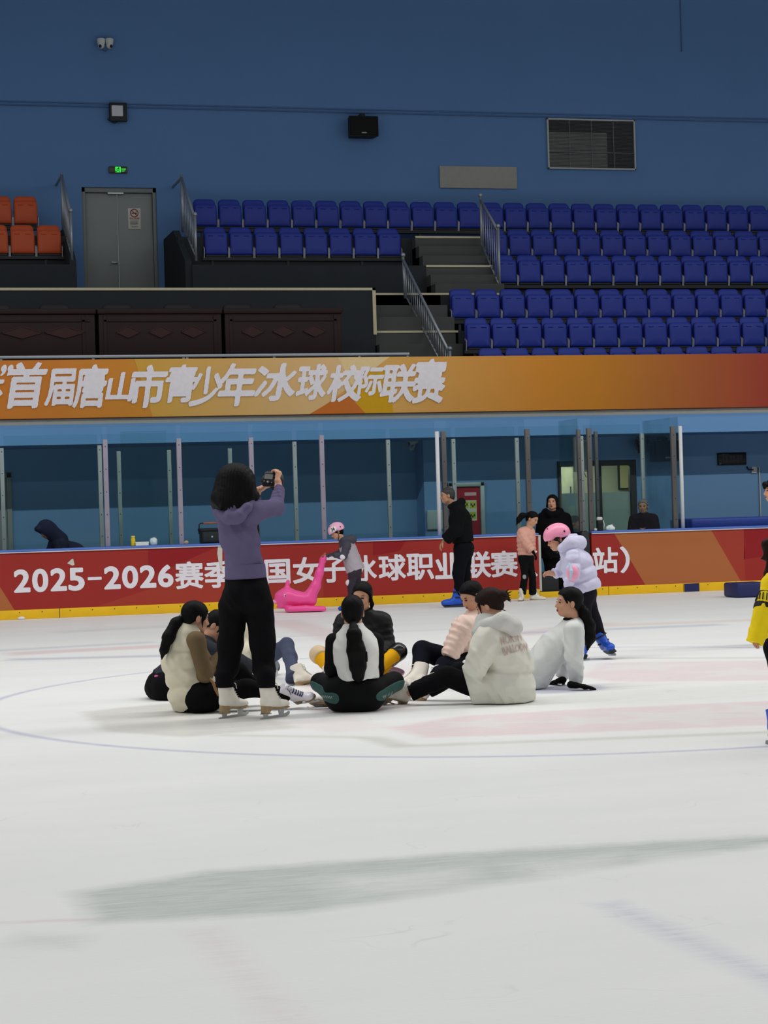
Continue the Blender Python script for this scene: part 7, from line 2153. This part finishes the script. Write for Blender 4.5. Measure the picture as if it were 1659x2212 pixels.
# ---- pink dolphin-shaped skating aid -----------------------------------------------------------------
g0 = ground(655, 1322); d0 = depth_of(g0)
K = lambda x, y, dd=0.0: at_depth(x, y, d0 + dd)
r = empty('skating_aid', g0, 'glossy pink dolphin-shaped skating aid with a tall tail handle by the red board', 'skating aid')
pink_g = mat('glossy_pink_plastic', (246, 84, 160), 0.3, 0.45, var=0.03)
b = Blob(0.009)
b.chain([K(608, 1290), K(620, 1288), K(645, 1293), K(672, 1297)], [0.098, 0.122, 0.098, 0.085], 0.04)
b.chain([K(668, 1290), K(682, 1266), K(690, 1238), K(698, 1208), K(701, 1202)], [0.095, 0.068, 0.054, 0.040, 0.032], 0.04)
b.cone(K(607, 1298), K(593, 1300), 0.055, 0.032, 0.03, side=D(0, 1, 0), ex=1.3); b.cone(K(608, 1308), K(600, 1311), 0.05, 0.02, 0.03, side=D(0, 1, 0), ex=1.2)
b.cone(K(620, 1272), K(622, 1256), 0.042, 0.026, 0.02)
for s_ in (-0.13, 0.13): b.chain([K(626, 1316, s_), K(660, 1315, s_), K(698, 1316, s_)], [0.042, 0.048, 0.045], 0.02)
b.cone(K(622, 1317), K(692, 1317), 0.045, 0.045, 0.02, side=D(0, 1, 0), ex=3.0); b.cone(K(610, 1300), K(630, 1314), 0.06, 0.05, 0.03)
b.cut((0, 0, 0.012), (0, 0, -1)); blob_obj('hull', b, pink_g, r)
b = Blob(0.006); b.cone(K(607, 1297, -0.005), K(592, 1300, -0.005), 0.050, 0.030, 0.02, side=D(0, 1, 0), ex=1.4); b.cut(K(607, 1300), D(1, 0, 0)); blob_obj('beak', b, mat('pale_pink_plastic', (246, 160, 186), 0.35, 0.4), r)
b = Blob(0.006); b.cone(K(698, 1207), K(702, 1197), 0.03, 0.022, 0.01); b.cone(K(697, 1201, -0.05), K(701, 1201, 0.05), 0.018, k=0.01); blob_obj('handle', b, mat('brown_handle_cap', (160, 92, 60), 0.5), r)
b = Blob(0.005); b.ell(K(616, 1287, -0.112), (0.022, 0.02, 0.026), None, 0.004, 0); b.ell(K(616.5, 1287.5, -0.130), (0.013, 0.014, 0.015), None, 0.002, 1, op='paint'); blob_obj('eye', b, [mat('white_eye', (228, 226, 216), 0.4), black_st], r)

# ---- people behind the boards --------------------------------------------------------------------------
def bench_person(label, base_xy, Y, hx, hy, f, jk_m, hairm, sk, w=0.2, look_u=None, sc=0.95, hood=None, arms=True, lean=0.0, px=140.0, turn=None):
    b0 = at_y(base_xy[0], base_xy[1], Y); b0[2] = 0.0
    P = Person(label, base=b0, near=False, sc=sc)
    hd = P.J(hx, hy, 0)
    fr = unit(np.array([f[0], f[1], 0])) if turn is None else unit(turn)
    rt = np.cross(fr, [0, 0, 1.0]); up = np.array([0, 0, 1.0])
    j = P.j
    j['nk'] = hd - up * 0.15 - fr * (0.02 + lean * 0.15); j['ch'] = j['nk'] - up * 0.20 - fr * (0.05 + lean * 0.25); j['pv'] = j['ch'] - up * 0.28 - fr * (0.04 + lean * 0.3)
    for a, s_ in (('l', -1), ('r', 1)):
        j['s' + a] = j['nk'] - up * 0.06 + rt * s_ * 0.145 - fr * 0.02; j['e' + a] = j['s' + a] - up * 0.24 + rt * s_ * 0.045 + fr * 0.08; j['w' + a] = j['ch'] - up * 0.06 + rt * s_ * 0.05 + fr * 0.25
        j['h' + a] = j['pv'] + rt * s_ * 0.09 + fr * 0.03; j['k' + a] = j['h' + a] + fr * 0.38; j['a' + a] = j['k' + a] - up * (j['k' + a][2] - 0.045)
    hands = [dict(w=j['wr'], d=-rt, n=-fr, thumb=1, curl=0.4), dict(w=j['wl'], d=rt, n=-fr, thumb=-1, curl=0.4)]
    body(P, hd, f, look_u, hands, skin=sk)
    if hairm is not None:
        pc = hair_cap(P, hairm, side=0.086, back=0.108, line=-0.008, tilt=0.95); link_mesh('hair', pc, hairm, P.root)
    def f_(b):
        top(b, j, 0.036, sleeve=0.006); collar(b, j, 0.08, 0.07, 0.04)
    cloth(P, 'jacket', f_, jk_m, noise=(0.008, 40), seated=False)
    def f_(b): legs(b, j, 0.02)
    cloth(P, 'trousers', f_, black_cloth, seated=True)
    if hood is not None:
        L = P.L; A = np.array(P.fr); b = Blob(0.010); b.noise = (0.004, 20)
        b.ell(L(0, -0.02, 0.02), np.array([0.12, 0.135, 0.145]), A, 0.02); b.cone(L(0, -0.05, -0.05), j['nk'] - fr * 0.05, 0.11, 0.13, 0.05); b.cone(L(-0.05, 0.09, 0.10), L(0.05, 0.09, 0.10), 0.04, k=0.03)
        b.ell(L(0, 0.14, -0.05), np.array([0.085, 0.09, 0.105]), A, 0.02, op='sub'); blob_obj('hood', b, hood, P.root)
    return P
aubergine = DARK('aubergine_coat', (40, 32, 40))
bench_person('old woman with short grey hair in a dark coat, seated behind the board', (1390, 1160), 29.55, 1389, 1094, D(-0.25, -0.97, -0.02), aubergine, hair_grey, skin_tan)
navyh = DARK('dark_navy_parka', (36, 40, 62))
bench_person('person with a dark navy hood up, bending down behind the board', (112, 1190), 29.6, 100, 1146, D(-0.72, -0.35, -0.58), navyh, None, skin_tan, hood=navyh, lean=0.9, turn=D(-0.8, -0.5, 0))
bench_person('dark-haired person seen through the gate glass, face turned to the side', (1262, 1180), 29.75, 1243, 1130, D(0.85, -0.4, -0.15), DARK('ink_blue_jacket', (28, 32, 48)), hair_black, skin_tan)

# ---- skaters at the picture edge ------------------------------------------------------------------------
P = Person('small child in yellow jersey with black stripes, cut by the picture edge', (1690, 1606), sc=0.62)
j = P.pose(pv=(1695, 1390, 0), ch=(1690, 1300, 0), nk=(1684, 1246, 0), sl=(1668, 1262, -0.10), sr=(1704, 1262, 0.12), el=(1652, 1320, -0.14), wl=(1630, 1392, -0.18), er=(1735, 1320, 0.14), wr=(1745, 1390, 0.1),
           hl=(1684, 1400, -0.06), hr=(1712, 1400, 0.06), kl=(1686, 1480, -0.08), al=(1690, 1560, -0.05), kr=(1722, 1480, 0.05), ar=(1740, 1552, 0.15))
body(P, P.J(1700, 1180, 0), D(0.92, 0.15, -0.1), None, [dict(w=P.J(1633, 1380, -0.18), d=D(-0.2, 0, -1), n=D(0.9, 0, 0), thumb=1, sc=0.5, curl=1.2)], hs=0.86)
pc = hair_cap(P, hair_brown, side=0.092, back=0.112, line=-0.04)
pc.append(tail([P.L(0, -0.095, 0.02), P.L(0, -0.14, 0.0), P.J(1660, 1203, -0.02), P.J(1645, 1207, -0.02)], [0.03, 0.03, 0.024, 0.005])); pc.append(tail([P.L(0, -0.12, 0.0), P.J(1666, 1215, -0.03), P.J(1657, 1240, -0.04), P.J(1651, 1260, -0.04)], [0.025, 0.024, 0.018, 0.004]))
link_mesh('hair', pc, hair_brown, P.root)
yj = [mat('bright_yellow_jersey', (246, 214, 20), 0.7, 0.2, fold=0.4), mat('black_jersey_stripe', (22, 22, 24), 0.7)]
def f_(b):
    top(b, j, 0.03, sc=0.7, arms='r')
    b.cone(P.J(1672, 1264, -0.09), P.J(1652, 1318, -0.15), 0.066, 0.062, 0.02); b.cone(P.J(1652, 1318, -0.15), P.J(1629, 1390, -0.18), 0.064, 0.050, 0.02, flat=(False, True))
    sh, el_, wr_ = P.J(1672, 1264, -0.09), P.J(1652, 1318, -0.15), P.J(1629, 1390, -0.18)
    U = unit(el_ - sh)
jy = cloth(P, 'jersey', f_, yj[0], h=0.006, noise=(0.006, 60), seated=False)
sh, el_, wr_ = P.J(1672, 1264, -0.09), P.J(1652, 1318, -0.15), P.J(1629, 1390, -0.18)
for t0, t1 in ((0.42, 0.48), (0.84, 1.06)):
    b = Blob(0.004); b.cone(sh + (el_ - sh) * t0, sh + (el_ - sh) * t1, 0.069, 0.0675, 0.01, flat=(True, True)); blob_obj('stripe', b, yj[1], jy)
mb = MB(); U = unit(el_ - sh); S1 = unit(np.cross(U, HF)); S2 = np.cross(S1, U); c0 = sh + (el_ - sh) * 0.66
for i in range(18):
    a_ = 2 * math.pi * i / 18; e_ = S1 * math.cos(a_) + S2 * math.sin(a_); e2 = S1 * math.cos(a_ + 0.16) + S2 * math.sin(a_ + 0.16)
    mb.bar(c0 + e_ * 0.0695 - U * 0.022, c0 + e2 * 0.0695 + U * 0.022, 0.006, 0.004, up=e_)
mb.build('slanted_stripes', yj[1], jy)
def f_(b): legs(b, j, 0.02, sc=0.66)
cloth(P, 'trousers', f_, black_cloth, seated=False)
skate(P, ground(1697, 1606), D(0.95, 0.2, 0), kind='rental', sc=0.78, ankle=False); skate(P, ground(1760, 1596), D(0.95, 0.2, 0), kind='rental', sc=0.78, ankle=False)

P = Person('skater with black fringe leaning in from the picture edge, only the face in view', (1735, 1392), near=False)
j = P.pose(pv=(1742, 1240, 0), ch=(1722, 1150, 0), nk=(1690, 1098, 0), sl=(1708, 1120, -0.17), sr=(1708, 1118, 0.17), el=(1735, 1170, -0.22), wl=(1755, 1210, -0.2), er=(1740, 1170, 0.22), wr=(1755, 1210, 0.2),
           hl=(1745, 1246, -0.09), hr=(1745, 1246, 0.09), kl=(1722, 1310, -0.1), al=(1735, 1366, -0.1), kr=(1730, 1310, 0.1), ar=(1755, 1366, 0.1))
body(P, P.J(1672, 1059, 0), D(-0.97, -0.2, -0.05), None)
pc = hair_cap(P, hair_black, side=0.09, back=0.110, line=-0.045)
b = Blob(0.008); b.cone(P.L(-0.03, 0.085, 0.06), P.L(0.03, 0.085, 0.06), 0.02, k=0.02); b.cone(P.L(0, 0.09, 0.065), P.L(0, 0.10, 0.03), 0.03, 0.015); pc.append(b.mesh()); link_mesh('hair', pc, hair_black, P.root)
def f_(b): top(b, j, 0.04); collar(b, j)
cloth(P, 'jacket', f_, DARK('dark_blue_jacket', (30, 36, 60)), seated=False)
def f_(b): legs(b, j, 0.02)
cloth(P, 'trousers', f_, black_cloth, seated=False)
skate(P, P.J(1735, 1370, -0.1), D(-1, 0, 0)); skate(P, P.J(1755, 1370, 0.1), D(-1, 0, 0))

# ------------------------------------------------------------------ last small things
r = [o for o in bpy.data.objects if o.name.startswith('tissue_pack')][0]
p = world_loc(r)
b = Blob(0.006); q = np.array([(a + c) / 2 for a, c in ((on_cap(1309), on_cap(1328)),)][0]); q = np.array([q, Y_B + 0.04, ZC])
b.cone(q + (-0.045, 0, 0.03), q + (0.045, 0, 0.03), 0.034, k=0.02, side=np.array([0, 1.0, 0]), ex=1.2); b.cone(q + (-0.02, 0, 0.06), q + (0.03, 0, 0.075), 0.026, 0.02, 0.02); b.ell(q + (-0.025, -0.05, 0.035), (0.022, 0.02, 0.02), None, 0.003, 1, op='paint'); b.noise = (0.004, 60); b.cut((0, 0, ZC), (0, 0, -1))
blob_obj('wrapper', b, [mat('white_tissue_wrap', (218, 224, 220), 0.5), mat('mint_print', (130, 200, 184), 0.5)], r)
def small(name, px, rad, m_, label, cat, sq=0.7, dy=0.05, z=None):
    q = np.array([on_cap(px), Y_B + dy, (ZC if z is None else z)])
    b = Blob(max(0.004, rad * 0.12)); b.ell(q + (0, 0, rad * sq * 0.8), (rad, rad * 0.8, rad * sq), None, 0.01); b.ell(q + (rad * 0.4, 0, rad * sq), (rad * 0.6, rad * 0.5, rad * sq * 0.6), None, 0.02); b.noise = (rad * 0.16, 3.0 / rad); b.cut((0, 0, q[2]), (0, 0, -1))
    tag(blob_obj(name, b, m_, None, q), label, cat)
small('plastic_bag', 331, 0.06, mat('crumpled_pale_plastic', (196, 210, 214), 0.3, 0.5), 'crumpled pale plastic bag on the board cap beside the paper box', 'bag', 1.1)
small('beanie', 402, 0.035, mat('beige_knit', (178, 160, 120), 0.8), 'small beige bundle on the board cap beside the mauve post', 'bundle', 0.9)
small('paper_tissue', 1287, 0.035, cam_w, 'crumpled white tissue on the board beside the thermos', 'tissue', 0.6)
small('snow_lump', 40, 0.05, mat('packed_snow', (232, 236, 238), 0.8), 'small lump of snow on the ice at the foot of the board', 'snow', 0.5, -0.08, 0.0)
# portable speaker with an orange handle
a, c = on_cap(435), on_cap(486)
r = empty('portable_speaker', ((a + c) / 2, Y_B + 0.24, ZC), 'black portable speaker with an orange carrying handle on the board', 'loudspeaker')
zt_ = at_y(455, 1141, Y_B + 0.05)[2]
mb = MB(); mb.bbox((a + 0.02, Y_B + 0.14, ZC), (c, Y_B + 0.36, zt_ - 0.03), 0.015); mb.bbox((a, Y_B + 0.13, zt_ - 0.05), (c + 0.01, Y_B + 0.37, zt_), 0.015); mb.build('cabinet', mat('black_speaker_box', (30, 31, 33), 0.5), r)
mb = MB(); mb.bbox((a + 0.04, Y_B + 0.128, ZC + 0.02), (c - 0.02, Y_B + 0.145, zt_ - 0.06), 0.008); mb.build('grille', mat('dark_grey_speaker_grille', (52, 53, 54), 0.6, bump=0.2, bump_scale=300), r)
mb = MB(); xm_ = (a + c) / 2; mb.box((xm_ - 0.012, Y_B + 0.125, ZC + 0.085), (xm_ + 0.012, Y_B + 0.128, ZC + 0.11)); mb.build('badge', cam_w, r)
zh = at_y(455, 1130, Y_B + 0.05)[2]
mb = MB(); mb.tube([(a + 0.0, Y_B + 0.24, zt_ - 0.08), (a + 0.005, Y_B + 0.24, zh - 0.015), (a + 0.03, Y_B + 0.24, zh), (c - 0.03, Y_B + 0.24, zh), (c - 0.005, Y_B + 0.24, zh - 0.015), (c, Y_B + 0.24, zt_ - 0.08)], 0.009, n=8); mb.build('handle_frame', black_st, r)
mb = MB(); mb.tube([(a + 0.07, Y_B + 0.24, zh), (c - 0.07, Y_B + 0.24, zh)], 0.013, n=10); mb.build('grip', mat('orange_grip', (226, 116, 66), 0.5), r)
# navy crash pad lying on the ice
a0_, a1_ = ground(1594, 1292), ground(1672, 1290)
zt_ = at_y(1625, 1259, a0_[1])[2]
r = empty('crash_pad', ((a0_[0] + a1_[0]) / 2, a0_[1], 0), 'navy blue crash pad lying on the ice before the orange board', 'pad')
mb = MB(); mb.bbox((a0_[0], a0_[1], 0.004), (a1_[0], min(a0_[1] + 0.5, Y_B - 0.05), zt_), 0.03); mb.build('cover', navy, r)
# lettering printed across the back of the off-white puffer, laid onto the cloth
from mathutils.bvhtree import BVHTree
P, jk = JACKET8
me = jk.data; off = world_loc(jk)
bv = BVHTree.FromPolygons([tuple(np.array(v.co) + off) for v in me.vertices], [tuple(p.vertices) for p in me.polygons])
def on_jacket(x, y, lift=0.004):
    d = ray(x, y); d = d / np.linalg.norm(d)
    h_ = bv.ray_cast(Vector(CAM), Vector(d))
    if h_[0] is None: return None
    return np.array(h_[0]) + np.array(h_[1]) * lift
def printed(name, txt, P0, P1, hgt, m_):
    v, fc = glyph(txt); a_, c_ = v.min(0), v.max(0)
    bm = bmesh.new(); vs = [bm.verts.new(tuple(p)) for p in v]
    for q in fc:
        try: bm.faces.new([vs[i] for i in q])
        except ValueError: pass
    ed = [e for e in bm.edges if e.is_boundary]; be = bmesh.ops.subdivide_edges(bm, edges=ed, cuts=2)
    loops = [(np.array(e.verts[0].co), np.array(e.verts[1].co)) for e in bm.edges if e.is_boundary]; bm.free()
    ax_ = np.array(P1) - np.array(P0); up_ = np.array([ax_[1], -ax_[0]]) / np.linalg.norm(ax_) * hgt
    mb = MB()
    for p, q in loops:
        w = []
        for z in (p, q):
            s_ = (z[0] - a_[0]) / (c_[0] - a_[0]); t_ = (z[1] - a_[1]) / (c_[1] - a_[1])
            xy = np.array(P0) + ax_ * s_ + up_ * t_ + np.array([0, 2.5 * (s_ - 0.5) ** 2])
            w.append(on_jacket(xy[0], xy[1]))
        if w[0] is not None and w[1] is not None and np.linalg.norm(w[0] - w[1]) < 0.03: mb.tube(w, 0.0012, n=4, caps=False)
    if mb.v: mb.build(name, m_, jk)
pinkl = mat('dusty_pink_embroidery', (212, 182, 178), 0.7)
printed('lettering', 'NORTH', (1083, 1393), (1127, 1383), 17, pinkl)
printed('lettering', 'BALL', (1089, 1416), (1116, 1407), 17, pinkl); printed('lettering', 'OON', (1114, 1408), (1139, 1405), 16, pinkl)
# small worn lettering on the legging panels, too rubbed to read
for pn, (p0, p1) in zip(PANELS, (((688, 1503), (718, 1507)), ((826, 1506), (850, 1495)))):
    off = world_loc(pn); bv = BVHTree.FromPolygons([tuple(np.array(v.co) + off) for v in pn.data.vertices], [tuple(p.vertices) for p in pn.data.polygons])
    mb = MB(); p0, p1 = np.array(p0, float), np.array(p1, float); dd = (p1 - p0) / np.linalg.norm(p1 - p0); nn = np.array([dd[1], -dd[0]])
    for i in range(15):
        c_ = p0 + (p1 - p0) * (i + 0.5) / 15; tilt_ = dd * (0.9 if i % 2 else -0.5)
        w = [on_jacket(*(c_ + nn * k * 2.6 + tilt_ * k), lift=0.003) for k in (-1, 1)]
        if w[0] is not None and w[1] is not None and np.linalg.norm(w[0] - w[1]) < 0.04: mb.tube(w, 0.0017, n=4, caps=False)
    if mb.v: mb.build('lettering', mat('pale_grey_print', (176, 190, 186), 0.6), pn)
# the prototypes of the skates were only templates
for pb, kids in SK.values():
    for k_ in kids: bpy.data.objects.remove(k_)
    bpy.data.objects.remove(pb)
